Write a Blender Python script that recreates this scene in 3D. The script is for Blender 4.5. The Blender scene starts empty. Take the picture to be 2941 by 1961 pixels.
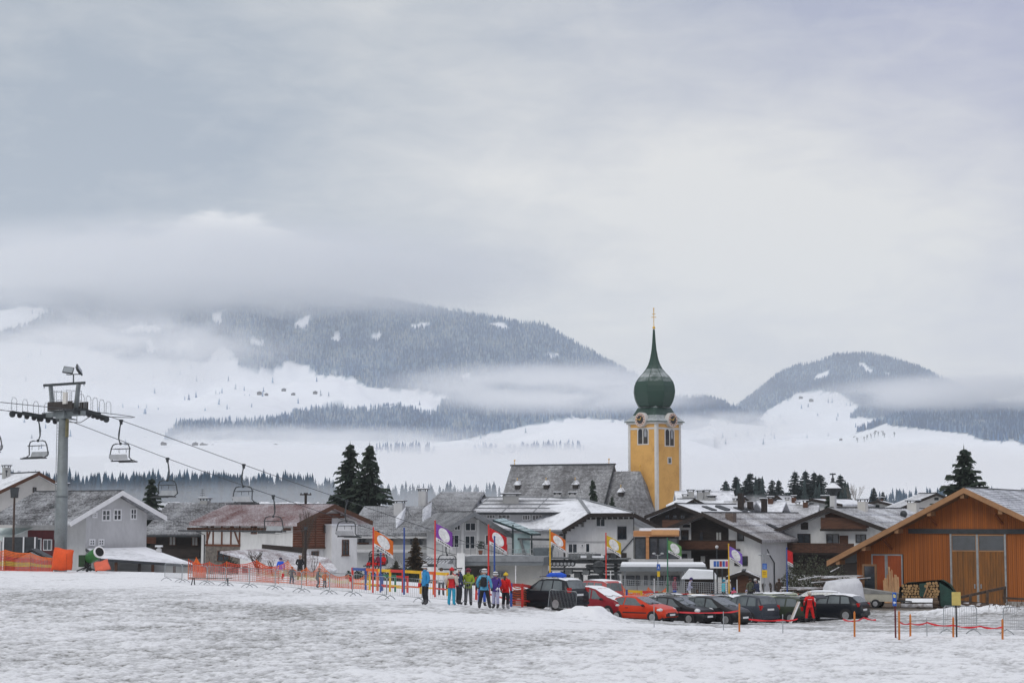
import bpy, bmesh, math, random
import numpy as np
from mathutils import Vector, Matrix, noise as mnoise
random.seed(7); np.random.seed(7)
C = bpy.context.scene.collection
SC = bpy.context.scene
PI = math.pi; R = math.radians

# ------------------------------------------------------------------ camera
FPX = 5488.0; PITCH = math.atan(502.5/FPX); CAMZ = 4.05
cam_d = bpy.data.cameras.new('camera'); cam = bpy.data.objects.new('camera', cam_d); C.objects.link(cam)
cam.location = (0, 0, CAMZ); cam.rotation_euler = (PI/2+PITCH, 0, 0)
cam_d.sensor_width = 36; cam_d.lens = 36*FPX/2941; cam_d.clip_start = 1; cam_d.clip_end = 40000
SC.camera = cam

# ------------------------------------------------------------------ sky, sun, exposure
SUN_EL, SUN_AZ = R(42), R(210)          # a veiled sun high on the left behind the camera
w = bpy.data.worlds.new('World'); SC.world = w; w.use_nodes = True
SC.view_settings.view_transform = 'Standard'; SC.view_settings.look = 'None'
SC.view_settings.exposure = 0; SC.view_settings.gamma = 1; SC.view_settings.use_curve_mapping = False

class NT:
    """tiny node-tree writer"""
    def __init__(s, tree): s.t = tree; s.N = tree.nodes; s.L = tree.links
    def n(s, typ, **kw):
        nd = s.N.new(typ)
        for k, v in kw.items():
            if k.startswith('i_'):
                key = k[2:]; key = int(key) if key.isdigit() else key.replace('_', ' ')
                s.put(nd.inputs[key], v)
            else: setattr(nd, k, v)
        return nd
    def put(s, sock, v):
        if isinstance(v, bpy.types.NodeSocket): s.L.new(v, sock)
        else: sock.default_value = v
    def math(s, op, a, b=0.0, c=0.0, clamp=False):
        nd = s.N.new('ShaderNodeMath'); nd.operation = op; nd.use_clamp = clamp
        for k, v in enumerate((a, b, c)): s.put(nd.inputs[k], v)
        return nd.outputs[0]
    def mix(s, f, a, b, typ='MIX'):
        nd = s.N.new('ShaderNodeMix'); nd.data_type = 'RGBA'; nd.blend_type = typ
        s.put(nd.inputs[0], f); s.put(nd.inputs[6], rgba(a)); s.put(nd.inputs[7], rgba(b))
        return nd.outputs[2]
    def ramp(s, f, lo, hi, a=0.0, b=1.0):
        nd = s.N.new('ShaderNodeMapRange'); nd.interpolation_type = 'SMOOTHSTEP'
        for k, v in enumerate((f, lo, hi, a, b)): s.put(nd.inputs[k], v)
        return nd.outputs[0]
    def noise(s, vec, scale, detail=3, rough=0.55, dist=0.0):
        nd = s.N.new('ShaderNodeTexNoise'); s.put(nd.inputs['Vector'], vec)
        nd.inputs['Scale'].default_value = scale; nd.inputs['Detail'].default_value = detail
        nd.inputs['Roughness'].default_value = rough; nd.inputs['Distortion'].default_value = dist
        return nd.outputs[0]
    def scale(s, vec, sx, sy, sz, loc=(0, 0, 0)):
        nd = s.N.new('ShaderNodeMapping'); s.put(nd.inputs[0], vec)
        nd.inputs['Scale'].default_value = (sx, sy, sz); nd.inputs['Location'].default_value = loc
        return nd.outputs[0]
def rgba(c):
    if isinstance(c, bpy.types.NodeSocket): return c
    return tuple(c)+(1.0,) if len(c) == 3 else tuple(c)

def build_sky():
    t = NT(w.node_tree); t.N.clear()
    out = t.n('ShaderNodeOutputWorld'); bg = t.n('ShaderNodeBackground'); bg.inputs[1].default_value = 0.1
    sky = t.n('ShaderNodeTexSky'); sky.sky_type = 'NISHITA'; sky.sun_disc = False
    sky.sun_elevation = SUN_EL; sky.sun_rotation = SUN_AZ
    co = t.n('ShaderNodeTexCoord').outputs['Generated']
    sp = t.n('ShaderNodeSeparateXYZ'); t.put(sp.inputs[0], co)
    x, y, z = sp.outputs
    az = t.math('ARCTAN2', x, y); el = t.math('ARCSINE', z)        # 0 = straight ahead
    n1 = t.noise(t.scale(co, 1, 1, 2.4), 3.4, 5, 0.55, 0.5); n2 = t.noise(t.scale(co, 1, 1, 2.0, (3, 1, 7)), 10, 6, 0.58, 0.5)
    n3 = t.noise(t.scale(co, 1, 1, 3.2, (9, 4, 2)), 26, 5, 0.55, 0.6)
    c = lambda n: t.math('SUBTRACT', n, 0.5)
    ad = lambda *v: v[0] if len(v) == 1 else t.math('ADD', v[0], ad(*v[1:]))
    mu = lambda a_, b_: t.math('MULTIPLY', a_, b_)
    def blob(a0, e0, ra, re):
        q = t.math('SQRT', ad(t.math('POWER', mu(t.math('SUBTRACT', az, a0), 1/ra), 2.0), t.math('POWER', mu(t.math('SUBTRACT', el, e0), 1/re), 2.0)))
        return t.ramp(q, 1.0, 0.0)
    wob = mu(c(n1), 0.05)
    # an overcast deck: grey blue sheets, a paler opening low on the right, faint ragged streaks
    f = ad(0.06, mu(blob(0.12, 0.14, 0.36, 0.13), 0.95), mu(blob(-0.03, 0.27, 0.2, 0.10), 0.36), mu(t.ramp(el, 0.12, 0.04), 0.55), mu(c(n1), 1.0), mu(c(n2), 0.75), mu(c(n3), 0.5))
    f = t.math('ADD', f, 0.0, clamp=True)
    deck = t.mix(f, t.mix(t.ramp(az, -0.1, 0.26), (0.335, 0.392, 0.468), (0.395, 0.415, 0.565)), (0.80, 0.79, 0.765))
    # the pale cloud bank lying on the mountain to the left
    da = t.math('ABSOLUTE', t.math('ADD', az, 0.150))
    e0 = ad(0.126, t.ramp(da, 0.21, 0.0, 0.0, 0.020), t.ramp(da, 0.045, 0.0, 0.0, 0.011), mu(c(n2), 0.026), mu(c(n3), 0.018))
    bank = mu(t.ramp(el, ad(e0, 0.002), t.math('SUBTRACT', e0, 0.0045)), t.ramp(az, 0.03, -0.09))
    deck = t.mix(mu(bank, 0.9), deck, t.mix(t.ramp(el, 0.15, 0.11), (0.93, 0.92, 0.91), (0.78, 0.77, 0.77)))
    deck = t.mix(t.ramp(el, 0.09, 0.02), deck, (0.75, 0.735, 0.74))      # pale mist all round the horizon
    deck = t.mix(t.ramp(el, 0.27, 1.2, 0.0, 0.9), deck, (1.10, 1.09, 1.11))  # overcast grows lighter overhead
    over = t.n('ShaderNodeVectorMath', operation='SCALE'); t.put(over.inputs[0], deck); over.inputs['Scale'].default_value = 10.0
    t.L.new(t.mix(0.97, sky.outputs[0], over.outputs[0]), bg.inputs[0])
    t.L.new(bg.outputs[0], out.inputs[0])
build_sky()
sun_d = bpy.data.lights.new('sun', 'SUN'); sun = bpy.data.objects.new('sun', sun_d); C.objects.link(sun)
sun_d.energy = 0.9; sun_d.angle = R(25); sun_d.color = (1.0, 0.97, 0.92)
sd = Vector((math.sin(SUN_AZ)*math.cos(SUN_EL), math.cos(SUN_AZ)*math.cos(SUN_EL), math.sin(SUN_EL)))
sun.rotation_euler = sd.to_track_quat('Z', 'Y').to_euler()
SC.cycles.volume_bounces = 6; SC.cycles.max_bounces = 10; SC.cycles.transparent_max_bounces = 16
SC.cycles.volume_step_rate = 1.0; SC.cycles.use_adaptive_sampling = True

# ------------------------------------------------------------------ photo pixel -> world
CP, SP = math.cos(PITCH), math.sin(PITCH)
def ray(px, py):
    u = (px-1470.5)/FPX; v = (980.5-py)/FPX
    return u, CP-v*SP, v*CP+SP
def P(px, py, d):
    x, y, z = ray(px, py); s = d/y
    return Vector((x*s, d, CAMZ+z*s))
def mpp(d): return d/FPX
# ------------------------------------------------------------------ materials
MATS = {}
def mat(name, col, rough=0.8, var=0.18, scale=3.0, metal=0.0, bump=0.0, col2=None, stretch=(1, 1, 1), detail=4, spec=0.4, thr=(0.35, 0.7), dirt=0.0, coat=0.0, grain=0.0):
    """procedural surface: base colour broken up by two noises, optional second colour in patches"""
    if name in MATS: return MATS[name]
    m = bpy.data.materials.new(name); m.use_nodes = True; t = NT(m.node_tree)
    b = m.node_tree.nodes['Principled BSDF']
    co = t.n('ShaderNodeTexCoord').outputs['Object']; co = t.scale(co, *stretch)
    n1 = t.noise(co, scale, detail, 0.6); n2 = t.noise(co, scale*7.3, 3, 0.6)
    c2 = col2 or tuple(c*(1-var*1.6) for c in col)
    f = t.ramp(t.math('ADD', t.math('MULTIPLY', n1, 0.7), t.math('MULTIPLY', n2, 0.3)), *thr)
    base = t.mix(f, tuple(min(1, c*(1+var*0.4)) for c in col), c2)
    if grain: base = t.mix(t.math('MULTIPLY', t.ramp(n2, 0.4, 0.62), grain), base, tuple(c*0.5 for c in col))
    t.L.new(base, b.inputs['Base Color'])
    b.inputs['Roughness'].default_value = rough; b.inputs['Metallic'].default_value = metal
    b.inputs['Specular IOR Level'].default_value = spec; b.inputs['Coat Weight'].default_value = coat
    if bump:
        bp = t.n('ShaderNodeBump'); bp.inputs['Strength'].default_value = bump; bp.inputs['Distance'].default_value = 0.05
        t.put(bp.inputs['Height'], n2); t.L.new(bp.outputs[0], b.inputs['Normal'])
    MATS[name] = m; return m

def snowy(name, col, amount=0.5, scale=1.2, snow=(0.80, 0.82, 0.86), stretch=(1, 1, 1), rough=0.8, fine=9.0, soft=0.16, var=0.2):
    """a roof material with a real dusting of snow lying in patches"""
    if name in MATS: return MATS[name]
    m = bpy.data.materials.new(name); m.use_nodes = True; t = NT(m.node_tree)
    b = m.node_tree.nodes['Principled BSDF']
    co = t.scale(t.n('ShaderNodeTexCoord').outputs['Object'], *stretch)
    n1 = t.noise(co, scale, 4, 0.6); n2 = t.noise(co, scale*fine, 3, 0.6)
    f = t.math('ADD', t.math('MULTIPLY', n1, 0.6), t.math('MULTIPLY', n2, 0.4))
    k = 0.62-0.24*amount
    f = t.ramp(f, k-soft/2, k+soft/2)
    base = t.mix(t.noise(co, scale*3, 3), tuple(c*(1+var) for c in col), tuple(c*(1-var) for c in col))
    t.L.new(t.mix(f, base, snow), b.inputs['Base Color']); b.inputs['Roughness'].default_value = rough
    MATS[name] = m; return m

def glass(name='window_glass', col=(0.03, 0.04, 0.05), rough=0.06):
    if name in MATS: return MATS[name]
    m = mat(name, col, rough, 0.3, 0.7, spec=0.8); return m

# ------------------------------------------------------------------ mesh builder
class MB:
    def __init__(s): s.v = []; s.f = []; s.m = []; s.mi = 0; s.smooth = False; s.sm = []
    def add(s, vs, fs, mi=None):
        o = len(s.v); s.v.extend(tuple(v) for v in vs)
        for f in fs: s.f.append(tuple(i+o for i in f)); s.m.append(s.mi if mi is None else mi); s.sm.append(s.smooth)
        return s
    def box(s, x0, x1, y0, y1, z0, z1, mi=None):
        vs = [(x, y, z) for z in (z0, z1) for y in (y0, y1) for x in (x0, x1)]
        return s.add(vs, [(0, 2, 3, 1), (4, 5, 7, 6), (0, 1, 5, 4), (2, 6, 7, 3), (0, 4, 6, 2), (1, 3, 7, 5)], mi)
    def bar(s, a, b, w, h=None, mi=None, up=(0, 0, 1)):
        """square bar from a to b"""
        a, b = Vector(a), Vector(b); h = w if h is None else h; d = (b-a).normalized(); up = Vector(up)
        if abs(d.dot(up)) > 0.98: up = Vector((0, 1, 0))
        r = d.cross(up).normalized()*w/2; q = r.cross(d).normalized()*h/2
        vs = [p+i*r+j*q for p in (a, b) for i, j in ((-1, -1), (1, -1), (1, 1), (-1, 1))]
        return s.add(vs, [(0, 1, 2, 3), (7, 6, 5, 4), (0, 4, 5, 1), (1, 5, 6, 2), (2, 6, 7, 3), (3, 7, 4, 0)], mi)
    def tube(s, pts, r, n=6, mi=None, caps=True):
        pts = [Vector(p) for p in pts]; k = len(pts); rs = r if isinstance(r, (list, tuple)) else [r]*k
        vs = []; ref = None
        for i, p in enumerate(pts):
            d = (pts[min(i+1, k-1)]-pts[max(i-1, 0)])
            d = d.normalized() if d.length > 1e-9 else Vector((0, 0, 1))
            if ref is None: ref = Vector((1, 0, 0)) if abs(d.x) < 0.9 else Vector((0, 1, 0))
            a = d.cross(ref).normalized(); b = d.cross(a).normalized(); ref = b.cross(d).normalized() if False else ref
            for j in range(n):
                t = 2*PI*j/n; vs.append(p+rs[i]*(math.cos(t)*a+math.sin(t)*b))
        fs = [(i*n+j, i*n+(j+1) % n, (i+1)*n+(j+1) % n, (i+1)*n+j) for i in range(k-1) for j in range(n)]
        if caps: fs += [tuple(range(n))[::-1], tuple((k-1)*n+j for j in range(n))]
        return s.add(vs, fs, mi)
    def lathe(s, prof, n=16, c=(0, 0, 0), mi=None, axis='z', phase=0.0):
        vs = []
        for r, z in prof:
            for j in range(n):
                t = 2*PI*j/n+phase; a, b = r*math.cos(t), r*math.sin(t)
                vs.append((c[0]+a, c[1]+b, c[2]+z) if axis == 'z' else ((c[0]+a, c[1]+z, c[2]+b) if axis == 'y' else (c[0]+z, c[1]+a, c[2]+b)))
        k = len(prof)
        fs = [(i*n+j, i*n+(j+1) % n, (i+1)*n+(j+1) % n, (i+1)*n+j) for i in range(k-1) for j in range(n)]
        fs += [tuple(range(n))[::-1], tuple((k-1)*n+j for j in range(n))]
        return s.add(vs, fs, mi)
    def prism(s, poly, v0, v1, mi=None):
        """polygon of (x,z) points extruded along y from v0 to v1"""
        n = len(poly); vs = [(x, v0, z) for x, z in poly]+[(x, v1, z) for x, z in poly]
        fs = [tuple(range(n)), tuple(range(2*n-1, n-1, -1))]+[((i+1) % n, i, n+i, n+(i+1) % n) for i in range(n)]
        return s.add(vs, fs, mi)
    def slab(s, quad, t, mi=None):
        """four corners in order, thickened by t along the normal (downwards if t<0)"""
        q = [Vector(p) for p in quad]; nn = (q[1]-q[0]).cross(q[-1]-q[0]).normalized()*t; n = len(q)
        vs = q+[p+nn for p in q]
        fs = [tuple(range(n)), tuple(range(2*n-1, n-1, -1))]+[((i+1) % n, i, n+i, n+(i+1) % n) for i in range(n)]
        return s.add(vs, fs, mi)
    def ball(s, c, r, n=10, k=6, mi=None, sz=(1, 1, 1)):
        prof = [(r*math.sin(PI*i/k), -r*math.cos(PI*i/k)) for i in range(1, k)]
        prof = [(r*0.02, -r)]+prof+[(r*0.02, r)]
        o = len(s.v); s.lathe(prof, n, (0, 0, 0), mi)
        for i in range(o, len(s.v)):
            x, y, z = s.v[i]; s.v[i] = (c[0]+x*sz[0], c[1]+y*sz[1], c[2]+z*sz[2])
        return s
    def build(s, name, mats, parent=None, smooth=None, fix=True):
        me = bpy.data.meshes.new(name); me.from_pydata(s.v, [], s.f)
        mats = mats if isinstance(mats, (list, tuple)) else [mats]
        for m in mats: me.materials.append(m)
        if len(mats) > 1: me.polygons.foreach_set('material_index', s.m)
        if smooth is not None: me.polygons.foreach_set('use_smooth', [smooth]*len(s.f))
        elif any(s.sm): me.polygons.foreach_set('use_smooth', s.sm)
        if fix and len(s.f) < 60000:
            bm = bmesh.new(); bm.from_mesh(me); bmesh.ops.recalc_face_normals(bm, faces=bm.faces); bm.to_mesh(me); bm.free()
        me.update(); return link(name, me, parent)
def link(name, me, parent=None, loc=None):
    o = bpy.data.objects.new(name, me); C.objects.link(o)
    if parent is not None: o.parent = parent
    if loc is not None: o.location = loc
    return o
def tag(o, label=None, cat=None, group=None, kind=None):
    if label: o['label'] = label
    if cat: o['category'] = cat
    if group: o['group'] = group
    if kind: o['kind'] = kind
    return o
def thing(name, label, cat, loc=(0, 0, 0), rz=0.0, group=None):
    o = bpy.data.objects.new(name, None); C.objects.link(o); o.location = loc; o.rotation_euler = (0, 0, rz)
    o.empty_display_size = 0.3
    return tag(o, label, cat, group)
def dup(root, loc=None, rz=None, label=None, group=None, s=None, swap=None):
    """copy of a thing, its parts and sub-parts; meshes shared"""
    def cp(o, par):
        c = o.copy(); C.objects.link(c); c.parent = par
        if swap and c.data is not None:
            for sl_i, sl in enumerate(c.material_slots):
                if sl.material and sl.material.name in swap:
                    sl.link = 'OBJECT'; sl.material = swap[sl.material.name]
        for ch in list(o.children): cp(ch, c)
        return c
    r = cp(root, root.parent)
    if loc is not None: r.location = loc
    if rz is not None: r.rotation_euler = (root.rotation_euler[0], root.rotation_euler[1], rz)
    if s is not None: r.scale = (s, s, s) if not isinstance(s, tuple) else s
    if label: r['label'] = label
    if group: r['group'] = group
    return r

class Frame:
    """a wall plane: u to the right along it, v away from the camera, z up (world)"""
    def __init__(s, px, py, d, yaw):
        s.o = P(px, py, d); s.a = R(yaw); s.z0 = 0.0
        s.U = Vector((math.cos(s.a), math.sin(s.a), 0)); s.V = Vector((-math.sin(s.a), math.cos(s.a), 0))
    def uv(s, px, py, v=0.0):
        dr = Vector(ray(px, py)); c = Vector((0, 0, CAMZ)); o = Vector((s.o.x, s.o.y, 0))+s.V*v
        t = (o-c).dot(s.V)/dr.dot(s.V); p = c+dr*t
        return (p-o).dot(s.U), p.z-s.z0
    def vz(s, px, py, u=0.0):
        dr = Vector(ray(px, py)); c = Vector((0, 0, CAMZ)); o = Vector((s.o.x, s.o.y, 0))+s.U*u
        t = (o-c).dot(s.U)/dr.dot(s.U); p = c+dr*t
        return (p-o).dot(s.V), p.z-s.z0
    def at(s, px, py, z):
        dr = Vector(ray(px, py)); t = (z+s.z0-CAMZ)/dr.z; p = Vector((0, 0, CAMZ))+dr*t-Vector((s.o.x, s.o.y, 0))
        return p.dot(s.U), p.dot(s.V)
    def thing(s, name, label, cat, zbase, group=None):
        s.z0 = zbase
        return thing(name, label, cat, (s.o.x, s.o.y, zbase), s.a, group)

# ------------------------------------------------------------------ far hills: slopes given by ridge and foot lines
def lerp_line(pts, x):
    xs = [p[0] for p in pts]; ys = [p[1] for p in pts]
    return float(np.interp(x, xs, ys))
def in_poly(pts, x, y):
    c = False; n = len(pts)
    for i in range(n):
        x0, y0 = pts[i]; x1, y1 = pts[(i+1) % n]
        if (y0 > y) != (y1 > y) and x < (x1-x0)*(y-y0)/(y1-y0)+x0: c = not c
    return c
snow_hill = mat('hill_snow', (0.82, 0.84, 0.88), 0.9, 0.05, 0.004)
def shaded_floor_mat():
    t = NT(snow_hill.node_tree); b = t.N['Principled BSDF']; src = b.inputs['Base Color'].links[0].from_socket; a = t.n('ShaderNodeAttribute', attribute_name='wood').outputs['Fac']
    t.L.new(t.mix(a, src, (0.16, 0.24, 0.33)), b.inputs['Base Color'])  # forest floor: tree shade and litter mixed into the snow colour
shaded_floor_mat()
HILLS = {}
def hill(name, ridge, foot, d1, d0, nx=120, ny=24, rough=0.0, back=600, wood=None):
    x0, x1 = ridge[0][0], ridge[-1][0]
    def at(px, t):
        py = lerp_line(foot, px)*(1-t)+lerp_line(ridge, px)*t
        d = d0+(d1-d0)*(t**0.9)
        p = P(px, py, d)
        k = math.sin(PI*t)*rough
        p.z += mnoise.fractal(Vector((p.x*0.004, p.y*0.004, 3.1)), 1.0, 2.0, 4)*k
        return p
    vs = []
    for i in range(nx+1):
        px = x0+(x1-x0)*i/nx
        col = [at(px, j/ny) for j in range(ny+1)]
        e = col[-1]; col.append(Vector((e.x*(1+back*0.5/d1), e.y+back*0.5, max(-55, e.z-back*0.12)))); col.append(Vector((e.x*(1+back/d1), e.y+back, max(-60, e.z-back*0.6))))
        b = col[0]; col.insert(0, Vector((b.x, b.y-5, max(-60, min(-30, b.z-60)))))
        vs += col
    m = ny+4; fs = [(i*m+j, (i+1)*m+j, (i+1)*m+j+1, i*m+j+1) for i in range(nx) for j in range(m-1)]
    mb = MB(); mb.add(vs, fs)
    o = mb.build(name, snow_hill, smooth=True, fix=False); tag(o, kind='structure'); HILLS[name] = at
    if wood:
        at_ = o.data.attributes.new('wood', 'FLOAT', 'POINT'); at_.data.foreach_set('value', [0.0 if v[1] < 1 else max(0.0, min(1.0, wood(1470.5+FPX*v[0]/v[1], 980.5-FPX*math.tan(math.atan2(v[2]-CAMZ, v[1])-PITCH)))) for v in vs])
    return at

# far conifers: a three-tiered ragged cone, many in one wood
def conifer_wood(name, label, spots, mats, sides=6, tiers=3, seed=1):
    """spots: (Vector base, height, shade 0..1)"""
    rg = np.random.RandomState(seed); V = []; F = []; Mi = []
    for p, h, sh in spots:
        r0 = h*rg.uniform(0.15, 0.21); ph = rg.uniform(0, 6.28)
        for k in range(tiers):
            z0 = h*(0.06+0.86*k/tiers*0.92); z1 = h*min(1.0, (k+1.75)/(tiers+0.75)); rr = r0*(1-0.80*k/tiers)
            o = len(V)
            for j in range(sides):
                a = ph+2*PI*j/sides+k*0.5; q = rr*rg.uniform(0.72, 1.22)
                V.append((p.x+q*math.cos(a), p.y+q*math.sin(a), p.z+z0+rg.uniform(-0.02, 0.03)*h))
            V.append((p.x, p.y, p.z+z1))
            for j in range(sides):
                F.append((o+j, o+(j+1) % sides, o+sides)); Mi.append(min(len(mats)-1, int(sh*len(mats))))
    me = bpy.data.meshes.new(name); me.from_pydata(V, [], F)
    for m in mats: me.materials.append(m)
    me.polygons.foreach_set('material_index', Mi); me.update()
    o = link(name, me); tag(o, label, 'forest', kind='stuff'); return o
frost_haze = [mat('conifer_dark', (0.030, 0.10, 0.245), 0.9, 0.2, 0.05), mat('conifer_haze_blue', (0.07, 0.165, 0.335), 0.9, 0.2, 0.05),
         mat('conifer_frost_haze', (0.18, 0.29, 0.44), 0.9, 0.2, 0.05), mat('conifer_white', (0.36, 0.42, 0.48), 0.9, 0.2, 0.05)]  # blue of the distant haze is put into these needle colours, besides frost

def scatter(at, x0, x1, n, hfun, mask, seed, t0=0.0, t1=1.0, bias=0.35):
    rg = np.random.RandomState(seed); S = []; tries = 0
    while len(S) < n and tries < n*12:
        tries += 1
        px = rg.uniform(x0, x1); t = rg.uniform(t0, t1); p = at(px, t)
        py = 980.5-FPX*math.tan(math.atan2(p.z-CAMZ, math.hypot(p.y, 0))-PITCH)
        m = mask(px, py)
        if m <= 0 or rg.uniform() > m: continue
        cl = mnoise.noise(Vector((px*0.012, py*0.02, seed)))
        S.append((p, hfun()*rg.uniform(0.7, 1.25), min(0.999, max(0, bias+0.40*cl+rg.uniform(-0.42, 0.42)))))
    return S

# big mountain on the left, its head in the cloud
ridge_big = [(-500, 850), (0, 830), (700, 800), (1100, 860), (1430, 915), (1500, 930), (1560, 932), (1650, 985), (1750, 1040), (1830, 1082), (1950, 1160), (2050, 1200)]
foot_big = [(-500, 1330), (0, 1320), (600, 1300), (1300, 1300), (1800, 1270), (2050, 1260)]
meadows = [[(-400, 985), (-400, 1400), (560, 1400), (640, 1300), (470, 1260), (520, 1215), (750, 1210), (960, 1165), (1020, 1180), (1160, 1170), (1230, 1195), (1290, 1140), (1215, 1120), (1060, 1112), (1010, 1085), (905, 1075), (885, 1050), (810, 1035), (800, 1062), (700, 1060), (660, 1010), (625, 990), (600, 1040), (470, 1040), (330, 1035), (250, 1000), (120, 985)],
           [(-100, 910), (60, 880), (155, 890), (100, 925), (0, 955), (-100, 970)], [(330, 960), (380, 935), (460, 935), (450, 960)],
           [(500, 985), (545, 970), (560, 1010), (505, 1015)], [(850, 915), (890, 905), (880, 940), (850, 950)], [(940, 985), (970, 960), (975, 990)],
           [(1180, 930), (1240, 925), (1225, 940), (1190, 945)], [(600, 900), (650, 890), (640, 925), (610, 935)], [(720, 960), (760, 985), (740, 1000), (712, 985)], [(410, 985), (440, 975), (455, 1010), (415, 1020)], [(1310, 1080), (1345, 1070), (1360, 1085), (1325, 1092)], [(1060, 965), (1090, 955), (1095, 975), (1065, 978)], [(1400, 930), (1440, 925), (1470, 945), (1440, 950)],
           [(1575, 1015), (1600, 1012), (1605, 1025), (1580, 1028)],
           [(-400, 1275), (640, 1262), (1300, 1268), (1500, 1225), (1640, 1200), (1780, 1205), (2050, 1220), (2050, 1400), (-400, 1400)]]
def mask_big(px, py):
    for q in meadows:
        if in_poly(q, px+8*mnoise.noise(Vector((px*0.03, py*0.03, 0)))*2, py): return 0.006 if py < 1200 else 0.002
    return 1.0
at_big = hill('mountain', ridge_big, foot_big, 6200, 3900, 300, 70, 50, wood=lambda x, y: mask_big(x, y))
conifer_wood('mountain_forest', 'snow dusted conifer forest covering the big misty mountain on the left', scatter(at_big, -150, 1950, 42000, lambda: 15.0, mask_big, 3, 0.05, 1.0, 0.45), frost_haze, 5, 2, 1)

# round hill on the right
ridge_r = [(2040, 1230), (2120, 1165), (2180, 1120), (2230, 1078), (2290, 1050), (2340, 1045), (2400, 1020), (2450, 1015), (2500, 1018), (2560, 1030), (2640, 1055), (2700, 1085), (2760, 1110), (2850, 1150), (3000, 1220), (3200, 1280)]
foot_r = [(2040, 1300), (2500, 1300), (3200, 1330)]
mead_r = [[(2200, 1180), (2290, 1130), (2340, 1120), (2410, 1128), (2440, 1150), (2470, 1165), (2440, 1200), (2180, 1210)], [(2335, 1090), (2350, 1075), (2385, 1060), (2382, 1082), (2345, 1095)],
          [(2462, 1040), (2480, 1040), (2510, 1065), (2500, 1078)], [(2535, 1072), (2560, 1070), (2555, 1085)], [(2040, 1200), (3200, 1200), (3200, 1400), (2040, 1400)], [(2630, 1092), (2680, 1088), (2660, 1100)]]
def mask_r(px, py):
    return 0.006 if any(in_poly(q, px, py) for q in mead_r) else 1.0
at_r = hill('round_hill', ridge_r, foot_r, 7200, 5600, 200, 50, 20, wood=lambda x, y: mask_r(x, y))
conifer_wood('round_hill_forest', 'blue hazy conifer forest on the round hill to the right', scatter(at_r, 2060, 2900, 13000, lambda: 15.0, mask_r, 5, 0.05, 1.0, 0.25), frost_haze, 5, 2, 2)

# low wooded spur right of the tower
spur_m = [[(1960, 1240), (2030, 1225), (2045, 1200), (2110, 1215), (2200, 1225), (2350, 1270), (2350, 1350), (1560, 1350), (1560, 1255)]]
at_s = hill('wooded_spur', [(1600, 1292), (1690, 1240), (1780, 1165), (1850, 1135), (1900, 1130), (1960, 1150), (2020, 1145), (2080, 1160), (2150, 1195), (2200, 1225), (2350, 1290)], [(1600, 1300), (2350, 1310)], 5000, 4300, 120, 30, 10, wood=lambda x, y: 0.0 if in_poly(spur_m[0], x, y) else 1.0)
conifer_wood('spur_forest', 'dark conifer wood on the low spur right of the church tower', scatter(at_s, 1660, 2250, 3600, lambda: 16.0, lambda x, y: 0.01 if in_poly(spur_m[0], x, y) else 1.0, 6, 0.1, 1.0, 0.18), frost_haze, 5, 2, 3)

# snowy shoulder on the right with its wood
shoulder_wood = [(2440, 1248), (2500, 1215), (2560, 1150), (3300, 1150), (3300, 1290), (2941, 1275), (2905, 1262), (2880, 1270), (2820, 1262), (2780, 1245), (2700, 1238), (2620, 1228), (2560, 1222), (2545, 1215), (2500, 1232)]
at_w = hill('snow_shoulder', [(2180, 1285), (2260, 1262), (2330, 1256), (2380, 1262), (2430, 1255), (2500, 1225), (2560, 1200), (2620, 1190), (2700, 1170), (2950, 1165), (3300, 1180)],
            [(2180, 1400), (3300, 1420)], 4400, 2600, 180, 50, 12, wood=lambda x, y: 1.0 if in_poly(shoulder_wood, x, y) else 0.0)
conifer_wood('shoulder_forest', 'blue green conifer wood above the white slope on the right', scatter(at_w, 2430, 3200, 7000, lambda: 15.0, lambda x, y: 1.0 if in_poly(shoulder_wood, x, y) else 0, 8, 0.3, 1.0, 0.3), frost_haze, 5, 2, 4)

# lower snow rolls with thin lines of wood in the middle
at_m = hill('snow_roll', [(300, 1330), (500, 1275), (700, 1268), (900, 1275), (1090, 1285), (1250, 1272), (1330, 1262), (1420, 1275), (1500, 1255), (1620, 1215), (1700, 1208), (1780, 1215), (1900, 1240), (2100, 1300), (2300, 1340)],
            [(300, 1420), (2300, 1420)], 3400, 1900, 90, 16, 8)
lines_m = [[(1080, 1275), (1180, 1283), (1250, 1292), (1245, 1310), (1080, 1300)], [(1340, 1310), (1380, 1288), (1450, 1296), (1560, 1280), (1700, 1292), (1560, 1308)]]
conifer_wood('roll_forest', 'thin bluish line of conifers on the white roll in the middle', scatter(at_m, 1060, 1720, 260, lambda: 12.0, lambda x, y: 1.0 if any(in_poly(q, x, y) for q in lines_m) else 0, 9, 0.3, 1.0, 0.15), frost_haze, 6, 3, 5)

# wooded rise close behind the village
at_n = hill('wooded_rise', [(-300, 1425), (400, 1412), (900, 1418), (1300, 1428), (1500, 1440), (1900, 1440), (2400, 1440), (2700, 1432), (3300, 1425)], [(-300, 1475), (3300, 1475)], 1250, 700, 60, 10, 1)
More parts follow.
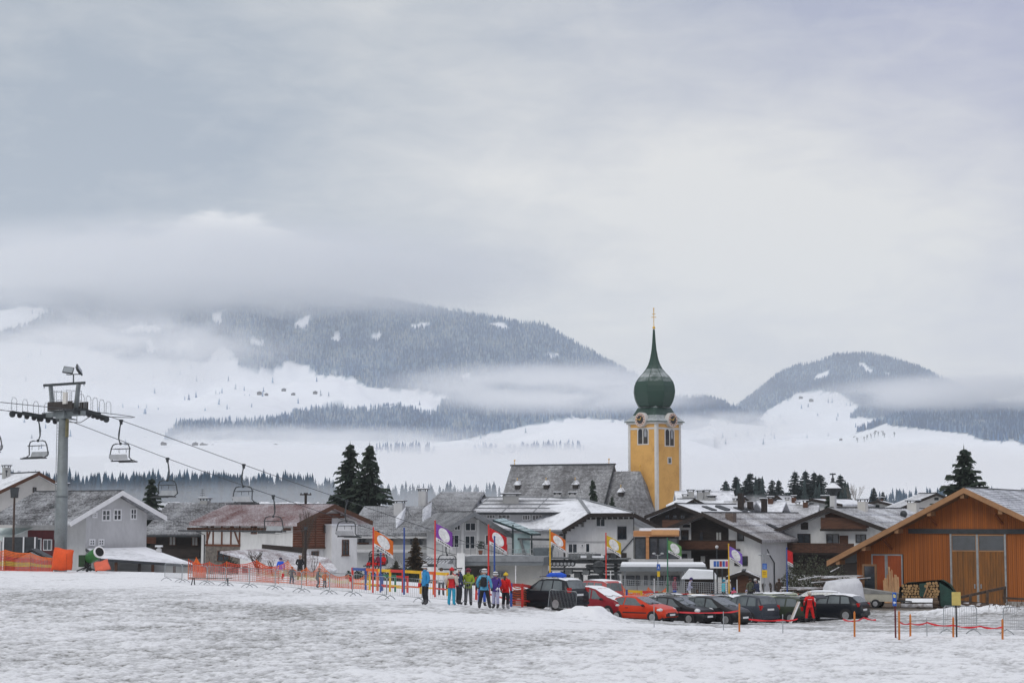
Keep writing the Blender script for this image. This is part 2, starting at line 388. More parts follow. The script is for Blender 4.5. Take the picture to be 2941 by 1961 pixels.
# ------------------------------------------------------------------ air: even haze, and banks of mist as real volumes
def mist_mat(name, dens, col=(1.0, 1.0, 1.0), nscale=1.6, stretch=(1, 1, 1), lo=0.38, hi=0.66, inner=0.25, top=None, step=1.0, seed=0.0):
    m = bpy.data.materials.new(name); m.use_nodes = True; t = NT(m.node_tree); t.N.clear()
    out = t.n('ShaderNodeOutputMaterial'); v = t.n('ShaderNodeVolumePrincipled')
    co = t.n('ShaderNodeTexCoord').outputs['Object']
    ln = t.n('ShaderNodeVectorMath', operation='LENGTH'); t.put(ln.inputs[0], co)
    fall = t.ramp(ln.outputs['Value'], 1.0, inner)
    nz = t.noise(t.scale(co, *stretch, loc=(seed, seed*0.7, seed*1.3)), nscale, 5, 0.6, 0.3)
    d = t.math('MULTIPLY', fall, t.ramp(nz, lo, hi))
    t.L.new(t.math('MULTIPLY', d, dens), v.inputs['Density'])
    v.inputs['Color'].default_value = rgba(col); v.inputs['Anisotropy'].default_value = 0.45
    t.L.new(v.outputs[0], out.inputs['Volume'])
    try: m.cycles.volume_step_rate = step
    except Exception: pass
    return m
def mist(name, label, px, py, d, wpx, hpx, depth, mt):
    c = P(px, py, d); s = mpp(d)
    mb = MB(); mb.ball((0, 0, 0), 1.03, 24, 12)
    o = mb.build(name, mt, smooth=True); o.location = c; o.scale = (wpx*s, depth, hpx*s)
    tag(o, label, 'mist', kind='stuff'); return o
def tau(depth, k): return k/(depth*1.0)
# cloud sitting on the mountain
mist('low_cloud', 'pale cloud hiding the top of the big mountain on the left', 560, 790, 5600, 1250, 150, 900, mist_mat('low_cloud_air', tau(900, 4.5), nscale=2.2, stretch=(2.4, 1, 1.3), lo=0.25, hi=0.55, inner=0.35))
mist('mist_wisp', 'torn mist hanging over the meadows on the left', 330, 1010, 4300, 620, 150, 500, mist_mat('wisp_air', tau(500, 3.2), nscale=2.2, stretch=(2, 1, 1.2), lo=0.36, hi=0.62, seed=4))
mist('mist_bank', 'band of mist crossing the mountain foot left of the tower', 1620, 1115, 3800, 640, 85, 400, mist_mat('bank_air', tau(400, 3.4), nscale=1.6, stretch=(1.6, 1, 1), lo=0.3, hi=0.6, seed=9))
mist('mist_band', 'long flat mist band lying against the round hill on the right', 2810, 1128, 4050, 560, 58, 420, mist_mat('band_air', tau(420, 3.4), nscale=1.3, stretch=(2, 1, 0.8), lo=0.25, hi=0.5, seed=14))
mist('valley_fog', 'pale ground fog filling the valley behind the village', 1470, 1375, 1750, 2400, 115, 420, mist_mat('valley_air', tau(420, 2.4), nscale=1.6, stretch=(3, 1, 0.7), lo=0.2, hi=0.65, inner=0.3, seed=20))
mist('valley_mist', 'thin mist in front of the blue valley wood', 1100, 1440, 640, 1900, 75, 130, mist_mat('wood_mist_air', tau(130, 0.6), nscale=1.4, stretch=(4, 1, 0.6), lo=0.15, hi=0.7, inner=0.3, seed=33))
mist('mist_wisp', 'grey mist hiding the left end of the snowy meadows', 60, 1110, 4150, 520, 130, 450, mist_mat('wisp_air_left', tau(450, 1.8), nscale=1.6, stretch=(1.6, 1, 1.2), lo=0.3, hi=0.62, seed=41))
mist('mist_wisp', 'soft mist lying along the foot of the lower forest band', 820, 1266, 3640, 820, 56, 220, mist_mat('foot_air', tau(220, 2.3), nscale=2.4, stretch=(3, 1, 0.7), lo=0.3, hi=0.6, seed=52))
mist('mist_wisp', 'mist rising between the tower and the round hill', 2080, 1230, 3900, 420, 60, 260, mist_mat('gap_air', tau(260, 2.4), nscale=2.0, stretch=(2, 1, 0.8), lo=0.3, hi=0.62, seed=63))
mist('mist_wisp', 'pale mist lying on the foot of the right snow slope', 2480, 1320, 2450, 620, 62, 220, mist_mat('slope_air', tau(220, 2.4), nscale=2.2, stretch=(2.6, 1, 0.8), lo=0.3, hi=0.64, seed=74))
mist('mist_wisp', 'low mist behind the tower and the thin line of conifers', 1500, 1300, 2500, 620, 36, 160, mist_mat('roll_air', tau(160, 2.6), nscale=2.4, stretch=(3, 1, 0.7), lo=0.3, hi=0.62, seed=85))
hz = MB(); hz.box(-5000, 5000, -40, 8200, -62, 900)
hm = bpy.data.materials.new('haze_air'); hm.use_nodes = True
_t = NT(hm.node_tree); _t.N.clear(); _v = _t.n('ShaderNodeVolumePrincipled'); _o = _t.n('ShaderNodeOutputMaterial')
_v.inputs['Density'].default_value = 0.9e-4; _v.inputs['Color'].default_value = (0.89, 0.95, 1.0, 1); _t.L.new(_v.outputs[0], _o.inputs['Volume'])
ho = hz.build('haze', hm); tag(ho, kind='stuff')
# ------------------------------------------------------------------ ground: one sheet through measured spots, trampled snow in real relief
def vnoise(x, y, seed=0):
    xi = np.floor(x).astype(np.int64); yi = np.floor(y).astype(np.int64); fx = x-xi; fy = y-yi
    fx = fx*fx*(3-2*fx); fy = fy*fy*(3-2*fy)
    def h(a, b):
        k = (a*374761393+b*668265263+seed*974634777) & 0xffffffff
        k = ((k ^ (k >> 13))*1274126177) & 0xffffffff
        return ((k ^ (k >> 16)) & 0xffff)/65535.0
    return (h(xi, yi)*(1-fx)+h(xi+1, yi)*fx)*(1-fy)+(h(xi, yi+1)*(1-fx)+h(xi+1, yi+1)*fx)*fy
def fbm(x, y, seed=0, o=3):
    s = 0; a = 1; t = 0
    for i in range(o): s = s+a*vnoise(x*2**i, y*2**i, seed+i); t += a; a *= 0.5
    return s/t
ctrl = [P(*c) for c in [
    (-300, 1960, 46.5), (1470, 1961, 46.4), (3240, 1960, 46.4), (-300, 1800, 70), (900, 1800, 70), (1600, 1800, 70), (1850, 1812, 68), (2200, 1824, 66.5), (2700, 1842, 63), (3240, 1854, 61),
    (-300, 1632, 150), (0, 1636, 146), (200, 1638, 144), (400, 1642, 140), (600, 1668, 121), (800, 1692, 106), (-300, 1665, 122), (200, 1680, 114),
    (460, 1668, 120), (700, 1684, 112), (900, 1700, 104), (1100, 1713, 97), (1400, 1738, 88), (1220, 1738, 86), (1290, 1741, 86), (1410, 1748, 84),
    (1160, 1700, 108), (1000, 1690, 112), (1350, 1712, 106), (1080, 1668, 140), (1200, 1672, 145), (1400, 1685, 145), (1000, 1662, 160),
    (1510, 1742, 108), (1630, 1757, 103), (1480, 1748, 97), (1590, 1764, 94), (1700, 1760, 112), (1770, 1776, 111), (1870, 1788, 107), (1960, 1790, 110), (2010, 1796, 108), (2110, 1802, 108), (1900, 1780, 118), (1700, 1785, 84), (1850, 1800, 86), (2050, 1806, 86), (2180, 1788, 112),
    (2250, 1787, 116), (2325, 1788, 118), (2450, 1775, 116), (2380, 1763, 120), (2520, 1760, 125), (2660, 1745, 130), (2560, 1730, 134), (2900, 1790, 100), (2700, 1775, 112), (2900, 1745, 128), (3100, 1750, 125),
    (1850, 1725, 150), (2100, 1715, 155), (2300, 1715, 155), (1600, 1700, 155)]]
ctrl += [Vector(v) for v in [(-80, 10, 0.6), (0, 10, 0.0), (80, 10, -0.6), (-60, 195, -3), (-30, 195, -3), (0, 200, -3), (30, 200, -3.4), (60, 200, -3.6), (90, 200, -3.8), (-95, 195, -3), (95, 90, -1.5), (-60, 60, 0.8)]]
cx = np.array([c.x for c in ctrl]); cy = np.array([c.y for c in ctrl]); cz = np.array([c.z for c in ctrl])
YS = 1.0
def _phi(r): return r
_A = _phi(np.hypot(cx[:, None]-cx[None], cy[:, None]-cy[None]))+np.eye(len(cx))*-0.6
_K = np.block([[_A, np.stack([np.ones_like(cx), cx, cy], 1)], [np.stack([np.ones_like(cx), cx, cy], 0), np.zeros((3, 3))]])
_W = np.linalg.solve(_K, np.concatenate([cz, np.zeros(3)]))
def ground_z(x, y):
    x = np.atleast_1d(np.asarray(x, float)); y = np.atleast_1d(np.asarray(y, float)); z = np.zeros_like(x)
    for k in range(len(cx)): z += _W[k]*_phi(np.hypot(x-cx[k], y-cy[k]))
    z += _W[-3]+_W[-2]*x+_W[-1]*y
    f = np.clip((y-185)/40, 0, 1)
    return z*(1-f)+(-3.5)*f
def G(p):
    """drop a point on to the ground"""
    return Vector((p[0], p[1], float(ground_z(p[0], p[1])[0])))
def gpos(px, d):
    q = P(px, 1700, d); return G(q)
ys = np.concatenate([np.linspace(8, 40, 12, endpoint=False), 40*np.exp(np.linspace(0, math.log(135/40), 430, endpoint=False)), np.linspace(135, 230, 60, endpoint=False), np.geomspace(230, 1500, 24)])
pxs = np.concatenate([[-9000, -5000, -2500, -1200, -700], np.arange(-300, 3250, 7.0), [3650, 4200, 5500, 8000, 12000]])
Yg, Xg = np.meshgrid(ys, (pxs-1470.5)/FPX, indexing='ij'); Xg = Xg*np.maximum(Yg, 30); Zg = ground_z(Xg.ravel(), Yg.ravel()).reshape(Xg.shape)
PXg = 1470.5+Xg/np.maximum(Yg, 1)*FPX; PYg = 1483+FPX*(CAMZ-Zg)/np.maximum(Yg, 1)
def bump(px, py, rx, ry): return np.exp(-((PXg-px)/rx)**2-((PYg-py)/ry)**2)
# how trampled: groomed by the fence and behind it, rough on the open slope
lot = 1/(1+np.exp(-(PXg-1560)/60))*1/(1+np.exp(-(Yg-(84-np.clip((PXg-1700)/1000, 0, 1)*14))/2.0))
edge_y = np.interp(PXg, [0, 500, 900, 1200, 1500], [1672, 1690, 1745, 1790, 1800])
groomed = 1/(1+np.exp((PYg-edge_y)/6.0))*(1-lot)
track = np.clip(bump(1120, 1742, 420, 16)*1.3+bump(760, 1700, 200, 10)*0.6+bump(1350, 1750, 160, 9), 0, 1)
lump = fbm(Xg*1.9, Yg*1.5, 11, 3); lump2 = fbm(Xg*5.5, Yg*4.0, 31, 2); big = fbm(Xg*0.35, Yg*0.28, 5, 3); streak = fbm(Xg*0.5+Yg*0.1, Yg*1.1, 77, 3)
ruts = np.zeros_like(Xg)
amp = np.where(Yg < 185, 1.0, 0)*(1-0.8*groomed)*(1-0.55*lot)
fine = fbm(Xg*11, Yg*7.5, 91, 2)
relief = amp*((lump-0.5)*0.10+(lump2-0.5)*0.085+(fine-0.5)*0.045+(big-0.5)*0.10)
tr_ = np.zeros_like(Xg); rg_ = np.random.RandomState(4)
for k in range(16):
    y0 = rg_.uniform(47, 92); sl = rg_.uniform(-.5, .9); cv = rg_.uniform(-.012, .012); c0 = rg_.uniform(-14, 10)
    for o_ in (0, .28 if k % 2 else .9): tr_ = np.maximum(tr_, np.exp(-((Yg-(y0+o_+sl*(Xg-c0)+cv*(Xg-c0)**2))/.16)**2)*(np.abs(Xg-c0) < rg_.uniform(5, 16)))
relief = relief-.05*tr_*amp
Zg = Zg+relief
mound = 0.62*np.exp(-((Xg-(1697-1470.5)/FPX*88)/1.15)**2-((Yg-88)/2.0)**2)+0.12*np.exp(-((Xg-(1690-1470.5)/FPX*88)/2.3)**2-((Yg-88.5)/3)**2)
rim = 0.07*np.exp(-((Yg-(80.5-np.clip((PXg-1700)/1000, 0, 1)*14))/1.6)**2)*1/(1+np.exp(-(PXg-1750)/40))*(0.5+lump)
dn = 0.5*np.exp(-((Xg-P(2860, 1700, 118).x)/5)**2-((Yg-119)/2.2)**2)*(0.5+lump)
Zg = Zg+(mound*(0.85+0.4*(lump2-0.5)+0.3*(lump-.5)))+rim+dn
# dirt and melt water: share of grey slush
slush = 0.49-0.55*(lump-0.5)-0.75*(lump2-0.5)-0.8*(fine-0.5)-0.5*(big-0.5)-0.3*(streak-0.5)
slush = slush-0.42*groomed+0.45*track+(0.20-0.7*(streak-0.5))*lot-1.6*np.clip(mound+rim*2+dn, 0, 1)
slush = slush+0.16*bump(1250, 1850, 420, 45)+0.12*bump(620, 1800, 300, 50)-0.22*bump(2250, 1900, 700, 60)-0.15*bump(1350, 1800, 200, 20)+.12*bump(300,1720,500,40)
slush = np.clip(slush+.3*tr_*amp, 0, 1)
mud = np.clip(bump(2560, 1738, 190, 13)*1.5+bump(2300, 1722, 120, 8)-0.2, 0, 1)*lot
mud = np.maximum(mud, np.clip((Yg-200)/60, 0, 1)*0.0)
verts = np.stack([Xg, Yg, Zg], -1).reshape(-1, 3); ny_, nx_ = Xg.shape
ii = np.arange(ny_*nx_).reshape(ny_, nx_); quads = np.stack([ii[:-1, :-1], ii[:-1, 1:], ii[1:, 1:], ii[1:, :-1]], -1).reshape(-1, 4)
gm = bpy.data.meshes.new('ground'); gm.vertices.add(len(verts)); gm.vertices.foreach_set('co', verts.ravel()); gm.loops.add(len(quads)*4); gm.polygons.add(len(quads))
gm.loops.foreach_set('vertex_index', quads.ravel()); gm.polygons.foreach_set('loop_start', np.arange(len(quads))*4); gm.polygons.foreach_set('loop_total', np.full(len(quads), 4))
gm.polygons.foreach_set('use_smooth', np.ones(len(quads), bool)); gm.update(calc_edges=True)
for nm, arr in (('slush', slush), ('mud', mud)):
    a = gm.attributes.new(nm, 'FLOAT', 'POINT'); a.data.foreach_set('value', arr.ravel().astype(np.float32))
def ground_mat():
    m = bpy.data.materials.new('trampled_snow'); m.use_nodes = True; t = NT(m.node_tree); b = t.N['Principled BSDF']
    s = t.n('ShaderNodeAttribute', attribute_name='slush').outputs['Fac']; md = t.n('ShaderNodeAttribute', attribute_name='mud').outputs['Fac']
    co = t.n('ShaderNodeTexCoord').outputs['Object']
    n = t.noise(co, 9, 4, 0.65); n2 = t.noise(co, 2.2, 4, 0.6); n3 = t.noise(co, 38, 3, 0.6)
    f = t.ramp(t.math('ADD', s, t.math('ADD', t.math('MULTIPLY', t.math('SUBTRACT', n, 0.5), 0.9), t.math('MULTIPLY', t.math('SUBTRACT', n2, 0.5), 0.5))), 0.10, 0.95)
    snow = t.mix(n3, (0.86, 0.87, 0.89), (0.74, 0.755, 0.78)); wet = t.mix(n, (0.45, 0.452, 0.455), (0.31, 0.312, 0.315))
    c = t.mix(f, snow, wet)
    f2 = t.ramp(t.math('ADD', f, t.math('MULTIPLY', n3, 0.55)), 1.12, 1.4)          # bare specks of earth and grass
    c = t.mix(f2, c, (0.10, 0.095, 0.075))
    c = t.mix(t.ramp(t.math('ADD', md, t.math('MULTIPLY', t.math('SUBTRACT', n, 0.5), 0.8)), 0.3, 0.6), c, t.mix(n2, (0.10, 0.085, 0.07), (0.17, 0.15, 0.13)))
    t.L.new(c, b.inputs['Base Color']); t.L.new(t.ramp(f, 0.2, 0.9, 0.75, 0.55), b.inputs['Roughness']); b.inputs['Specular IOR Level'].default_value = 0.3
    bp = t.n('ShaderNodeBump'); bp.inputs['Strength'].default_value = 0.6; bp.inputs['Distance'].default_value = 0.06
    t.put(bp.inputs['Height'], t.math('ADD', n, t.math('MULTIPLY', n3, 0.4))); t.L.new(bp.outputs[0], b.inputs['Normal'])
    return m
gm.materials.append(ground_mat())
ground = link('ground', gm); tag(ground, kind='structure')
# ------------------------------------------------------------------ house builder
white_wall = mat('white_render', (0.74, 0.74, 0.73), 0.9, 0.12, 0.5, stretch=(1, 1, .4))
cream_wall = mat('cream_render', (0.62, 0.60, 0.56), 0.9, 0.08, 0.8)
grey_wall = mat('grey_render', (0.37, 0.37, 0.36), 0.9, 0.08, 0.8)
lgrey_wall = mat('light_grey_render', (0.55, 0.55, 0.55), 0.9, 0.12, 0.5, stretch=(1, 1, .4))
white_paint = mat('white_paint', (0.80, 0.80, 0.80), 0.6, 0.05, 2)
dark_wood = mat('dark_wood', (0.030, 0.021, 0.017), 0.75, 0.35, 1.5, stretch=(1, 1, 6))
brown_wood = mat('brown_wood', (0.10, 0.042, 0.022), 0.75, 0.3, 1.5, stretch=(1, 1, 6))
red_wood = mat('red_brown_wood', (0.17, 0.065, 0.035), 0.75, 0.3, 1.5, stretch=(1, 1, 6))
grey_metal = mat('grey_metal', (0.24, 0.25, 0.26), 0.5, 0.15, 2, metal=0.3)
steel = mat('galvanised_steel', (0.36, 0.38, 0.39), 0.5, 0.18, 4, metal=0.45)
dark_metal = mat('dark_metal', (0.05, 0.055, 0.06), 0.55, 0.2, 3, metal=0.3)
black = mat('black_rubber', (0.018, 0.018, 0.019), 0.8, 0.2, 5)
pane_m = glass()
pane_sky = glass('sky_glass', (0.10, 0.12, 0.14))
snow_m = mat('roof_snow', (0.82, 0.84, 0.87), 0.85, 0.05, 1.2)
curtain = mat('net_curtain', (0.5, 0.5, 0.48), 0.9, 0.2, 6, stretch=(8, 1, 1))
snow_thin = mat('thin_snow', (.50, .51, .53), .9, .25, 2)
tile_grey = snowy('grey_tiles', (0.085, 0.085, 0.09), 0.15, 0.35, soft=0.5, fine=14)
tile_dark = snowy('dark_tiles', (0.07, 0.07, 0.074), 0.18, 0.5, soft=0.4, fine=10)
tile_red = snowy('red_tiles', (0.20, 0.075, 0.065), 0.32, 0.30, soft=0.55, fine=18)
metal_snow = snowy('snowy_metal_roof', (0.15, 0.145, 0.15), 0.55, 0.22, soft=0.5, stretch=(1, 1, 1), fine=20)
metal_brown = snowy('snowy_brown_roof', (0.13, 0.112, 0.11), 0.36, 0.22, soft=0.5, fine=24)
roof_white = snowy('snow_covered_roof', (0.32, 0.33, 0.35), 0.9, 0.25, soft=0.4, fine=8)

class House:
    def __init__(s, F, name, label, zb, cat='house', group=None):
        s.F = F; s.root = F.thing(name, label, cat, zb, group); s.M = Matrix.Translation((F.o.x, F.o.y, zb)) @ Matrix.Rotation(F.a, 4, 'Z'); s.zb = zb
    def side(s, u, left=True, v=0.0):
        G_ = Frame.__new__(Frame); p = s.F.o+s.F.U*u+s.F.V*v
        G_.o = Vector((p.x, p.y, 0)); G_.a = s.F.a+(-PI/2 if left else PI/2); G_.z0 = s.zb
        G_.U = Vector((math.cos(G_.a), math.sin(G_.a), 0)); G_.V = Vector((-math.sin(G_.a), math.cos(G_.a), 0)); return G_
    def off(s, v):
        G_ = Frame.__new__(Frame); p = s.F.o+s.F.V*v
        G_.o = Vector((p.x, p.y, 0)); G_.a = s.F.a; G_.z0 = s.zb; G_.U, G_.V = s.F.U, s.F.V; return G_
    def part(s, name, mb, m, F=None, parent=None, kind=None, label=None, smooth=None):
        if F is not None and F is not s.F:
            T = s.M.inverted() @ Matrix.Translation((F.o.x, F.o.y, s.zb)) @ Matrix.Rotation(F.a, 4, 'Z')
            mb.v = [tuple(T @ Vector(v)) for v in mb.v]
        o = mb.build(name, m, parent or s.root, smooth=smooth)
        if kind: o['kind'] = kind
        if label: o['label'] = label
        return o
    def win(s, px0, py0, px1, py1, F=None, n=2, fm=None, gm_=None, t=0.07, rows=1, name='window', v=0.0, rect=None, sill=False, door=False):
        """glazed window on the wall plane, its pane a sub-part set behind the frame's face"""
        F = F or s.F; fm = fm or white_paint
        if rect: u0, u1, z0, z1 = rect
        else:
            ym = (py0+py1)/2; u0, _ = F.uv(px0, ym, v); u1, _ = F.uv(px1, ym, v); xm = (px0+px1)/2; _, z1 = F.uv(xm, py0, v); _, z0 = F.uv(xm, py1, v)
        if u0 > u1: u0, u1 = u1, u0
        b = MB(); a, c = v-0.09, v+0.02
        b.box(u0, u0+t, a, c, z0, z1); b.box(u1-t, u1, a, c, z0, z1); b.box(u0+t, u1-t, a, c, z1-t, z1); b.box(u0+t, u1-t, a, c, z0, z0+t)
        for i in range(1, n): x = u0+(u1-u0)*i/n; b.box(x-t*0.4, x+t*0.4, a+0.01, c, z0+t, z1-t)
        for i in range(1, rows): z = z0+(z1-z0)*i/rows; b.box(u0+t, u1-t, a+0.02, c-0.001, z-t*0.25, z+t*0.25)
        if sill: b.box(u0-0.08, u1+0.08, a-0.06, c-0.002, z0-0.07, z0-0.001)
        w_ = s.part('door' if door else name, b, fm, F)
        g = MB(); g.box(u0+t*0.8, u1-t*0.8, v-0.04, v+0.01, z0+t*0.8, z1-t*0.8); s.part('pane', g, gm_ or pane_m, F, w_)
        return w_
    def box(s, name, u0, u1, v0, v1, z0, z1, m, F=None, parent=None, label=None):
        b = MB(); b.box(min(u0, u1), max(u0, u1), v0, v1, z0, z1); return s.part(name, b, m, F, parent, label=label)
    def rect(s, px0, py0, px1, py1, F=None, v=0.0):
        F = F or s.F; ym = (py0+py1)/2; xm = (px0+px1)/2
        u0 = F.uv(px0, ym, v)[0]; u1 = F.uv(px1, ym, v)[0]; return u0, u1, F.uv(xm, py1, v)[1], F.uv(xm, py0, v)[1]
    def pbox(s, name, px0, py0, px1, py1, v0, v1, m, F=None, parent=None, label=None):
        u0, u1, z0, z1 = s.rect(px0, py0, px1, py1, F, v0); return s.box(name, u0, u1, v0, v1, z0, z1, m, F, parent, label)
    def chimney(s, u, v, z0, z1, w=0.5, d=0.5, m=None, cap=True, parent=None, antenna=False):
        b = MB(); b.box(u-w/2, u+w/2, v-d/2, v+d/2, z0, z1); c = s.part('chimney', b, m or grey_wall, None, parent)
        if cap:
            b = MB(); b.box(u-w*0.68, u+w*0.68, v-d*0.68, v+d*0.68, z1+0.16, z1+0.24)
            for a in (-1, 1):
                for q in (-1, 1): b.box(u+a*w*0.45-0.04, u+a*w*0.45+0.04, v+q*d*0.45-0.04, v+q*d*0.45+0.04, z1, z1+0.17)
            s.part('chimney_cap', b, dark_metal, None, c) if parent is None else None
            b = MB(); b.box(u-w*0.66, u+w*0.66, v-d*0.66, v+d*0.66, z1+0.243, z1+0.32); s.part('snow_cap', b, snow_m, None, c if parent is None else parent)
        return c

def tiles(q, rows, cols, th=0.06, jit=0.15, seed=0, gap=0.04, snow=None):
    """courses of overlapping tiles over the quad q = (eave left, eave right, ridge right, ridge left)"""
    rg = random.Random(seed); a, b, c, d = [Vector(p) for p in q]; nn = (b-a).cross(d-a).normalized()
    if nn.z < 0: nn = -nn
    mb = MB()
    for i in range(rows):
        t0, t1 = i/rows, min(1.0, (i+1.12)/rows)
        l0, r0, l1, r1 = a.lerp(d, t0), b.lerp(c, t0), a.lerp(d, t1), b.lerp(c, t1); off = 0.5*(i % 2)
        for j in range(-1, cols):
            s0 = max(0, (j+off+gap/2)/cols); s1 = min(1, (j+1+off-gap/2)/cols)
            if s1 <= s0: continue
            k = th*(1+rg.uniform(-jit, jit))
            p = [l0.lerp(r0, s0), l0.lerp(r0, s1), l1.lerp(r1, s1), l1.lerp(r1, s0)]
            up = [p[0]+nn*k*1.5, p[1]+nn*k*1.5, p[2]+nn*k*0.25, p[3]+nn*k*0.25]
            mb.add(p+up, [(4, 5, 6, 7), (0, 1, 5, 4), (1, 2, 6, 5), (3, 0, 4, 7)], 0)
            if snow:                                   # snow caught on this tile: in its pan, or along its upper edge
                if snow == 'pan': s = (0.0, .48, .10, .95)
                elif rg.random() < .62: s = (rg.uniform(0, .3), rg.uniform(.6, 1), rg.uniform(.3, .6), 1.0)
                else: continue
                g = lambda x, y: up[0].lerp(up[1], x).lerp(up[3].lerp(up[2], x), y)+nn*.012
                mb.add([g(s[0], s[2]), g(s[1], s[2]), g(s[1], s[3]), g(s[0], s[3])], [(0, 1, 2, 3)], 1)
    return mb
def seams(q, n, r=0.025, cross=0):
    a, b, c, d = [Vector(p) for p in q]; nn = (b-a).cross(d-a).normalized(); nn = nn if nn.z > 0 else -nn; mb = MB()
    for j in range(n+1):
        s = j/n; mb.bar(a.lerp(b, s)+nn*r, d.lerp(c, s)+nn*r, r*1.6, r*2)
    for i in range(1, cross+1):
        s = i/(cross+1); mb.bar(a.lerp(d, s)+nn*r*2, b.lerp(c, s)+nn*r*2, r*3, r*4)
    return mb

def gable(H, uL, uR, ua, za, zeL, zeR, L, wallm, roofm, ovg=0.9, ove=0.8, th=0.25, v0=0.0, vb=None, fascia=None, tile=None, seam=None, wall=True, snow=None, tile_m=None, name='roof'):
    """ridge running away from the camera (along v). heights from the house base. Returns the two slope quads (outer faces)"""
    if wall:
        b = MB(); b.prism([(uL, -0.5), (uR, -0.5), (uR, zeR), (ua, za), (uL, zeL)], v0, v0+L); H.part('wall', b, wallm)
    sl = (za-zeL)/(ua-uL); sr = (za-zeR)/(uR-ua)
    oL, oR = ove if isinstance(ove, tuple) else (ove, ove)
    eL = (uL-oL, zeL-sl*oL); eR = (uR+oR, zeR-sr*oR); va, vb_ = v0-ovg, v0+L+(ovg if vb is None else vb)
    b = MB()
    b.prism([(eL[0], eL[1]+0.03), (ua, za+0.03), (ua, za+th+0.03), (eL[0], eL[1]+th+0.03)], va, vb_)
    b.prism([(ua, za+0.03), (eR[0], eR[1]+0.03), (eR[0], eR[1]+th+0.03), (ua, za+th+0.03)], va, vb_)
    rf = H.part(name, b, roofm)
    z = th+0.034
    QL = [(eL[0], va, eL[1]+z), (eL[0], vb_, eL[1]+z), (ua, vb_, za+z), (ua, va, za+z)]
    QR = [(eR[0], va, eR[1]+z), (eR[0], vb_, eR[1]+z), (ua, vb_, za+z), (ua, va, za+z)]
    if fascia:
        b = MB(); h = th+0.12
        b.prism([(eL[0]-0.01, eL[1]-0.09), (ua, za-0.09), (ua, za+h-0.07), (eL[0]-0.01, eL[1]+h-0.07)], va-0.05, va-0.003)
        b.prism([(ua, za-0.09), (eR[0]+0.01, eR[1]-0.09), (eR[0]+0.01, eR[1]+h-0.07), (ua, za+h-0.07)], va-0.05, va-0.003)
        H.part('barge_board', b, fascia, None, rf)
    for Q, sd in ((QL, 1), (QR, 2)):
        if tile and (tile[2] & sd): H.part('roof_tiles', tiles([Q[0], Q[1], Q[2], Q[3]], tile[0], tile[1], snow=tile[3] if len(tile) > 3 else None), [tile_m or roofm, snow_thin], None, rf, kind='stuff')
        if seam and (seam[2] & sd): H.part('roof_seams', seams(Q, seam[1], cross=seam[0]), roofm, None, rf, kind='stuff')
    rb = MB(); rb.bar((ua, va, za+z+0.03), (ua, vb_, za+z+0.03), 0.28, 0.1); H.part('ridge_cap', rb, dark_metal, None, rf)
    H.roof = rf
    return QL, QR
def eave(H, u0, u1, D, ze, zr, wallm, roofm, ovg=0.8, ove=0.8, th=0.22, v0=0.0, fr=0.5, tile=None, tile_m=None, hipL=0.0, hipR=0.0, wall=True, fascia=None, name='roof'):
    """ridge running along the front (along u); hipL/hipR pull the ridge ends in. Returns the front slope quad"""
    vr = v0+D*fr
    if wall:
        b = MB(); b.box(u0, u1, v0, v0+D, -0.5, ze); b.prism([(0, 0)]*0 or [(u0, ze), (u1, ze), (u1, ze+0.01), (u0, ze+0.01)], v0, v0+D)
        if hipL < 0.5: b.add([(u0, v0, ze), (u0, v0+D, ze), (u0, vr, zr)], [(0, 1, 2)])
        if hipR < 0.5: b.add([(u1, v0, ze), (u1, v0+D, ze), (u1, vr, zr)], [(0, 2, 1)])
        H.part('wall', b, wallm)
    s = (zr-ze)/(vr-v0); sb = (zr-ze)/(v0+D-vr); f = (v0-ove, ze-s*ove); bk = (v0+D+ove, ze-sb*ove)
    a0, a1 = u0-ovg, u1+ovg; r0, r1 = a0+hipL, a1-hipR; k = 0.03
    q1 = [(a0, f[0], f[1]+k), (a1, f[0], f[1]+k), (r1, vr, zr+k), (r0, vr, zr+k)]; q2 = [(a1, bk[0], bk[1]+k), (a0, bk[0], bk[1]+k), (r0, vr, zr+k), (r1, vr, zr+k)]
    b = MB(); up = Vector((0, 0, th))
    for q in (q1, q2):
        n = len(q); v = [Vector(p) for p in q]; b.add(v+[p+up for p in v], [(0, 1, 2, 3), (7, 6, 5, 4)]+[((i+1) % 4, i, 4+i, 4+(i+1) % 4) for i in range(4)])
    if hipL > 0.5: b.slab([q2[1], q1[0], q1[3]], -th)
    if hipR > 0.5: b.slab([q1[1], q2[0], q1[2]], -th)
    rf = H.part(name, b, roofm); H.roof = rf
    Q = [tuple(Vector(p)+up+Vector((0, 0, 0.004))) for p in q1]
    if tile: H.part('roof_tiles', tiles(Q, tile[0], tile[1], snow=tile[2] if len(tile) > 2 else None), [tile_m or roofm, snow_thin], None, rf, kind='stuff')
    rb = MB(); rb.bar((r0, vr, zr+th+0.06), (r1, vr, zr+th+0.06), 0.26, 0.1); H.part('ridge_cap', rb, roofm, None, rf)
    if fascia:
        b = MB(); b.box(a0, a1, f[0]-0.14, f[0]-0.004, f[1]-0.02, f[1]+th*0.8); H.part('gutter', b, fascia, None, rf)
    return Q
def on_quad(Q, s, t):
    a, b, c, d = [Vector(p) for p in Q]; return a.lerp(b, s).lerp(d.lerp(c, s), t)
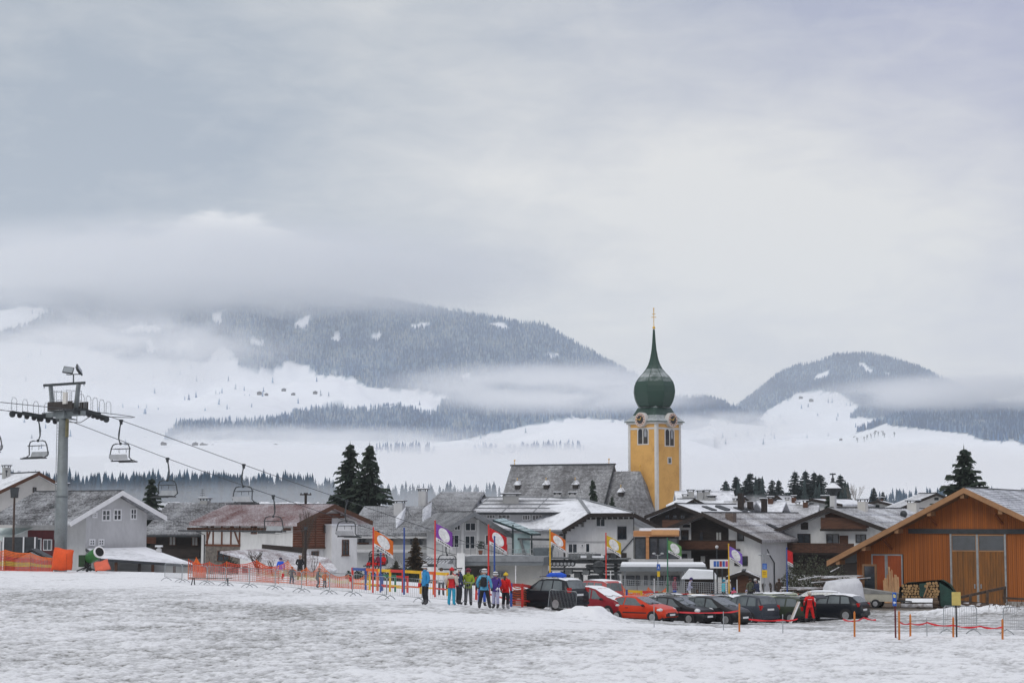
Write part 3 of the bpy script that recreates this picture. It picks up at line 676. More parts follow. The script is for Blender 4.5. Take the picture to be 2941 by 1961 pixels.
def skylight(H, Q, s, t, w, h, open_=0.0, m=None):
    a, b, c, d = [Vector(p) for p in Q]; p = on_quad(Q, s, t); U = (b-a).normalized(); nn = (b-a).cross(d-a).normalized(); nn = nn if nn.z > 0 else -nn; V = nn.cross(U).normalized()
    if (d-a).dot(V) < 0: V = -V
    mb = MB(); q = [p, p+U*w, p+U*w+V*h, p+V*h]; hh = nn*0.12
    mb.slab([x+nn*0.01 for x in q], 0.12 if (q[1]-q[0]).cross(q[3]-q[0]).normalized().dot(nn) > 0 else -0.12)
    o = H.part('skylight', mb, dark_metal, None, H.roof)
    return o

def gable_px(H, A, Lp, Rp, wl, wr, wallm, roofm, end=None, L=10, ovg=0.9, th=0.25, **kw):
    """gable read off the photograph: barge apex, barge ends, wall corners (pixels); end = far end of the ridge"""
    F = H.F; ua, zt = F.uv(A[0], A[1], -ovg); ul, zl = F.uv(Lp[0], Lp[1], -ovg); ur, zr = F.uv(Rp[0], Rp[1], -ovg)
    uL = F.uv(wl, 1520)[0]; uR = F.uv(wr, 1520)[0]; sl = (zt-zl)/(ua-ul); sr = (zt-zr)/(ur-ua); za = zt-th
    if end: L = max(3.0, F.vz(end, A[1], ua)[0]-ovg)
    H.ua, H.za, H.uL, H.uR, H.zeL, H.zeR, H.L = ua, za, uL, uR, za-sl*(ua-uL), za-sr*(uR-ua), L
    return gable(H, uL, uR, ua, za, H.zeL, H.zeR, L, wallm, roofm, ovg, (uL-ul, ur-uR), th, **kw)
# ------------------------------------------------------------------ village, left to right
HS = 'houses of the village'
# cream house at the far left edge
H = House(Frame(112, 1440, 205, 35), 'village_house', 'cream rendered house with white snowy roof behind the grey gabled house', -3, group=HS)
Q = gable_px(H, (112, 1356), (-40, 1428), (182, 1394), -25, 160, cream_wall, roof_white, L=12, ovg=1.0, fascia=brown_wood)
H.win(31, 1399, 52, 1429, n=2, fm=dark_wood); H.win(94, 1399, 104, 1414, n=1, fm=dark_wood)
H.chimney(H.ua-1, 6, H.za-0.6, H.za+0.9, 0.7, 0.7)
b = MB(); b.tube([(H.ua-1.5, 4.6, H.za-0.1), (H.ua-1.5, 4.6, H.za+0.45)], 0.05, 6); b.ball((H.ua-1.5, 4.6, H.za+0.45), 0.14, 8, 5); H.part('vent_pipe', b, dark_metal)

# grey gabled house with white barge boards
H = H2 = House(Frame(247, 1560, 165, 55), 'village_house', 'grey house with white barge boards and tiled roof behind the lift pylon', -3, group=HS)
Q = gable_px(H, (352, 1410), (203, 1499), (479, 1484), 247, 421, lgrey_wall, tile_dark, end=105, ovg=1.0, th=0.28, fascia=white_paint, tile=(20, 34, 1, 'dash'), tile_m=tile_dark)
soff = MB()
for (x0, x1, y0, y1, n) in ((264, 278, 1470, 1487, 2), (291, 316, 1462, 1496, 2), (324, 348, 1461, 1495, 2), (373, 392, 1459, 1492, 2), (255, 272, 1547, 1567, 2), (281, 298, 1547, 1567, 2)):
    H.win(x0, y0, x1, y1, n=n, t=0.13, rows=2)
SF = H.side(0.0)                                     # the long wall to the left
b = MB(); u1 = SF.uv(203, 1540)[0]; b.box(u1, -0.003, -0.012, 0.3, -0.5, H.zeL-0.15); H.part('wall', b, white_paint, SF, label='bright white wall strip at the corner')
red_wall = mat('dark_red_boards', (0.10, 0.012, 0.016), 0.7, 0.2, 2, stretch=(1, 1, 0.2))
u0, u1, z0, z1 = H.rect(80, 1522, 162, 1625, SF); H.box('wall', u0, u1, -0.05, 0.3, -0.5, z1, red_wall, SF, label='dark red boarded lower wall')
H.win(96, 1545, 120, 1590, SF, 1, white_paint, v=-0.06, door=True); H.win(126, 1548, 150, 1580, SF, 2, v=-0.06)
skylight(H, Q[0], 0.42, 0.42, 0.8, 1.5)
sk = MB(); p = on_quad(Q[0], 0.42, 0.42)
H.chimney(H.ua-1.3, 5.2, H.za-1.2, H.za+0.75, 0.7, 0.7)
AW = thing('awning', 'pale green white awning on the long wall of the grey house', 'awning', (SF.o.x, SF.o.y, -3), SF.a)
M0 = H.M; H.M = Matrix.Translation((SF.o.x, SF.o.y, -3)) @ Matrix.Rotation(SF.a, 4, 'Z')
ua0, _ = SF.uv(-60, 1540); ua1, _ = SF.uv(70, 1540); zt = SF.uv(70, 1517)[1]; zb_ = SF.uv(40, 1552, -2.2)[1]
awm = mat('awning_fabric', (0.62, 0.68, 0.66), 0.8, 0.12, 1.2, col2=(0.42, 0.52, 0.50))
b = MB(); b.slab([(ua0, -2.4, zb_), (ua1-0.3, -2.4, zb_), (ua1+1.2, -0.07, zt), (ua0, -0.07, zt)], 0.05); b.build('canopy', awm, AW)
b = MB()
for k in range(5): x = ua0+(ua1-ua0)*k/4*0.95; b.bar((x, -2.3, zb_-0.06), (x, -0.1, zt-0.06), 0.06)
b.build('canopy_frame', white_paint, AW)
for k in (0.3, 0.93): b = MB(); x = ua0+(ua1-ua0)*k; b.bar((x, -2.2, 0), (x, -2.2, zb_-0.03), 0.09); b.build('post', steel, AW)
H.M = M0
# snow covered car port leaning from the grey house
CPt = thing('carport', 'low snow covered lean-to roof in front of the grey house', 'car port', tuple(G(P(420, 1620, 162))))
def cpl(v): return Vector(v)-Vector(CPt.location)
q = [cpl(P(*c)) for c in ((292, 1603, 157), (566, 1621, 164), (420, 1570, 170), (250, 1574, 164.5))]
b = MB(); b.slab(q, -0.12 if (q[1]-q[0]).cross(q[3]-q[0]).z > 0 else 0.12); b.build('roof', roof_white, CPt)
b = MB(); b.bar(q[0]+Vector((0, -0.1, -0.12)), q[1]+Vector((0, -0.1, -0.12)), 0.08, 0.22); b.bar(q[0]+Vector((-.1, 0, -.12)), q[3]+Vector((-.1, 0, -.12)), 0.08, 0.22); b.build('fascia', dark_metal, CPt)
for px, s_ in ((325, .14), (391, .38), (432, .52), (490, .75)):
    e = q[0].lerp(q[1], s_)+Vector((0, 0.25, -0.25)); b = MB(); b.bar((e.x, e.y, -4), e, 0.22); b.build('post', brown_wood if px != 391 else dark_wood, CPt)
b = MB(); b.slab([q[0].lerp(q[3], 0.6)+Vector((0, 0, -0.4)), q[1].lerp(q[2], 0.6)+Vector((0, 0, -0.4)), q[1].lerp(q[2], 0.6)+Vector((0, 0, -4)), q[0].lerp(q[3], 0.6)+Vector((0, 0, -4))], 0.1); b.build('back_wall', grey_wall, CPt)

# dark timber house with grey tiles
H = House(Frame(500, 1560, 182, -18), 'village_house', 'dark timber house with grey tiled roof between the grey and red roofed houses', -3, group=HS)
F = H.F; u0 = F.uv(432, 1570)[0]; u1 = F.uv(640, 1570)[0]; ze = F.uv(500, 1527)[1]; zr = F.uv(540, 1452, 4.5)[1]
Q = eave(H, u0, u1, 9, ze, zr, dark_wood, tile_grey, tile=(22, 34, 'dash'), tile_m=tile_grey, fascia=dark_metal, ovg=0.6)
H.win(486, 1539, 506, 1566, n=2, fm=brown_wood, gm_=curtain); H.win(551, 1541, 570, 1567, n=2, fm=brown_wood, gm_=curtain)
H.pbox('wall', 421, 1532, 448, 1560, -0.04, 0.2, red_wood, label='lighter orange brown boards at the left end')
u0, u1, z0, z1 = H.rect(468, 1576, 590, 1598); bal = H.box('balcony', u0, u1, -1.2, -1.1, z0, z1, dark_wood); H.box('balcony_floor', u0, u1, -1.1, -0.01, z0-0.15, z0, dark_wood, None, bal)
H.pbox('plinth', 430, 1600, 600, 1660, -0.06, 0.1, grey_wall)
cu, cz = F.uv(588, 1460, 4.5); c = H.chimney(cu, 4.6, cz-1.5, F.uv(588, 1437, 4.5)[1], 0.75, 0.75, grey_wall)
b = MB(); b.tube([(cu-0.35, 4.6, cz), (cu-0.35, 4.6, cz+1.9)], 0.02, 5)
for k in range(4): b.tube([(cu-0.6+0.05*k, 4.6, cz+1.3+0.18*k), (cu-0.05-0.05*k, 4.6, cz+1.3+0.18*k)], 0.015, 4)
H.part('antenna', b, dark_metal)
ch = thing('garden_chimney', 'small white flue with a cap beside the car port roof', 'chimney', tuple(P(456, 1605, 168)))
b = MB(); b.box(-.2, .2, -.2, .2, -4, 0.9); b.box(-.3, .3, -.3, .3, 1.05, 1.12); b.box(-.12, .12, -.12, .12, 0.9, 1.06); b.build('flue', lgrey_wall, ch)
b = MB(); b.box(-.29, .29, -.29, .29, 1.122, 1.2); b.build('snow_cap', snow_m, ch)

# red roofed half-timbered house
H = H4 = House(Frame(841, 1560, 170, 50), 'village_house', 'white half-timbered house with long red tiled roof and wooden gable', -3, group=HS)
Q = gable_px(H, (961, 1449), (853, 1503), (1070, 1497), 841, 1026, white_wall, tile_red, end=652, ovg=1.1, th=0.26, fascia=brown_wood, tile=(26, 40, 1), tile_m=tile_red)
F = H.F; SF = H.side(0.0)
u0, u1, z0, z1 = H.rect(842, 1495, 949, 1570); zt = H.za
b = MB()
n = 14                                               # weathered boards of the gable, one by one
for i in range(n):
    a, c = z0+(zt-0.5-z0)*i/n, z0+(zt-0.5-z0)*(i+0.93)/n
    r = min(u1, H.uR if c < H.zeR else H.ua+(H.za-c)/max(0.01, (H.za-H.zeR))*(H.uR-H.ua)); l = max(0.0, H.ua-(H.za-c)/(H.za-H.zeL)*(H.ua-H.uL))
    if c > H.zeR+0.3: r = H.ua+(H.za-c)/(H.za-H.zeR)*(H.uR-H.ua)
    b = MB(); b.box(l-0.03, max(l+0.2, r), -0.16-0.01*(i % 2), -0.01, a, c); H.part('board', b, red_wood)
H.box('beam', -0.1, u1+0.1, -0.24, -0.005, z0-0.16, z0-0.004, brown_wood)
for k in (0.22, 0.56, 0.97): x = u1*k; H.box('post', x-0.07, x+0.07, -0.2, -0.175, z0+0.01, min(zt-1.2, z0+2.4), brown_wood)
H.win(928, 1506, 938, 1530, n=1, fm=brown_wood, v=-0.17)
H.win(894, 1582, 914, 1596, n=2, fm=brown_wood)
u0, u1, z0, z1 = H.rect(952, 1508, 1023, 1670, v=-1.0)
tw = H.box('stair_tower', u0, u1, -1.0, -0.01, -0.5, z1, white_wall); wz = H.win(982, 1549, 1001, 1594, n=2, rows=3, fm=brown_wood, v=-1.0, sill=True)
b = MB(); b.box(u0-0.1, u1+0.1, -1.1, -0.012, z1+0.003, z1+0.12); H.part('snow_cap', b, snow_m, None, tw)
# long wall: half timber, windows, stone base
b = MB(); x0 = SF.uv(592, 1560)[0]; x1 = SF.uv(691, 1560)[0]
zA, zB = SF.uv(640, 1503)[1], SF.uv(640, 1562)[1]
for px in (596, 613, 638, 664, 689): x = SF.uv(px, 1540)[0]; H.box('timber_post', x-0.1, x+0.1, -0.06, -0.003, zB, zA, red_wood, SF)
for (pa, pb) in ((594, 611), (687, 666)):
    a = SF.uv(pa, 1550)[0]; c = SF.uv(pb, 1550)[0]; b = MB(); b.bar((a, -0.045, zB+0.1), (c, -0.045, zA), 0.16, 0.075, up=(0, 1, 0)); H.part('timber_brace', b, red_wood, SF)
H.box('timber_beam', x0-0.05, x1, -0.1, -0.003, zB-0.2, zB-0.003, red_wood, SF)
stone = mat('rubble_stone', (0.24, 0.21, 0.18), 0.95, 0.3, 3, col2=(0.12, 0.11, 0.10), bump=0.6)
sb = H.box('stone_base', x0-0.03, x1-0.04, -0.05, 0.3, -0.5, zB-0.21, stone, SF)
rg = random.Random(3); b = MB(); zz = 0.0
while zz < zB-0.5:
    hh = rg.uniform(0.18, 0.34); xx = x0
    while xx < x1-0.4:
        ww = rg.uniform(0.25, 0.6); b.box(xx+0.02, min(x1-0.06, xx+ww), -0.05-rg.uniform(0.01, 0.07), -0.02, zz+0.015, zz+hh); xx += ww+0.02
    zz += hh+0.015
H.part('stone', b, stone, SF, sb, kind='stuff')
H.win(626, 1580, 660, 1612, SF, 2, brown_wood, rows=2, v=-0.13); H.win(722, 1506, 739, 1533, SF, 2, red_wood); H.win(776, 1508, 790, 1530, SF, 2, red_wood)
b = MB()
for k in range(26): x = SF.uv(560+k*11, 1500)[0]; b.box(x-0.06, x+0.06, -0.9, -0.01, H.zeL-0.55, H.zeL-0.33)
H.part('rafter_end', b, brown_wood, SF, kind='stuff')
gt = MB(); gt.tube([(SF.uv(545, 1500)[0], -1.35, H.zeL-0.62), (SF.uv(853, 1503)[0], -1.35, H.zeL-0.62)], 0.07, 6); gt.tube([(x0-0.12, -1.3, H.zeL-0.6), (x0-0.12, -0.12, H.zeL-1.0), (x0-0.12, -0.12, 0)], 0.05, 6); H.part('gutter', gt, dark_metal, SF)
# its low garden annexe
A = House(Frame(760, 1620, 158, 6), 'annexe', 'low white garden annexe with a sagging tiled roof before the half-timbered house', -3, 'outbuilding')
F = A.F; b = MB()
u0, u1, z0, z1 = A.rect(684, 1600, 965, 1660); A.box('wall', u0, u1, 0, 4.0, -0.5, F.uv(800, 1632)[1], white_wall)
roofq = [(632, 1582, -0.6), (700, 1600, -0.6), (805, 1633, -0.6), (968, 1634, -0.6), (945, 1602, 3.0), (878, 1590, 4.2), (752, 1575, 4.2)]
pts = [Vector((F.uv(x, y, v)[0], v, F.uv(x, y, v)[1])) for x, y, v in roofq]
wing = MB(); wing.add(pts+[p-Vector((0, 0, 0.16)) for p in pts], [(0, 1, 5, 6), (1, 2, 5), (2, 3, 4), (2, 4, 5), (13, 12, 8, 7), (12, 9, 8), (11, 10, 9), (12, 11, 9)]+[((i+1) % 7, i, 7+i, 7+(i+1) % 7) for i in range(7)])
A.part('roof', wing, snowy('annexe_tiles', (0.13, 0.075, 0.075), 0.5, 0.8, soft=0.4))
b = MB(); b.slab([pts[6]+Vector((0, -0.2, 0.03)), pts[5]+Vector((0, -0.2, 0.03)), pts[5]+Vector((0, 0, 0.5)), pts[6]+Vector((0, 0, 0.35))], 0.05); A.part('flashing', b, dark_wood)
A.win(696, 1625, 712, 1645, n=1, fm=grey_metal)
# grey tiled guest house with tilted solar panels
H = H5 = House(Frame(1150, 1580, 195, -14), 'guest_house', 'long grey tiled guest house carrying tilted solar panels and two chimneys', -3, group=HS)
F = H.F; u0 = F.uv(1010, 1560)[0]; u1 = F.uv(1300, 1560)[0]; ze = F.uv(1100, 1534)[1]; zr = F.uv(1080, 1462, 5.5)[1]
eave(H, u0, u1, 11, ze, zr, lgrey_wall, tile_grey, tile=(20, 56, 'pan'), tile_m=tile_grey, fascia=lgrey_wall, ovg=0.5)
a = F.uv(1165, 1500, 3.0)[0]; c = F.uv(1340, 1500, 3.0)[0]; zr2 = F.uv(1280, 1424, 8.0)[1]
ze2 = F.uv(1250, 1528, 0)[1]
q = [(a-0.3, -0.83, ze-0.33), (c, -0.83, ze-0.33), (c+0.6, 8.0, zr2), (a+2.4, 8.0, zr2)]
b = MB(); k = Vector((0, 0, 0.26)); qq = [Vector(p)+k for p in q]; b.slab(qq, 0.14 if (qq[1]-qq[0]).cross(qq[3]-qq[0]).z > 0 else -0.14)
b.slab([qq[2], qq[2]+Vector((0, 5, -3)), qq[3]+Vector((0, 5, -3)), qq[3]], -0.1)
up = H.part('roof', b, tile_grey); Q2 = [tuple(p+Vector((0, 0, 0.16))) for p in qq]
H.part('roof_tiles', tiles(Q2, 30, 34, snow='pan'), [tile_grey, snow_thin], None, up, kind='stuff')
b = MB(); b.add([qq[0], qq[3], (qq[3].x, 11, ze), (qq[0].x, 9, ze)], [(0, 1, 2, 3)]); H.part('gable_wall', b, lgrey_wall)
def panel(pts, depth, label=None):
    """solar collector: four pixels at given setbacks"""
    p = [Vector((F.uv(x, y, v)[0], v, F.uv(x, y, v)[1])) for x, y, v in pts]
    b = MB(); nn = (p[1]-p[0]).cross(p[3]-p[0]); s_ = 0.12 if nn.y > 0 else -0.12; b.slab(p, s_)
    o = H.part('solar_panel', b, snowy('panel_dust', (.30, .32, .36), .6, .6, soft=.5))
    f = MB(); m_ = (p[0]+p[1]+p[2]+p[3])/4; f.bar(p[2], (p[2].x+0.5, p[2].y+1.0, p[2].z-1.6), 0.06); f.bar(p[1], (p[1].x+0.5, p[1].y+0.9, p[1].z-0.2), 0.06); f.bar(m_, m_+Vector((0.5, 1.2, -0.9)), 0.06)
    for i in range(1, 4): f.bar(p[0].lerp(p[3], i/4)-nn.normalized()*0.02, p[1].lerp(p[2], i/4)-nn.normalized()*0.02, 0.05, 0.03)
    H.part('panel_frame', f, steel, None, o)
panel([(1138, 1516, 0.2), (1160, 1497, 1.6), (1166, 1455, 2.6), (1137, 1485, 1.2)], 1)
panel([(1213, 1516, 0.6), (1237, 1500, 2.0), (1241, 1440, 3.4), (1216, 1460, 2.0)], 1)
panel([(1375, 1463, 6.5), (1398, 1440, 7.5), (1384, 1415, 9.0), (1361, 1428, 8.0)], 1)
panel([(1330, 1463, 5.5), (1346, 1454, 6.4), (1336, 1437, 7.4), (1330, 1443, 7.0)], 1)
panel([(1315, 1424, 10), (1332, 1422, 10.6), (1326, 1414, 11.6), (1316, 1418, 11)], 1)
for px, y0, y1, v, wv in ((1147, 1480, 1444, 4.0, 0.95), (1215, 1446, 1410, 6.5, 0.8)):
    cu = F.uv(px, y0, v)[0]; H.chimney(cu, v, F.uv(px, y0+10, v)[1], F.uv(px, y1, v)[1], wv, wv, lgrey_wall)
H.win(1030, 1534, 1051, 1563, n=2, fm=grey_metal, sill=True); H.win(1178, 1536, 1214, 1568, n=3, fm=grey_metal, sill=True); H.win(1112, 1540, 1130, 1570, n=1, fm=grey_metal)
u0, u1, z0, z1 = H.rect(1022, 1566, 1330, 1585); bl = H.box('balcony', u0, u1, -1.5, -0.01, z0, z0+0.3, lgrey_wall); H.box('balcony_rail', u0, u1, -1.5, -1.42, z0+0.3, z1+0.1, grey_wall, None, bl); H.box('window_ledge', F.uv(1026, 1565)[0], F.uv(1060, 1565)[0], -0.4, -0.012, z1+0.15, z1+0.3, brown_wood)
ltn = House(Frame(1240, 1610, 178, -14), 'lean_to', 'lean-to of snowy sheet roofing below the guest house balcony', -3, 'outbuilding')
F = ltn.F; p = [Vector((F.uv(x, y, v)[0], v, F.uv(x, y, v)[1])) for x, y, v in ((1200, 1618, 0), (1285, 1617, 0), (1310, 1597, 4), (1232, 1595, 4))]
b = MB(); b.slab(p, -0.15); rf = ltn.part('roof', b, metal_snow); Qs = [tuple(x+Vector((0, 0, 0.012))) for x in p]; ltn.part('roof_seams', seams(Qs, 9, cross=1), grey_metal, None, rf, kind='stuff')
ltn.box('wall', p[0].x, p[2].x, 0.3, 6, -0.5, p[0].z-0.35, lgrey_wall); ltn.box('fascia', p[0].x-0.1, p[1].x+0.1, -0.12, -0.003, p[0].z-0.28, p[0].z-0.02, dark_metal)

# cross gable with big windows and a glass canopy over the terrace
H = House(Frame(1360, 1570, 184, 20), 'guest_house', 'pale gabled guest house wing with tall windows and green glass terrace canopy', -3, group=HS)
Q = gable_px(H, (1363, 1470), (1282, 1518), (1472, 1534), 1298, 1440, lgrey_wall, tile_grey, L=8, ovg=1.4, th=0.3, fascia=grey_metal, tile=(14, 16, 1, 'pan'), tile_m=tile_grey)
F = H.F
for r in ((1304, 1504, 1322, 1522, 2), (1335, 1500, 1366, 1524, 2), (1289, 1535, 1318, 1572, 2), (1334, 1537, 1364, 1576, 2), (1393, 1535, 1406, 1566, 1)): H.win(*r[:4], n=r[4], fm=white_paint)
for px in (1328, 1372): x = F.uv(px, 1540)[0]; H.box('pilaster', x-0.14, x+0.14, -0.08, -0.003, 0, H.zeL+0.6, white_wall)
u0, u1, z0, z1 = H.rect(1250, 1575, 1530, 1592, v=-2.5); tr = H.box('terrace', u0, u1, -2.6, -0.01, z0-1.6, z0, white_wall)
b = MB(); b.box(u0, u1, -2.62, -2.58, z0+1.0, z0+1.05)
for k in range(15): x = u0+(u1-u0)*k/14; b.box(x-0.02, x+0.02, -2.61, -2.585, z0, z0+1.0)
H.part('railing', b, grey_metal, None, tr)
b = MB(); b.slab([(F.uv(1332, 1598, -3.2)[0], -4.2, F.uv(1332, 1598, -4.2)[1]), (u1, -4.2, F.uv(1332, 1598, -4.2)[1]), (u1, -2.63, z0-0.35), (F.uv(1350, 1590, -2.6)[0], -2.63, z0-0.35)], 0.12); H.part('lower_roof', b, snow_m)
gcol = mat('green_glass', (0.30, 0.44, 0.43), 0.15, 0.15, 1.5, spec=0.7)
green_metal = mat('green_black_metal', (0.022, 0.045, 0.045), 0.5, 0.2, 2)
cq = [Vector((F.uv(x, y, v)[0], v, F.uv(x, y, v)[1])) for x, y, v in ((1416, 1492, -3.2), (1446, 1487, -0.4), (1553, 1532, -0.4), (1528, 1533, -3.2))]
can = thing('glass_canopy', 'slanted green glass canopy on dark posts over the guest house terrace', 'canopy', tuple(H.root.location), F.a)
b = MB()
for i in range(6):
    for j in range(3):
        def q_(s, t): return cq[0].lerp(cq[3], s).lerp(cq[1].lerp(cq[2], s), t)
        b = MB(); b.slab([q_(i/6+.012, j/3+.02), q_((i+1)/6-.012, j/3+.02), q_((i+1)/6-.012, (j+1)/3-.02), q_(i/6+.012, (j+1)/3-.02)], 0.03); b.build('pane', gcol, can)
b = MB()
for i in range(7): b.bar(cq[0].lerp(cq[3], i/6)-Vector((0, 0, .08)), cq[1].lerp(cq[2], i/6)-Vector((0, 0, .08)), 0.07, 0.14)
for j in range(4): b.bar(cq[0].lerp(cq[1], j/3)-Vector((0, 0, .1)), cq[3].lerp(cq[2], j/3)-Vector((0, 0, .1)), 0.09, 0.15)
b.build('rafter', green_metal, can)
for px in (1473, 1527): x = F.uv(px, 1540, -2.9)[0]; zt = F.uv(px, 1506 if px == 1473 else 1530, -2.9)[1]; b = MB(); b.bar((x, -2.9, z0), (x, -2.9, zt), 0.12); b.build('post', green_metal, can)
xa = F.uv(1474, 1540, -2.9)[0]; xb = F.uv(1525, 1540, -2.9)[0]; b = MB(); b.box(xa+0.08, xb-0.08, -2.88, -2.86, z0+0.1, F.uv(1500, 1531, -2.9)[1]); b.build('side_pane', mat('pale_green_glass', (0.42, 0.55, 0.54), 0.2, 0.1, 1), can)
pot = thing('potted_plant', 'round dark potted plant standing on the guest house terrace', 'plant', (H.M @ Vector((F.uv(1380, 1560, -2)[0], -2.0, z0)))[:])
b = MB(); b.lathe([(0.16, 0), (0.22, 0.4), (0.2, 0.4)], 10); b.build('pot', mat('clay', (0.2, 0.09, 0.06)), pot)
b = MB(); rg = random.Random(2)
for k in range(120):
    t = rg.uniform(0, 6.28); r_ = rg.uniform(0, 0.4); c = Vector((r_*math.cos(t), r_*math.sin(t), 0.85+rg.uniform(-.35, .35))); b.slab([c, c+Vector((.1, 0, .05)), c+Vector((.1, .08, .1)), c+Vector((0, .08, .06))], 0.004)
b.build('foliage', mat('dark_leaf', (0.03, 0.045, 0.03)), pot)
chr_ = thing('terrace_chair', 'small red plastic chair behind the terrace railing', 'chair', (H.M @ Vector((F.uv(1450, 1560, -2)[0], -2.0, z0)))[:])
red_pl = mat('red_plastic', (0.45, 0.03, 0.025), 0.45)
b = MB(); b.box(-.25, .25, -.25, .25, .42, .47); b.build('seat', red_pl, chr_); b = MB(); b.box(-.25, .25, .21, .26, .47, .95); b.build('backrest', red_pl, chr_)
for sx in (-.22, .22):
    for sy in (-.22, .22): b = MB(); b.box(sx-.02, sx+.02, sy-.02, sy+.02, 0, .42); b.build('leg', red_pl, chr_)

# white house with the big snowy half-hipped roof
H = H6 = House(Frame(1700, 1540, 192, 8), 'village_house', 'white house with broad snowy half-hipped roof and dormer band below the church', -3, group=HS)
F = H.F; og = 1.3
def fp(x, y, v): return Vector((F.uv(x, y, v)[0], v, F.uv(x, y, v)[1]))
uL = F.uv(1626, 1540)[0]; uR = F.uv(1822, 1540)[0]; ux = F.uv(1772, 1540)[0]
zeL = F.uv(1626, 1508)[1]; zh = F.uv(1720, 1474)[1]; zeR = F.uv(1822, 1490)[1]
b = MB(); b.prism([(uL, -0.5), (ux, -0.5), (ux, zh), (F.uv(1690, 1474)[0], zh), (uL, zeL)], 0, 9)
b.prism([(ux+0.004, -0.5), (uR, -0.5), (uR, zeR), (F.uv(1800, 1474)[0], zh), (ux+0.004, zh)], 0.5, 9.5)
H.part('wall', b, white_wall)
# roof planes: left slope, clipped front hip, right slope
e0 = fp(1615, 1520, -og); e1 = fp(1692, 1473, -og); e2 = fp(1818, 1472, -og); e3 = fp(1905, 1515, -og); r0 = fp(1662, 1432, 6.5)
rL = Vector((e0.x-9.5, 9, e0.z+0.1)); rB = Vector((r0.x-10, 11.0, r0.z+0.1)); rr = Vector((e3.x, 9, e3.z)); back = Vector((r0.x+1.5, 12, r0.z))
def rslab(pts, m, name='roof', t=0.22):
    c = Vector((0, 0, 0)); nn = (pts[1]-pts[0]).cross(pts[-1]-pts[0]); b = MB(); b.slab(pts, -t if nn.z > 0 else t); return H.part(name, b, m)
r_a = rslab([e0, e1, r0, rB, Vector((e0.x-4.5, 2.0, e0.z))], roof_white)
rslab([e1+Vector((0, 0, .004)), e2, r0], roof_white); rslab([e2, e3, rr, back, r0], roof_white)
b = MB()
for p_, q_ in ((e0, e1), (e1, e2), (e2, e3)): b.bar(p_+Vector((0, -.06, -.2)), q_+Vector((0, -.06, -.2)), 0.1, 0.38)
H.part('barge_board', b, dark_wood, None, r_a)
b = MB(); b.bar(e1+Vector((0, 0, .05)), r0+Vector((0, 0, .12)), 0.3, 0.1); b.bar(e2+Vector((0, 0, .05)), r0+Vector((0, 0, .12)), 0.2, 0.1); b.bar(r0+Vector((0, 0, .12)), rB+Vector((0, 0, .12)), 0.3, 0.12); H.part('ridge_cap', b, grey_metal, None, r_a)
b = MB()
for k in range(8): s_ = k/7; p_ = e0.lerp(e1, s_); b.box(p_.x-0.1, p_.x+0.1, -og+0.1, -0.01, p_.z-0.62, p_.z-0.42)
for k in range(9): s_ = k/8; p_ = e1.lerp(e2, s_); b.box(p_.x-0.1, p_.x+0.1, -og+0.1, -0.01, p_.z-0.62, p_.z-0.42)
H.part('rafter_end', b, dark_wood, None, r_a, kind='stuff')
H.win(1667, 1487, 1678, 1514, n=1, fm=lgrey_wall); H.win(1711, 1488, 1738, 1512, n=2, fm=white_paint, sill=True)
H.win(1774, 1511, 1799, 1548, n=2, fm=dark_metal, v=0.5)
u0, u1, z0, z1 = H.rect(1625, 1553, 1772, 1556); H.box('cornice', uL, ux-0.01, -0.1, -0.003, z0, z0+0.12, lgrey_wall)
H.win(1631, 1560, 1658, 1588, n=2, fm=white_paint, door=True); H.win(1681, 1559, 1694, 1586, n=1, fm=white_paint); H.win(1668, 1562, 1676, 1570, n=1)
# dormer band on the left slope
dF = fp(1393, 1492, 2.2); dz0 = F.uv(1450, 1497, 2.0)[1]; dz1 = F.uv(1450, 1472, 2.0)[1]
ud0 = F.uv(1385, 1480, 2.0)[0]; ud1 = F.uv(1592, 1480, 2.0)[0]
H.box('dormer', ud0, ud1, 2.0, 7, dz0-1.6, dz1, lgrey_wall); DF = H.off(2.0)
for r in ((1397, 1477, 1422, 1489), (1430, 1477, 1465, 1490), (1500, 1478, 1522, 1493), (1528, 1478, 1557, 1494), (1560, 1479, 1590, 1495)): H.win(*r, F=DF, n=3)
dr = [Vector((ud0-1.2, 1.3, dz1+0.05)), Vector((ud1+0.9, 1.3, dz1+0.05)), Vector((r0.x+0.1, 7.6, r0.z+0.15)), Vector((ud0+1.4, 7.6, r0.z+0.12))]
o = rslab(dr, metal_snow, 'dormer_roof'); Qd = [tuple(p+Vector((0, 0, 0.012))) for p in dr]; H.part('roof_seams', seams(Qd, 3, cross=3), grey_metal, None, o, kind='stuff')
b = MB(); b.box(ud0-1.2, ud1+0.9, 1.15, 1.297, dz1-0.2, dz1+0.06); H.part('gutter', b, dark_metal, None, o)
lo = [Vector((ud0-2, 0.0, F.uv(1450, 1516, 0)[1])), Vector((e0.x-0.01, 0.0, F.uv(1450, 1518, 0)[1])), Vector((F.uv(1592, 1500, 2)[0], 1.99, dz0)), Vector((ud0, 1.99, dz0))]
rslab(lo, roof_white, 'lower_roof'); H.box('wall', ud0-2, e0.x+0.4, 0.4, 6, -0.5, lo[0].z-0.3, lgrey_wall, label='grey side wing wall')
cu = F.uv(1466, 1440, 5.2)[0]; c = H.chimney(cu, 5.0, F.uv(1466, 1458, 5)[1], F.uv(1466, 1424, 5)[1], 1.5, 1.1, grey_wall)
for px in (1602, 1645): cu = F.uv(px, 1430, 8)[0]; H.chimney(cu, 8.3, r0.z-0.3, r0.z+0.45, 0.6, 0.6, lgrey_wall)
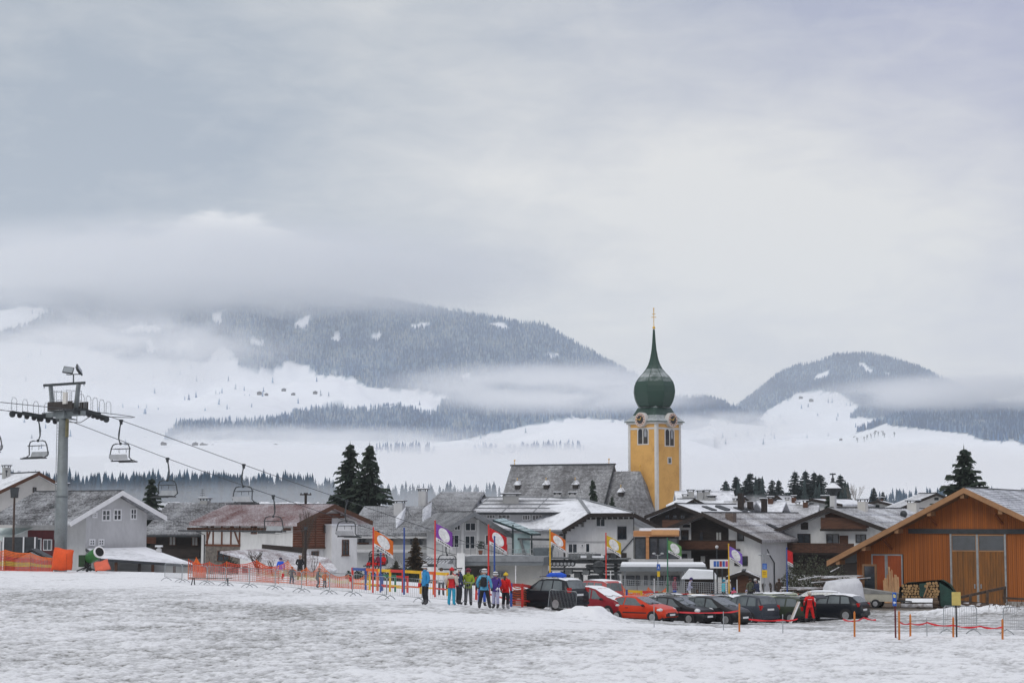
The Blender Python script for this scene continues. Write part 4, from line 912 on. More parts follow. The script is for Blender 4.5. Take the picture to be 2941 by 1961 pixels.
b = MB(); b.box(uR-0.02, uR+0.1, 0.6, 0.7, 0, zeR); b.bar((uR, 0.42, F.uv(1822, 1545)[1]), (F.uv(1782, 1590)[0], 0.42, F.uv(1782, 1590)[1]), 0.09); H.part('drain_pipe', b, dark_metal)
H.box('terrace_wall', F.uv(1745, 1600, -.8)[0], F.uv(1800, 1600, -.8)[0], -0.8, 0.45, F.uv(1770, 1612)[1], F.uv(1770, 1587)[1], dark_wood)

# parish church
shingle = snowy('grey_shingles', (0.07, 0.066, 0.066), 0.30, 0.16, soft=0.5, fine=12, snow=(0.55, 0.56, 0.58))
church_snow = mat('church_snow', (.19, .19, .195), .9, .4, .6)
CHp = House(Frame(1765, 1450, 312, -24), 'church', 'village church with steep grey shingled roofs and ochre onion domed tower', -4, 'church')
F = CHp.F
def pt(x, y, v): return Vector((F.uv(x, y, v)[0], v, F.uv(x, y, v)[1]))
W_ = 6.2
rA = pt(1469, 1335, 0); rB_ = pt(1765, 1337, 0); zr = (rA.z+rB_.z)/2; rA.z = rB_.z = zr
eA = pt(1382, 1480, -W_); eB = pt(1700, 1434, -W_); zE = pt(1390, 1467, -W_).z-1.0
sl = Vector((0, -W_*1.02, zE-zr))
q = [Vector((rA.x-0.0, -W_, zE)), Vector((rB_.x, -W_, zE)), rB_, rA]
b = MB(); b.box(q[0].x+0.3, q[1].x-0.3, -W_+0.5, W_-0.5, -0.5, zE+0.1); b.prism([(-W_+.5, zE), (W_-.5, zE), (0, zr-0.6)], 0, 0.01) if False else None
CHp.part('nave_wall', b, cream_wall)
b = MB(); b.slab(q, -0.25 if (q[1]-q[0]).cross(q[3]-q[0]).z > 0 else 0.25); q2 = [Vector((p.x, -p.y, p.z)) for p in q]; b.slab(q2, -0.25 if (q2[1]-q2[0]).cross(q2[3]-q2[0]).z > 0 else 0.25)
b.add([q[1]+Vector((-.3, 0, -.1)), q2[1]+Vector((-.3, 0, -.1)), rB_+Vector((-.3, 0, -.1))], [(0, 1, 2)]); b.add([q[0]+Vector((.3, 0, -.1)), q2[0]+Vector((.3, 0, -.1)), rA+Vector((.3, 0, -.1))], [(0, 2, 1)])
rf = CHp.part('nave_roof', b, shingle); CHp.part('roof_shingles', tiles([p+Vector((0, 0, .02)) for p in q], 36, 70, 0.05, 0.5, 4, snow='dash'), [shingle, church_snow], None, rf, kind='stuff')
b = MB(); b.bar(rA+Vector((-.2, 0, .1)), rB_+Vector((.2, 0, .1)), 0.3, 0.25); b.bar(q[1]+Vector((.03, 0, .05)), rB_+Vector((.03, 0, .05)), 0.12, 0.3); CHp.part('ridge_cap', b, dark_metal, None, rf)
# choir, lower, with a three-sided end
cA = pt(1768, 1354, 0); cB = pt(1838, 1353, 0); cz = (cA.z+cB.z)/2; cA.x -= 1.0; cA.z = cB.z = cz; Wc = 5.0; zc = zE-0.4
cEl = Vector((cA.x-0.5, -Wc, zc)); cEr = Vector((cB.x-0.6, -Wc, zc)); h1 = Vector((cB.x+3.0, -2.2, zc)); h2 = Vector((cB.x+3.0, 2.2, zc)); h3 = Vector((cB.x-0.6, Wc, zc)); h4 = Vector((cA.x-0.5, Wc, zc))
b = MB(); b.add([cEl, cEr, cB, cA, h1, h2, h3, h4], [(0, 1, 2, 3), (1, 4, 2), (4, 5, 2), (5, 6, 2), (6, 7, 3, 2), (0, 1, 4, 5, 6, 7)])
cr = CHp.part('choir_roof', b, shingle); o3 = Vector((0, 0, .03))
CHp.part('roof_shingles', tiles([cEl+o3, cEr+o3, cB+o3, cA+o3], 32, 20, 0.05, 0.5, 5, snow='dash'), [shingle, church_snow], None, cr, kind='stuff')
for k, (a, c) in enumerate(((cEr, h1), (h1, h2))): CHp.part('roof_shingles', tiles([a+Vector((.02, -.02, .02)), c+Vector((.02, -.02, .02)), cB+o3, cB+o3+Vector((.01, 0, 0))], 32, 12, 0.05, 0.5, 6+k), shingle, None, cr, kind='stuff')
b = MB(); b.prism([(0, 0)]*0 or [(cA.x-1, -0.5), (cB.x-0.8, -0.5), (cB.x-0.8, zc), (cA.x-1, zc)], -Wc+.4, Wc-.4); b.box(cB.x-0.79, cB.x+2.5, -2, 2, -0.5, zc-0.05); CHp.part('choir_wall', b, cream_wall)
gold = mat('gilding', (0.75, 0.45, 0.08), 0.35, 0.1, 3, metal=0.6)
for p_ in (pt(1478, 1335, 0), pt(1749, 1337, 0), cB):
    b = MB(); h = 0.9; b.tube([(p_.x, 0, zr if p_ is not cB else cz), (p_.x, 0, (zr if p_ is not cB else cz)+h)], [0.09, 0.03], 6); b.ball((p_.x, 0, (zr if p_ is not cB else cz)+h), 0.15, 8, 5); CHp.part('finial', b, gold, None, rf)
def dormer(q, s, t, w=0.8, par=None):
    p_ = on_quad(q, s, t); b = MB(); d = 1.5
    b.box(p_.x-w/2, p_.x+w/2, p_.y-0.45, p_.y+d*0.6, p_.z-0.1, p_.z+0.55); o = CHp.part('roof_dormer', b, dark_wood, None, par)
    b = MB(); b.add([(p_.x-w*.75, p_.y-.7, p_.z+.5), (p_.x+w*.75, p_.y-.7, p_.z+.5), (p_.x+w*.55, p_.y+1.3, p_.z+.75), (p_.x-w*.55, p_.y+1.3, p_.z+.75), (p_.x, p_.y-.5, p_.z+1.25), (p_.x, p_.y+1.0, p_.z+1.3)], [(0, 1, 4), (1, 2, 5, 4), (0, 4, 5, 3), (0, 3, 2, 1)]); CHp.part('dormer_hood', b, snowy('hood_snow', (0.15, 0.15, 0.15), 0.7, 1.0), None, par)
    b = MB(); b.tube([(p_.x, p_.y-.3, p_.z+1.2), (p_.x, p_.y-.3, p_.z+1.6)], [.06, .03], 5); b.ball((p_.x, p_.y-.3, p_.z+1.6), .09, 6, 4); CHp.part('dormer_finial', b, gold, None, par)
for s_ in (0.13, 0.41, 0.69): dormer(q, s_, 0.56, par=rf)
# fourth dormer on nave and one on the choir
dormer([cEl, cEr, cB, cA], 0.62, 0.5, par=cr)

# the tower
T = Frame(1887, 1450, 309, 45); TW = House(T, 'church_tower', 'ochre church tower with green onion dome, clocks and gilded cross', -4, 'tower')
ochre = mat('ochre_render', (0.66, 0.37, 0.11), 0.92, 0.1, 0.45, col2=(0.52, 0.275, 0.08), thr=(0.4, 0.75)); trimw = mat('tower_trim', (0.62, 0.60, 0.57), 0.9, 0.08, 1)
TL = Frame.__new__(Frame); TL.o = T.o.copy(); TL.a = T.a-PI/2; TL.z0 = -4; TL.U = Vector((math.cos(TL.a), math.sin(TL.a), 0)); TL.V = Vector((-math.sin(TL.a), math.cos(TL.a), 0))
aR = T.uv(1957, 1400)[0]; aL = -TL.uv(1808, 1400)[0]; S = (aR+aL)/2
zc_ = T.uv(1887, 1210)[1]
b = MB(); b.box(0, S, 0, S, -0.5, zc_); TW.part('shaft', b, ochre)
faces = (T, TL); uo = {0: lambda x: x, 1: lambda x: x-S}
for k, Fc in enumerate(faces):
    f = uo[k]; zb1 = Fc.uv(1887, 1228)[1]
    for a, c in ((-0.07, 0.42), (S-0.42, S+0.07)) if k == 0 else ((-0.07, 0.42), (S-0.42, S-0.004)):
        TW.box('corner_strip', f(a), f(c), -0.07, -0.004, -0.4, zc_-0.35, trimw, Fc)
    TW.box('string_course', f(0.421), f(S-0.421), -0.06, -0.004, zb1-0.18, zb1+0.12, trimw, Fc)
    TW.box('cornice', f(-0.25), f(S+0.25), -0.28 if k == 0 else -0.281, -0.004, zc_-0.34, zc_, trimw, Fc)
    # belfry opening: paired arches
    pxs_ = (1835, 1859) if k == 1 else (1910, 1935); yy = (1230, 1275) if k == 1 else (1232, 1280)
    um = (Fc.uv(pxs_[0], 1250)[0]+Fc.uv(pxs_[1], 1250)[0])/2; z0 = Fc.uv(sum(pxs_)/2, yy[1])[1]; z1 = Fc.uv(sum(pxs_)/2, yy[0])[1]; hw = 1.08
    fr = TW.box('belfry_window', um-hw-0.14, um+hw+0.14, -0.05, -0.003, z0-0.12, z1+0.05, trimw, Fc)
    for sg in (-1, 1):
        c = um+sg*hw*0.52; r = hw*0.42; n = 10
        arch = [(c-r, z0+0.05), (c+r, z0+0.05), (c+r, z1-r-.05)]+[(c+r*math.cos(PI*i/n), z1-r-.05+r*math.sin(PI*i/n)) for i in range(1, n)]+[(c-r, z1-r-.05)]
        b = MB(); b.prism(arch, -0.062, -0.052); TW.part('opening', b, mat('belfry_dark', (0.03, 0.03, 0.035), 0.9), Fc, fr)
        b = MB(); b.prism([(x_ if abs(x_-c) < r*.3 else c+(x_-c)*0.55, z_ if z_ > z0+1 else z0+1.15) for x_, z_ in arch], -0.075, -0.064); TW.part('shutter', b, mat('grey_louvre', (0.33, 0.34, 0.36), 0.8, 0.2, 3), Fc, fr) if sg > 0 else None
        for i in range(5): zz = z0+0.12+i*0.2; b = MB(); b.box(c-r*.96, c+r*.96, -0.1, -0.066, zz, zz+0.14); TW.part('louvre', b, mat('louvre_board', (0.07, 0.06, 0.05), 0.8), Fc, fr)
    # clock
    cc = (1847, 1205) if k == 1 else (1923, 1206); cu, cz_ = Fc.uv(*cc); rc = 0.98*S/6.2
    b = MB(); b.lathe([(rc*1.24, -0.72), (rc*1.24, 0.0)], 28, (cu, 0, cz_), axis='y'); TW.part('clock_surround', b, trimw, Fc)
    b = MB(); b.lathe([(rc*1.12, -0.77), (rc*1.12, -0.723)], 28, (cu, 0, cz_), axis='y'); ck = TW.part('clock', b, mat('clock_ring', (0.62, 0.44, 0.36), 0.7, 0.1, 3), Fc)
    b = MB(); b.lathe([(rc*0.72, -0.80), (rc*0.72, -0.773)], 28, (cu, 0, cz_), axis='y'); TW.part('clock_face', b, mat('clock_black', (0.03, 0.028, 0.03), 0.6), Fc, ck)
    b = MB()
    for h in range(12): t = 2*PI*h/12; b.bar((cu+rc*.80*math.sin(t), -0.785, cz_+rc*.80*math.cos(t)), (cu+rc*1.04*math.sin(t), -0.785, cz_+rc*1.04*math.cos(t)), 0.09, 0.03, up=(0, 1, 0))
    TW.part('hour_mark', b, mat('clock_black', (0.03,)*3), Fc, ck)
    b = MB()
    for t, l in ((R(35), 0.55), (R(-85), 0.85)): b.bar((cu-0.15*math.sin(t), -0.82, cz_-0.15*math.cos(t)), (cu+rc*l*math.sin(t), -0.82, cz_+rc*l*math.cos(t)), 0.1, 0.03, up=(0, 1, 0))
    TW.part('clock_hand', b, gold, Fc, ck)
u0, u1, z0, z1 = TW.rect(1918, 1314, 1927, 1330, T); TW.win(0, 0, 0, 0, T, 1, trimw, rect=(u0-.1, u1+.1, z0-.1, z1+.1), t=0.14)
# flared skirt and onion
dome_m = snowy('green_copper_shingle', (0.022, 0.075, 0.05), 0.06, 0.5, soft=0.3, fine=10, var=0.35, rough=0.5)
def dome_mat():
    m = bpy.data.materials.new('green_dome'); m.use_nodes = True; t = NT(m.node_tree); b = t.N['Principled BSDF']
    co = t.n('ShaderNodeTexCoord').outputs['Object']; g = t.n('ShaderNodeNewGeometry'); sp = t.n('ShaderNodeSeparateXYZ'); t.put(sp.inputs[0], g.outputs['True Normal'])
    n1 = t.noise(co, 1.2, 4, 0.6); n2 = t.noise(t.scale(co, 1, 1, 4), 4, 3, 0.6)
    base = t.mix(n2, (0.008, 0.036, 0.024), (0.02, 0.058, 0.04))
    sx = t.math('ADD', sp.outputs[2], t.math('MULTIPLY', sp.outputs[1], 0.22))                    # snow that stuck where it could lie
    f = t.ramp(t.math('ADD', sx, t.math('MULTIPLY', t.math('SUBTRACT', n1, 0.5), 0.5)), 0.25, 0.75, 0, 0.6)
    t.L.new(t.mix(f, base, (0.72, 0.75, 0.78)), b.inputs['Base Color']); b.inputs['Roughness'].default_value = 0.5; return m
dm = dome_mat(); MT = S/2
k_ = mpp(309+S*.5)
def yz(y): return P(1887, y, 309+S*0.7).z+4
sk = [(S/2+0.55, zc_+0.0), (S/2+0.5, zc_+0.12), (S/2+0.05, zc_+0.55), (S/2-0.5, zc_+1.15), (S/2-1.05, yz(1172)), (S/2-1.25, yz(1167))]
b = MB(); n = 4
vs = []; 
for r, z in sk:
    for sx, sy in ((-1, -1), (1, -1), (1, 1), (-1, 1)): vs.append((MT+sx*r, MT+sy*r, z))
b.add(vs, [(i*4+j, i*4+(j+1) % 4, i*4+4+(j+1) % 4, i*4+4+j) for i in range(len(sk)-1) for j in range(4)]+[(3, 2, 1, 0), tuple((len(sk)-1)*4+j for j in range(4))])
TW.part('skirt_roof', b, dm)
prof = [(44, 1168.5), (47, 1166), (53, 1155), (57.5, 1142), (60, 1126), (58.5, 1110), (54, 1097), (45, 1084), (33.5, 1072), (24, 1060), (17.5, 1048), (13.2, 1036), (10.2, 1024), (6.6, 1003), (4.6, 982), (3.3, 962), (2.2, 946)]
b = MB(); vs = []; n = 8; sub = 2
prof2 = [(r*k_*1.035, yz(y)) for r, y in prof]
b.lathe(prof2, 8, (MT, MT, 0), phase=PI/8); on = TW.part('onion_dome', b, dm)
b = MB()
for j in range(8):
    t = PI/8+2*PI*j/8; b.tube([(MT+r*1.005*math.cos(t), MT+r*1.005*math.sin(t), z) for r, z in prof2], 0.05, 4)
TW.part('dome_rib', b, mat('green_rib', (0.02, 0.06, 0.042), 0.6), None, on)
b = MB(); zb2 = yz(941); b.ball((MT, MT, zb2), 4.3*k_, 14, 9); TW.part('gilded_ball', b, gold, None, on)
b = MB(); b.tube([(MT, MT, zb2), (MT, MT, yz(884))], 0.06, 6)
U = Vector((math.cos(-T.a), math.sin(-T.a), 0)); cen = Vector((MT, MT, 0))
for y, w_ in ((911, 7), (902, 5)): z = Vector((0, 0, yz(y))); b.bar(cen+z-U*w_*k_, cen+z+U*w_*k_, 0.1)
b.ball((MT, MT, yz(893)), 2.0*k_, 8, 5); b.ball((MT, MT, yz(886)), 2.2*k_, 8, 5, sz=(1, 1, 1)); TW.part('cross', b, gold, None, on)
# dark timber hotel: rear wing and front wing
H = House(Frame(1936, 1560, 206, -30), 'hotel_wing', 'rear dark timber hotel wing with skylights on its snowy roof', -3.5, 'hotel', HS)
Q = gable_px(H, (1940, 1446), (1851, 1482), (2035, 1482), 1866, 2022, dark_wood, roof_white, end=2112, ovg=1.2, th=0.24, fascia=dark_wood)
F = H.F
for r in ((1910, 1477, 1924, 1490), (1932, 1477, 1946, 1490), (1954, 1477, 1968, 1490)): H.win(*r, n=2, fm=dark_wood)
H.pbox('balcony', 1902, 1493, 1995, 1514, -1.0, -0.92, brown_wood)
for s_, t_ in ((0.28, .42), (0.5, .42), (0.55, 0.5), (0.78, 0.36), (0.92, 0.36)): skylight(H, [Q[1][0], Q[1][1], Q[1][2], Q[1][3]], s_, t_, 1.3, 1.3)
for px, y0, y1 in ((2128, 1470, 1416), (2155, 1470, 1440), (2195, 1462, 1432)):
    v = F.vz(px, y0, H.ua+2.0)[0]; H.chimney(H.ua+2.0, v, F.vz(px, y0, H.ua+2)[1]-0.6, F.vz(px, y1, H.ua+2)[1], 0.55, 0.55, dark_wood, cap=False)
H = H7 = House(Frame(2018, 1560, 182, -30), 'hotel_wing', 'front dark timber hotel wing with long balcony and brown metal roof', -3.5, 'hotel', HS)
Q = gable_px(H, (2018, 1472), (1915, 1515), (2188, 1551), 1938, 2184, white_wall, metal_brown, end=2290, ovg=1.3, th=0.24, fascia=dark_wood, seam=(3, 40, 2))
F = H.F; u0, u1, z0, z1 = H.rect(1986, 1500, 2093, 1655)
b = MB(); zl = lambda u: H.za-(H.za-H.zeL)*(H.ua-u)/(H.ua-H.uL) if u < H.ua else H.za-(H.za-H.zeR)*(u-H.ua)/(H.uR-H.ua)
b.prism([(u0, z0), (u1, z0), (u1, zl(u1)-0.02), (H.ua, H.za-0.03), (u0, zl(u0)-0.02)], -0.07, -0.003); H.part('timber_front', b, dark_wood)
b = MB()
for i in range(1, 44): x = u0+(u1-u0)*i/44; b.box(x-0.02, x+0.02, -0.095, -0.071, z0, zl(x)-0.1)
H.part('batten', b, dark_wood, kind='stuff')
u0, u1, z0, z1 = H.rect(1939, 1552, 2114, 1577, v=-1.1)
bl = H.box('balcony', u0, u1, -1.2, -1.12, z0, z1, brown_wood); H.box('balcony_floor', u0, u1, -1.119, -0.1, z0-0.12, z0+0.05, dark_wood, None, bl)
b = MB()
for i in range(60): x = u0+(u1-u0)*i/60; b.box(x+0.01, x+(u1-u0)/60-0.03, -1.235, -1.201, z0+0.05, z1-0.08)
H.part('baluster', b, brown_wood, None, bl, kind='stuff'); H.box('handrail', u0-0.05, u1+0.05, -1.28, -1.1, z1+0.003, z1+0.08, dark_wood, None, bl)
for r in ((1957, 1521, 1978, 1550, 1), (2008, 1525, 2022, 1552, 1), (2056, 1526, 2074, 1552, 2), (2118, 1528, 2137, 1553, 1), (1937, 1590, 1974, 1621, 2), (2011, 1594, 2028, 1615, 1), (2110, 1596, 2148, 1624, 2), (1962, 1506, 1982, 1514, 1)):
    H.win(*r[:4], n=r[4], fm=dark_wood, v=-0.075 if 1986 < r[0] < 2092 else 0, gm_=curtain if r[0] in (2056, 2011) else None)
skylight(H, Q[1], 0.36, 0.30, 1.0, 1.5); skylight(H, Q[1], 0.60, 0.30, 1.0, 1.5); skylight(H, Q[1], .36, .30, .9, 1.4)
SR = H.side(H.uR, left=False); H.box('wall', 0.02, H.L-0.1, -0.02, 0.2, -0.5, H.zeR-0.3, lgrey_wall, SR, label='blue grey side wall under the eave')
v = F.vz(2099, 1495, H.ua+1.8)[0]; H.chimney(H.ua+1.8, v, F.vz(2099, 1500, H.ua+1.8)[1]-0.6, F.vz(2099, 1473, H.ua+1.8)[1], 0.8, 0.8, mat('brown_brick', (0.16, 0.12, 0.10), 0.9, 0.2, 6), cap=False)
b = MB(); b.tube([(H.uR+1.0, -0.8, H.zeR-0.9), (H.uR+0.3, 1.5, H.zeR-1.5), (H.uR+0.12, 3.0, H.zeR-2.2), (H.uR+0.12, 3.0, 0)], 0.06, 6); H.part('drain_pipe', b, dark_metal)

# entrance pavilion of orange timber and glass
H = House(Frame(1822, 1590, 178, -6), 'entrance_pavilion', 'glass entrance pavilion framed in pale orange timber beside the white house', -3, 'pavilion')
owood = mat('pale_orange_timber', (0.48, 0.22, 0.085), 0.7, 0.15, 1, stretch=(1, 1, 5)); F = H.F
rfp = H.pbox('roof_beam', 1819, 1524, 1949, 1540, -1.6, 3.5, owood); H.pbox('roof_board', 1871, 1521, 1950, 1536, -1.75, -1.603, mat('light_timber', (0.60, 0.31, 0.13), 0.7, 0.1, 1), parent=rfp)
u0, u1, z0, z1 = H.rect(1836, 1517, 1950, 1521, v=-1.6); H.box('snow_layer', u0, u1, -1.5, 3.4, z0-0.1, z1, snow_m, None, rfp)
H.pbox('post', 1855, 1540, 1864, 1608, -1.5, -1.2, owood)
u0, u1, z0, z1 = H.rect(1822, 1542, 1948, 1606)
H.box('wall', u0, u1, 0.1, 3, -0.5, z1, dark_metal)
for a, c in ((1823, 1856), (1865, 1890), (1890, 1919), (1919, 1948)): H.win(a, 1543, c, 1605, n=1, fm=dark_metal, t=0.1, name='glass_wall', gm_=pane_sky)
H.pbox('floor_slab', 1815, 1606, 1990, 1620, -2.0, 3, lgrey_wall)

# white chalet with bell turret behind the barn
H = House(Frame(2380, 1560, 184, -30), 'village_house', 'white chalet with brown carved balconies, bell turret and striped metal roof', -3.5, group=HS)
Q = gable_px(H, (2380, 1458), (2197, 1533), (2560, 1524), 2232, 2530, white_wall, metal_snow, end=2656, ovg=1.4, th=0.26, fascia=dark_wood, seam=(2, 44, 2))
F = H.F; u0, u1, z0, z1 = H.rect(2357, 1486, 2488, 1518, v=-1.0)
zl = lambda u: H.za-(H.za-H.zeL)*(H.ua-u)/(H.ua-H.uL) if u < H.ua else H.za-(H.za-H.zeR)*(u-H.ua)/(H.uR-H.ua)
b = MB(); b.prism([(u0, z0), (u1, z0), (u1, min(z1, zl(u1)-.1)), (u1-1.5, z1), (u0, z1)], -1.0, -0.9); bl = H.part('balcony', b, brown_wood)
b = MB(); 
for i in range(18): x = u0+(u1-u0)*(i+.5)/18; b.box(x-0.2, x+0.2, -1.03, -0.9, z0-0.22, z0-0.003)
H.part('fret_board', b, dark_wood, None, bl, kind='stuff')
x0, x1 = u0+0.1, u1-0.1; b = MB(); b.prism([(x0, z0+0.1), (x1, z0+0.1), (x1, zl(x1)-0.05), (H.ua, H.za-0.05), (x0, zl(x0)-0.05)], -0.06, -0.003); H.part('timber_gable', b, brown_wood)
H.win(2432, 1490, 2446, 1502, n=1, fm=dark_wood, v=-0.07); H.win(2398, 1486, 2410, 1500, n=1, fm=dark_wood, v=-0.07, gm_=curtain)
for r in ((2291, 1532, 2328, 1560, 2), (2374, 1533, 2410, 1561, 2), (2458, 1534, 2488, 1558, 2)): H.win(*r[:4], n=r[4], fm=dark_wood)
H.pbox('shutter', 2411, 1537, 2435, 1561, -0.09, -0.003, brown_wood); H.pbox('shutter', 2300, 1500, 2320, 1520, -0.09, -0.003, dark_wood)
u0, u1, z0, z1 = H.rect(2246, 1562, 2452, 1588, v=-1.3); bl = H.box('balcony', u0, u1, -1.3, -1.22, z0, z1, dark_wood); H.box('handrail', u0, u1, -1.36, -1.2, z1+.003, z1+.09, brown_wood, None, bl); H.box('balcony_floor', u0, u1, -1.219, -0.01, z0-.15, z0, dark_wood, None, bl)
b = MB()
for i in range(50): x = u0+(u1-u0)*i/50; b.box(x+0.01, x+(u1-u0)/50-0.03, -1.33, -1.301, z0+.05, z1-.06)
H.part('baluster', b, brown_wood, None, bl, kind='stuff')
H.pbox('ground_floor', 2232, 1592, 2480, 1650, -0.05, -0.003, dark_wood)
for px, y0, y1, w_ in ((2623, 1470, 1443, 1.0), (2478, 1462, 1440, 0.8)):
    v = F.vz(px, y0, H.ua+0.8)[0]; H.chimney(H.ua+0.8, v, F.vz(px, y0, H.ua+.8)[1]-0.8, F.vz(px, y1, H.ua+.8)[1], w_, w_, cream_wall)
v = F.vz(2594, 1478, H.ua+2.5)[0]; z = F.vz(2594, 1480, H.ua+2.5)[1]
b = MB(); b.tube([(H.ua+2.5, v, z-0.8), (H.ua+2.5, v, z+0.2)], 0.04, 5); b.lathe([(0.05, 0), (0.28, 0.1), (0.38, 0.22)], 12, (H.ua+2.5, v-.1, z+.15), axis='y'); H.part('satellite_dish', b, dark_metal)
# bell turret
tv = F.vz(2393, 1450, H.ua)[0]; tz = H.za; k_ = mpp(184+tv*.85)
zt = lambda y: F.vz(2393, y, H.ua)[1]
b = MB(); b.box(H.ua-.25, H.ua+.25, tv-.25, tv+.25, zt(1462), zt(1423)); bt = H.part('bell_turret', b, lgrey_wall)
b = MB(); b.lathe([(.3, zt(1423)), (.42, zt(1416)), (.78, zt(1404)), (.80, zt(1402))], 8, (H.ua, tv, 0)); H.part('turret_basket', b, dark_metal, None, bt)
b = MB(); b.lathe([(.86, zt(1401.5)), (.5, zt(1393)), (.14, zt(1387)), (.1, zt(1386))], 8, (H.ua, tv, 0)); H.part('turret_roof', b, snow_m, None, bt)
b = MB(); b.tube([(H.ua, tv, zt(1386)), (H.ua, tv, zt(1358))], [.1, .05], 6); b.ball((H.ua, tv, zt(1376)), .18, 8, 5); b.box(H.ua-.3, H.ua+.3, tv-.03, tv+.03, zt(1363), zt(1359)); H.part('turret_finial', b, dark_metal, None, bt)

# roofs further back
def far_house(label, A, Lp, Rp, d, yaw, end, wm, rm, chim=(), L=10):
    H = House(Frame(A[0], A[1]+60, d, yaw), 'village_house', label, -3.5, group=HS)
    gable_px(H, A, Lp, Rp, Lp[0]+3, Rp[0]-3, wm, rm, end=end, L=L, ovg=0.7, th=0.22, fascia=dark_wood)
    for px, y0, y1, w_ in chim:
        v = max(1.5, H.F.vz(px, y0, H.ua)[0]); H.chimney(H.ua, v, H.F.vz(px, y0, H.ua)[1]-0.8, H.F.vz(px, y1, H.ua)[1], w_, w_, brown_wood)
    H.pbox('window_band', A[0]-6, A[1]+12, A[0]+6, A[1]+20, -0.05, -0.003, dark_metal)
    return H
far_house('dark gabled house with snowy roof right of the tower, three chimneys behind', (2133, 1423), (2096, 1447), (2150, 1436), 262, 38, 2060, dark_wood, roof_white)
far_house('dark timber gable with striped snowy roof below the smoking chimney', (2232, 1422), (2196, 1446), (2262, 1446), 262, -30, 2274, dark_wood, metal_snow)
far_house('low house with white snow roof and dark window behind the chalet', (2520, 1437), (2440, 1458), (2580, 1452), 255, -20, 2480, white_wall, roof_white, ((2480, 1440, 1430, .7),))
far_house('broad pale house with snow roof between the hotel and the chalet', (2330, 1432), (2270, 1452), (2420, 1448), 250, -35, 2440, white_wall, roof_white, ((2370, 1440, 1428, .7),))
far_house('big house under a wide pale grey snowed roof left of the barn top', (2690, 1416), (2575, 1462), (2780, 1452), 250, 15, 2640, cream_wall, metal_snow)
far_house('house with snowy ridge just right of the church tower', (1995, 1432), (1960, 1450), (2036, 1452), 255, 25, 1975, dark_wood, roof_white)
H = House(Frame(2000, 1500, 258, 0), 'village_house', 'grey house with a row of capped chimneys right of the church tower', -3.5, group=HS); F = H.F
u0, u1, z0, z1 = H.rect(1962, 1428, 2100, 1470); eave(H, u0, u1, 8, z0+0.5, z1+0.6, grey_wall, roof_white)
for px, y1, w_ in ((1984, 1411, .85), (2011, 1413, .8), (2030, 1412, .8), (2043, 1428, 1.0), (1968, 1424, .7)): H.chimney(F.uv(px, 1440, 2)[0], 2.0, z0, F.uv(px, y1, 2)[1], w_, w_, grey_wall)
rg = random.Random(12)
for k, (px, py, w_, lab) in enumerate(((2100, 1452, 60, 'small dark roofed house with snow behind the hotel skylights'), (2190, 1452, 70, 'small snow roofed house between hotel and chimney smoke'), (2300, 1462, 60, 'low brown shed roof with patchy snow left of the chalet'), (2275, 1448, 50, 'dark chalet roof with white edge behind the hotel roof'))):
    H = House(Frame(px, py+30, 232+4*k, -25+6*k), 'village_house', lab, -3.5, group=HS); hw = w_/2*mpp(232); z = H.F.uv(px, py)[1]
    eave(H, -hw, hw, 7, z-1.2, z+0.3, dark_wood, roof_white if k % 2 else metal_snow, fascia=dark_wood); H.chimney(hw*.3, 3, z-.4, z+.9, .6, .6, brown_wood); H.chimney(-hw*.5, 3.6, z-.4, z+.7, .5, .5, grey_wall)
    H.box('window', -hw*.4, hw*.2, -.05, -.003, z-3, z-2, dark_metal)

# the big orange barn
H = BN = House(Frame(2500, 1650, 137, -27), 'barn', 'big orange brown timber barn with sliding doors and snow dusted tiled roof', -2.1, 'barn')
F = H.F; barn_w = mat('orange_barn_board', (0.40, 0.115, 0.016), 0.7, 0.2, 1.2, stretch=(3, 1, 0.35), col2=(0.25, 0.068, 0.010)); _t = NT(barn_w.node_tree); _b = _t.N['Principled BSDF']; _s = _b.inputs['Base Color'].links[0].from_socket
_t.L.new(_t.mix(_t.ramp(_t.n('ShaderNodeObjectInfo').outputs['Random'], 0.0, 1.0, 0.0, 0.55), _s, (0.20, 0.062, 0.014)), _b.inputs['Base Color'])   # each board has weathered its own way
barn_b = mat('pale_barge_board', (0.36, 0.19, 0.09), 0.7, 0.15, 1.5)
barn_t = snowy('barn_tiles', (0.20, 0.21, 0.24), 0.62, 0.5, soft=0.5, fine=9)
ovg = 1.5; ua, zt = F.uv(2768, 1402, -ovg); ul, zl_ = F.uv(2375, 1612, -ovg); sl = (zt-zl_)/(ua-ul); th = 0.24; za = zt-th
uL = F.uv(2462, 1650)[0]; uR = ua+(ua-uL)*0.95; zeL = za-sl*(ua-uL); zeR = za-sl*0.93*(uR-ua)
back_w = mat('barn_backing', (0.05, 0.02, 0.008), 0.9)
gable(H, uL, uR, ua, za, zeL, zeR, 17, back_w, dark_metal, ovg, (uL-ul, 2.0), th, fascia=barn_b, tile=(34, 48, 2), tile_m=barn_t)
b = MB(); rr = random.Random(4)
ztop = lambda u: za-sl*(ua-u) if u < ua else za-sl*.93*(u-ua)
unit = MB(); unit.box(-0.5, 0.5, -1, 0, 0, 1); pm = unit.build('plank', barn_w).data
for o in list(C.objects):
    if o.name == 'plank': bpy.data.objects.remove(o)
zb0 = 0.35; xb0, xb1, _, zbm = H.rect(2650, 1518, 2941, 1527); zb1 = F.uv(2650, 1520)[1]; beam_x = F.uv(2610, 1520)[0]
n = 112; wpl = (uR-uL)/n
d1 = F.uv(2504, 1600)[0], F.uv(2593, 1600)[0]; d2 = F.uv(2733, 1600)[0], F.uv(2889, 1600)[0]
zd1 = F.uv(2548, 1590)[1]; zd2 = F.uv(2810, 1533)[1]
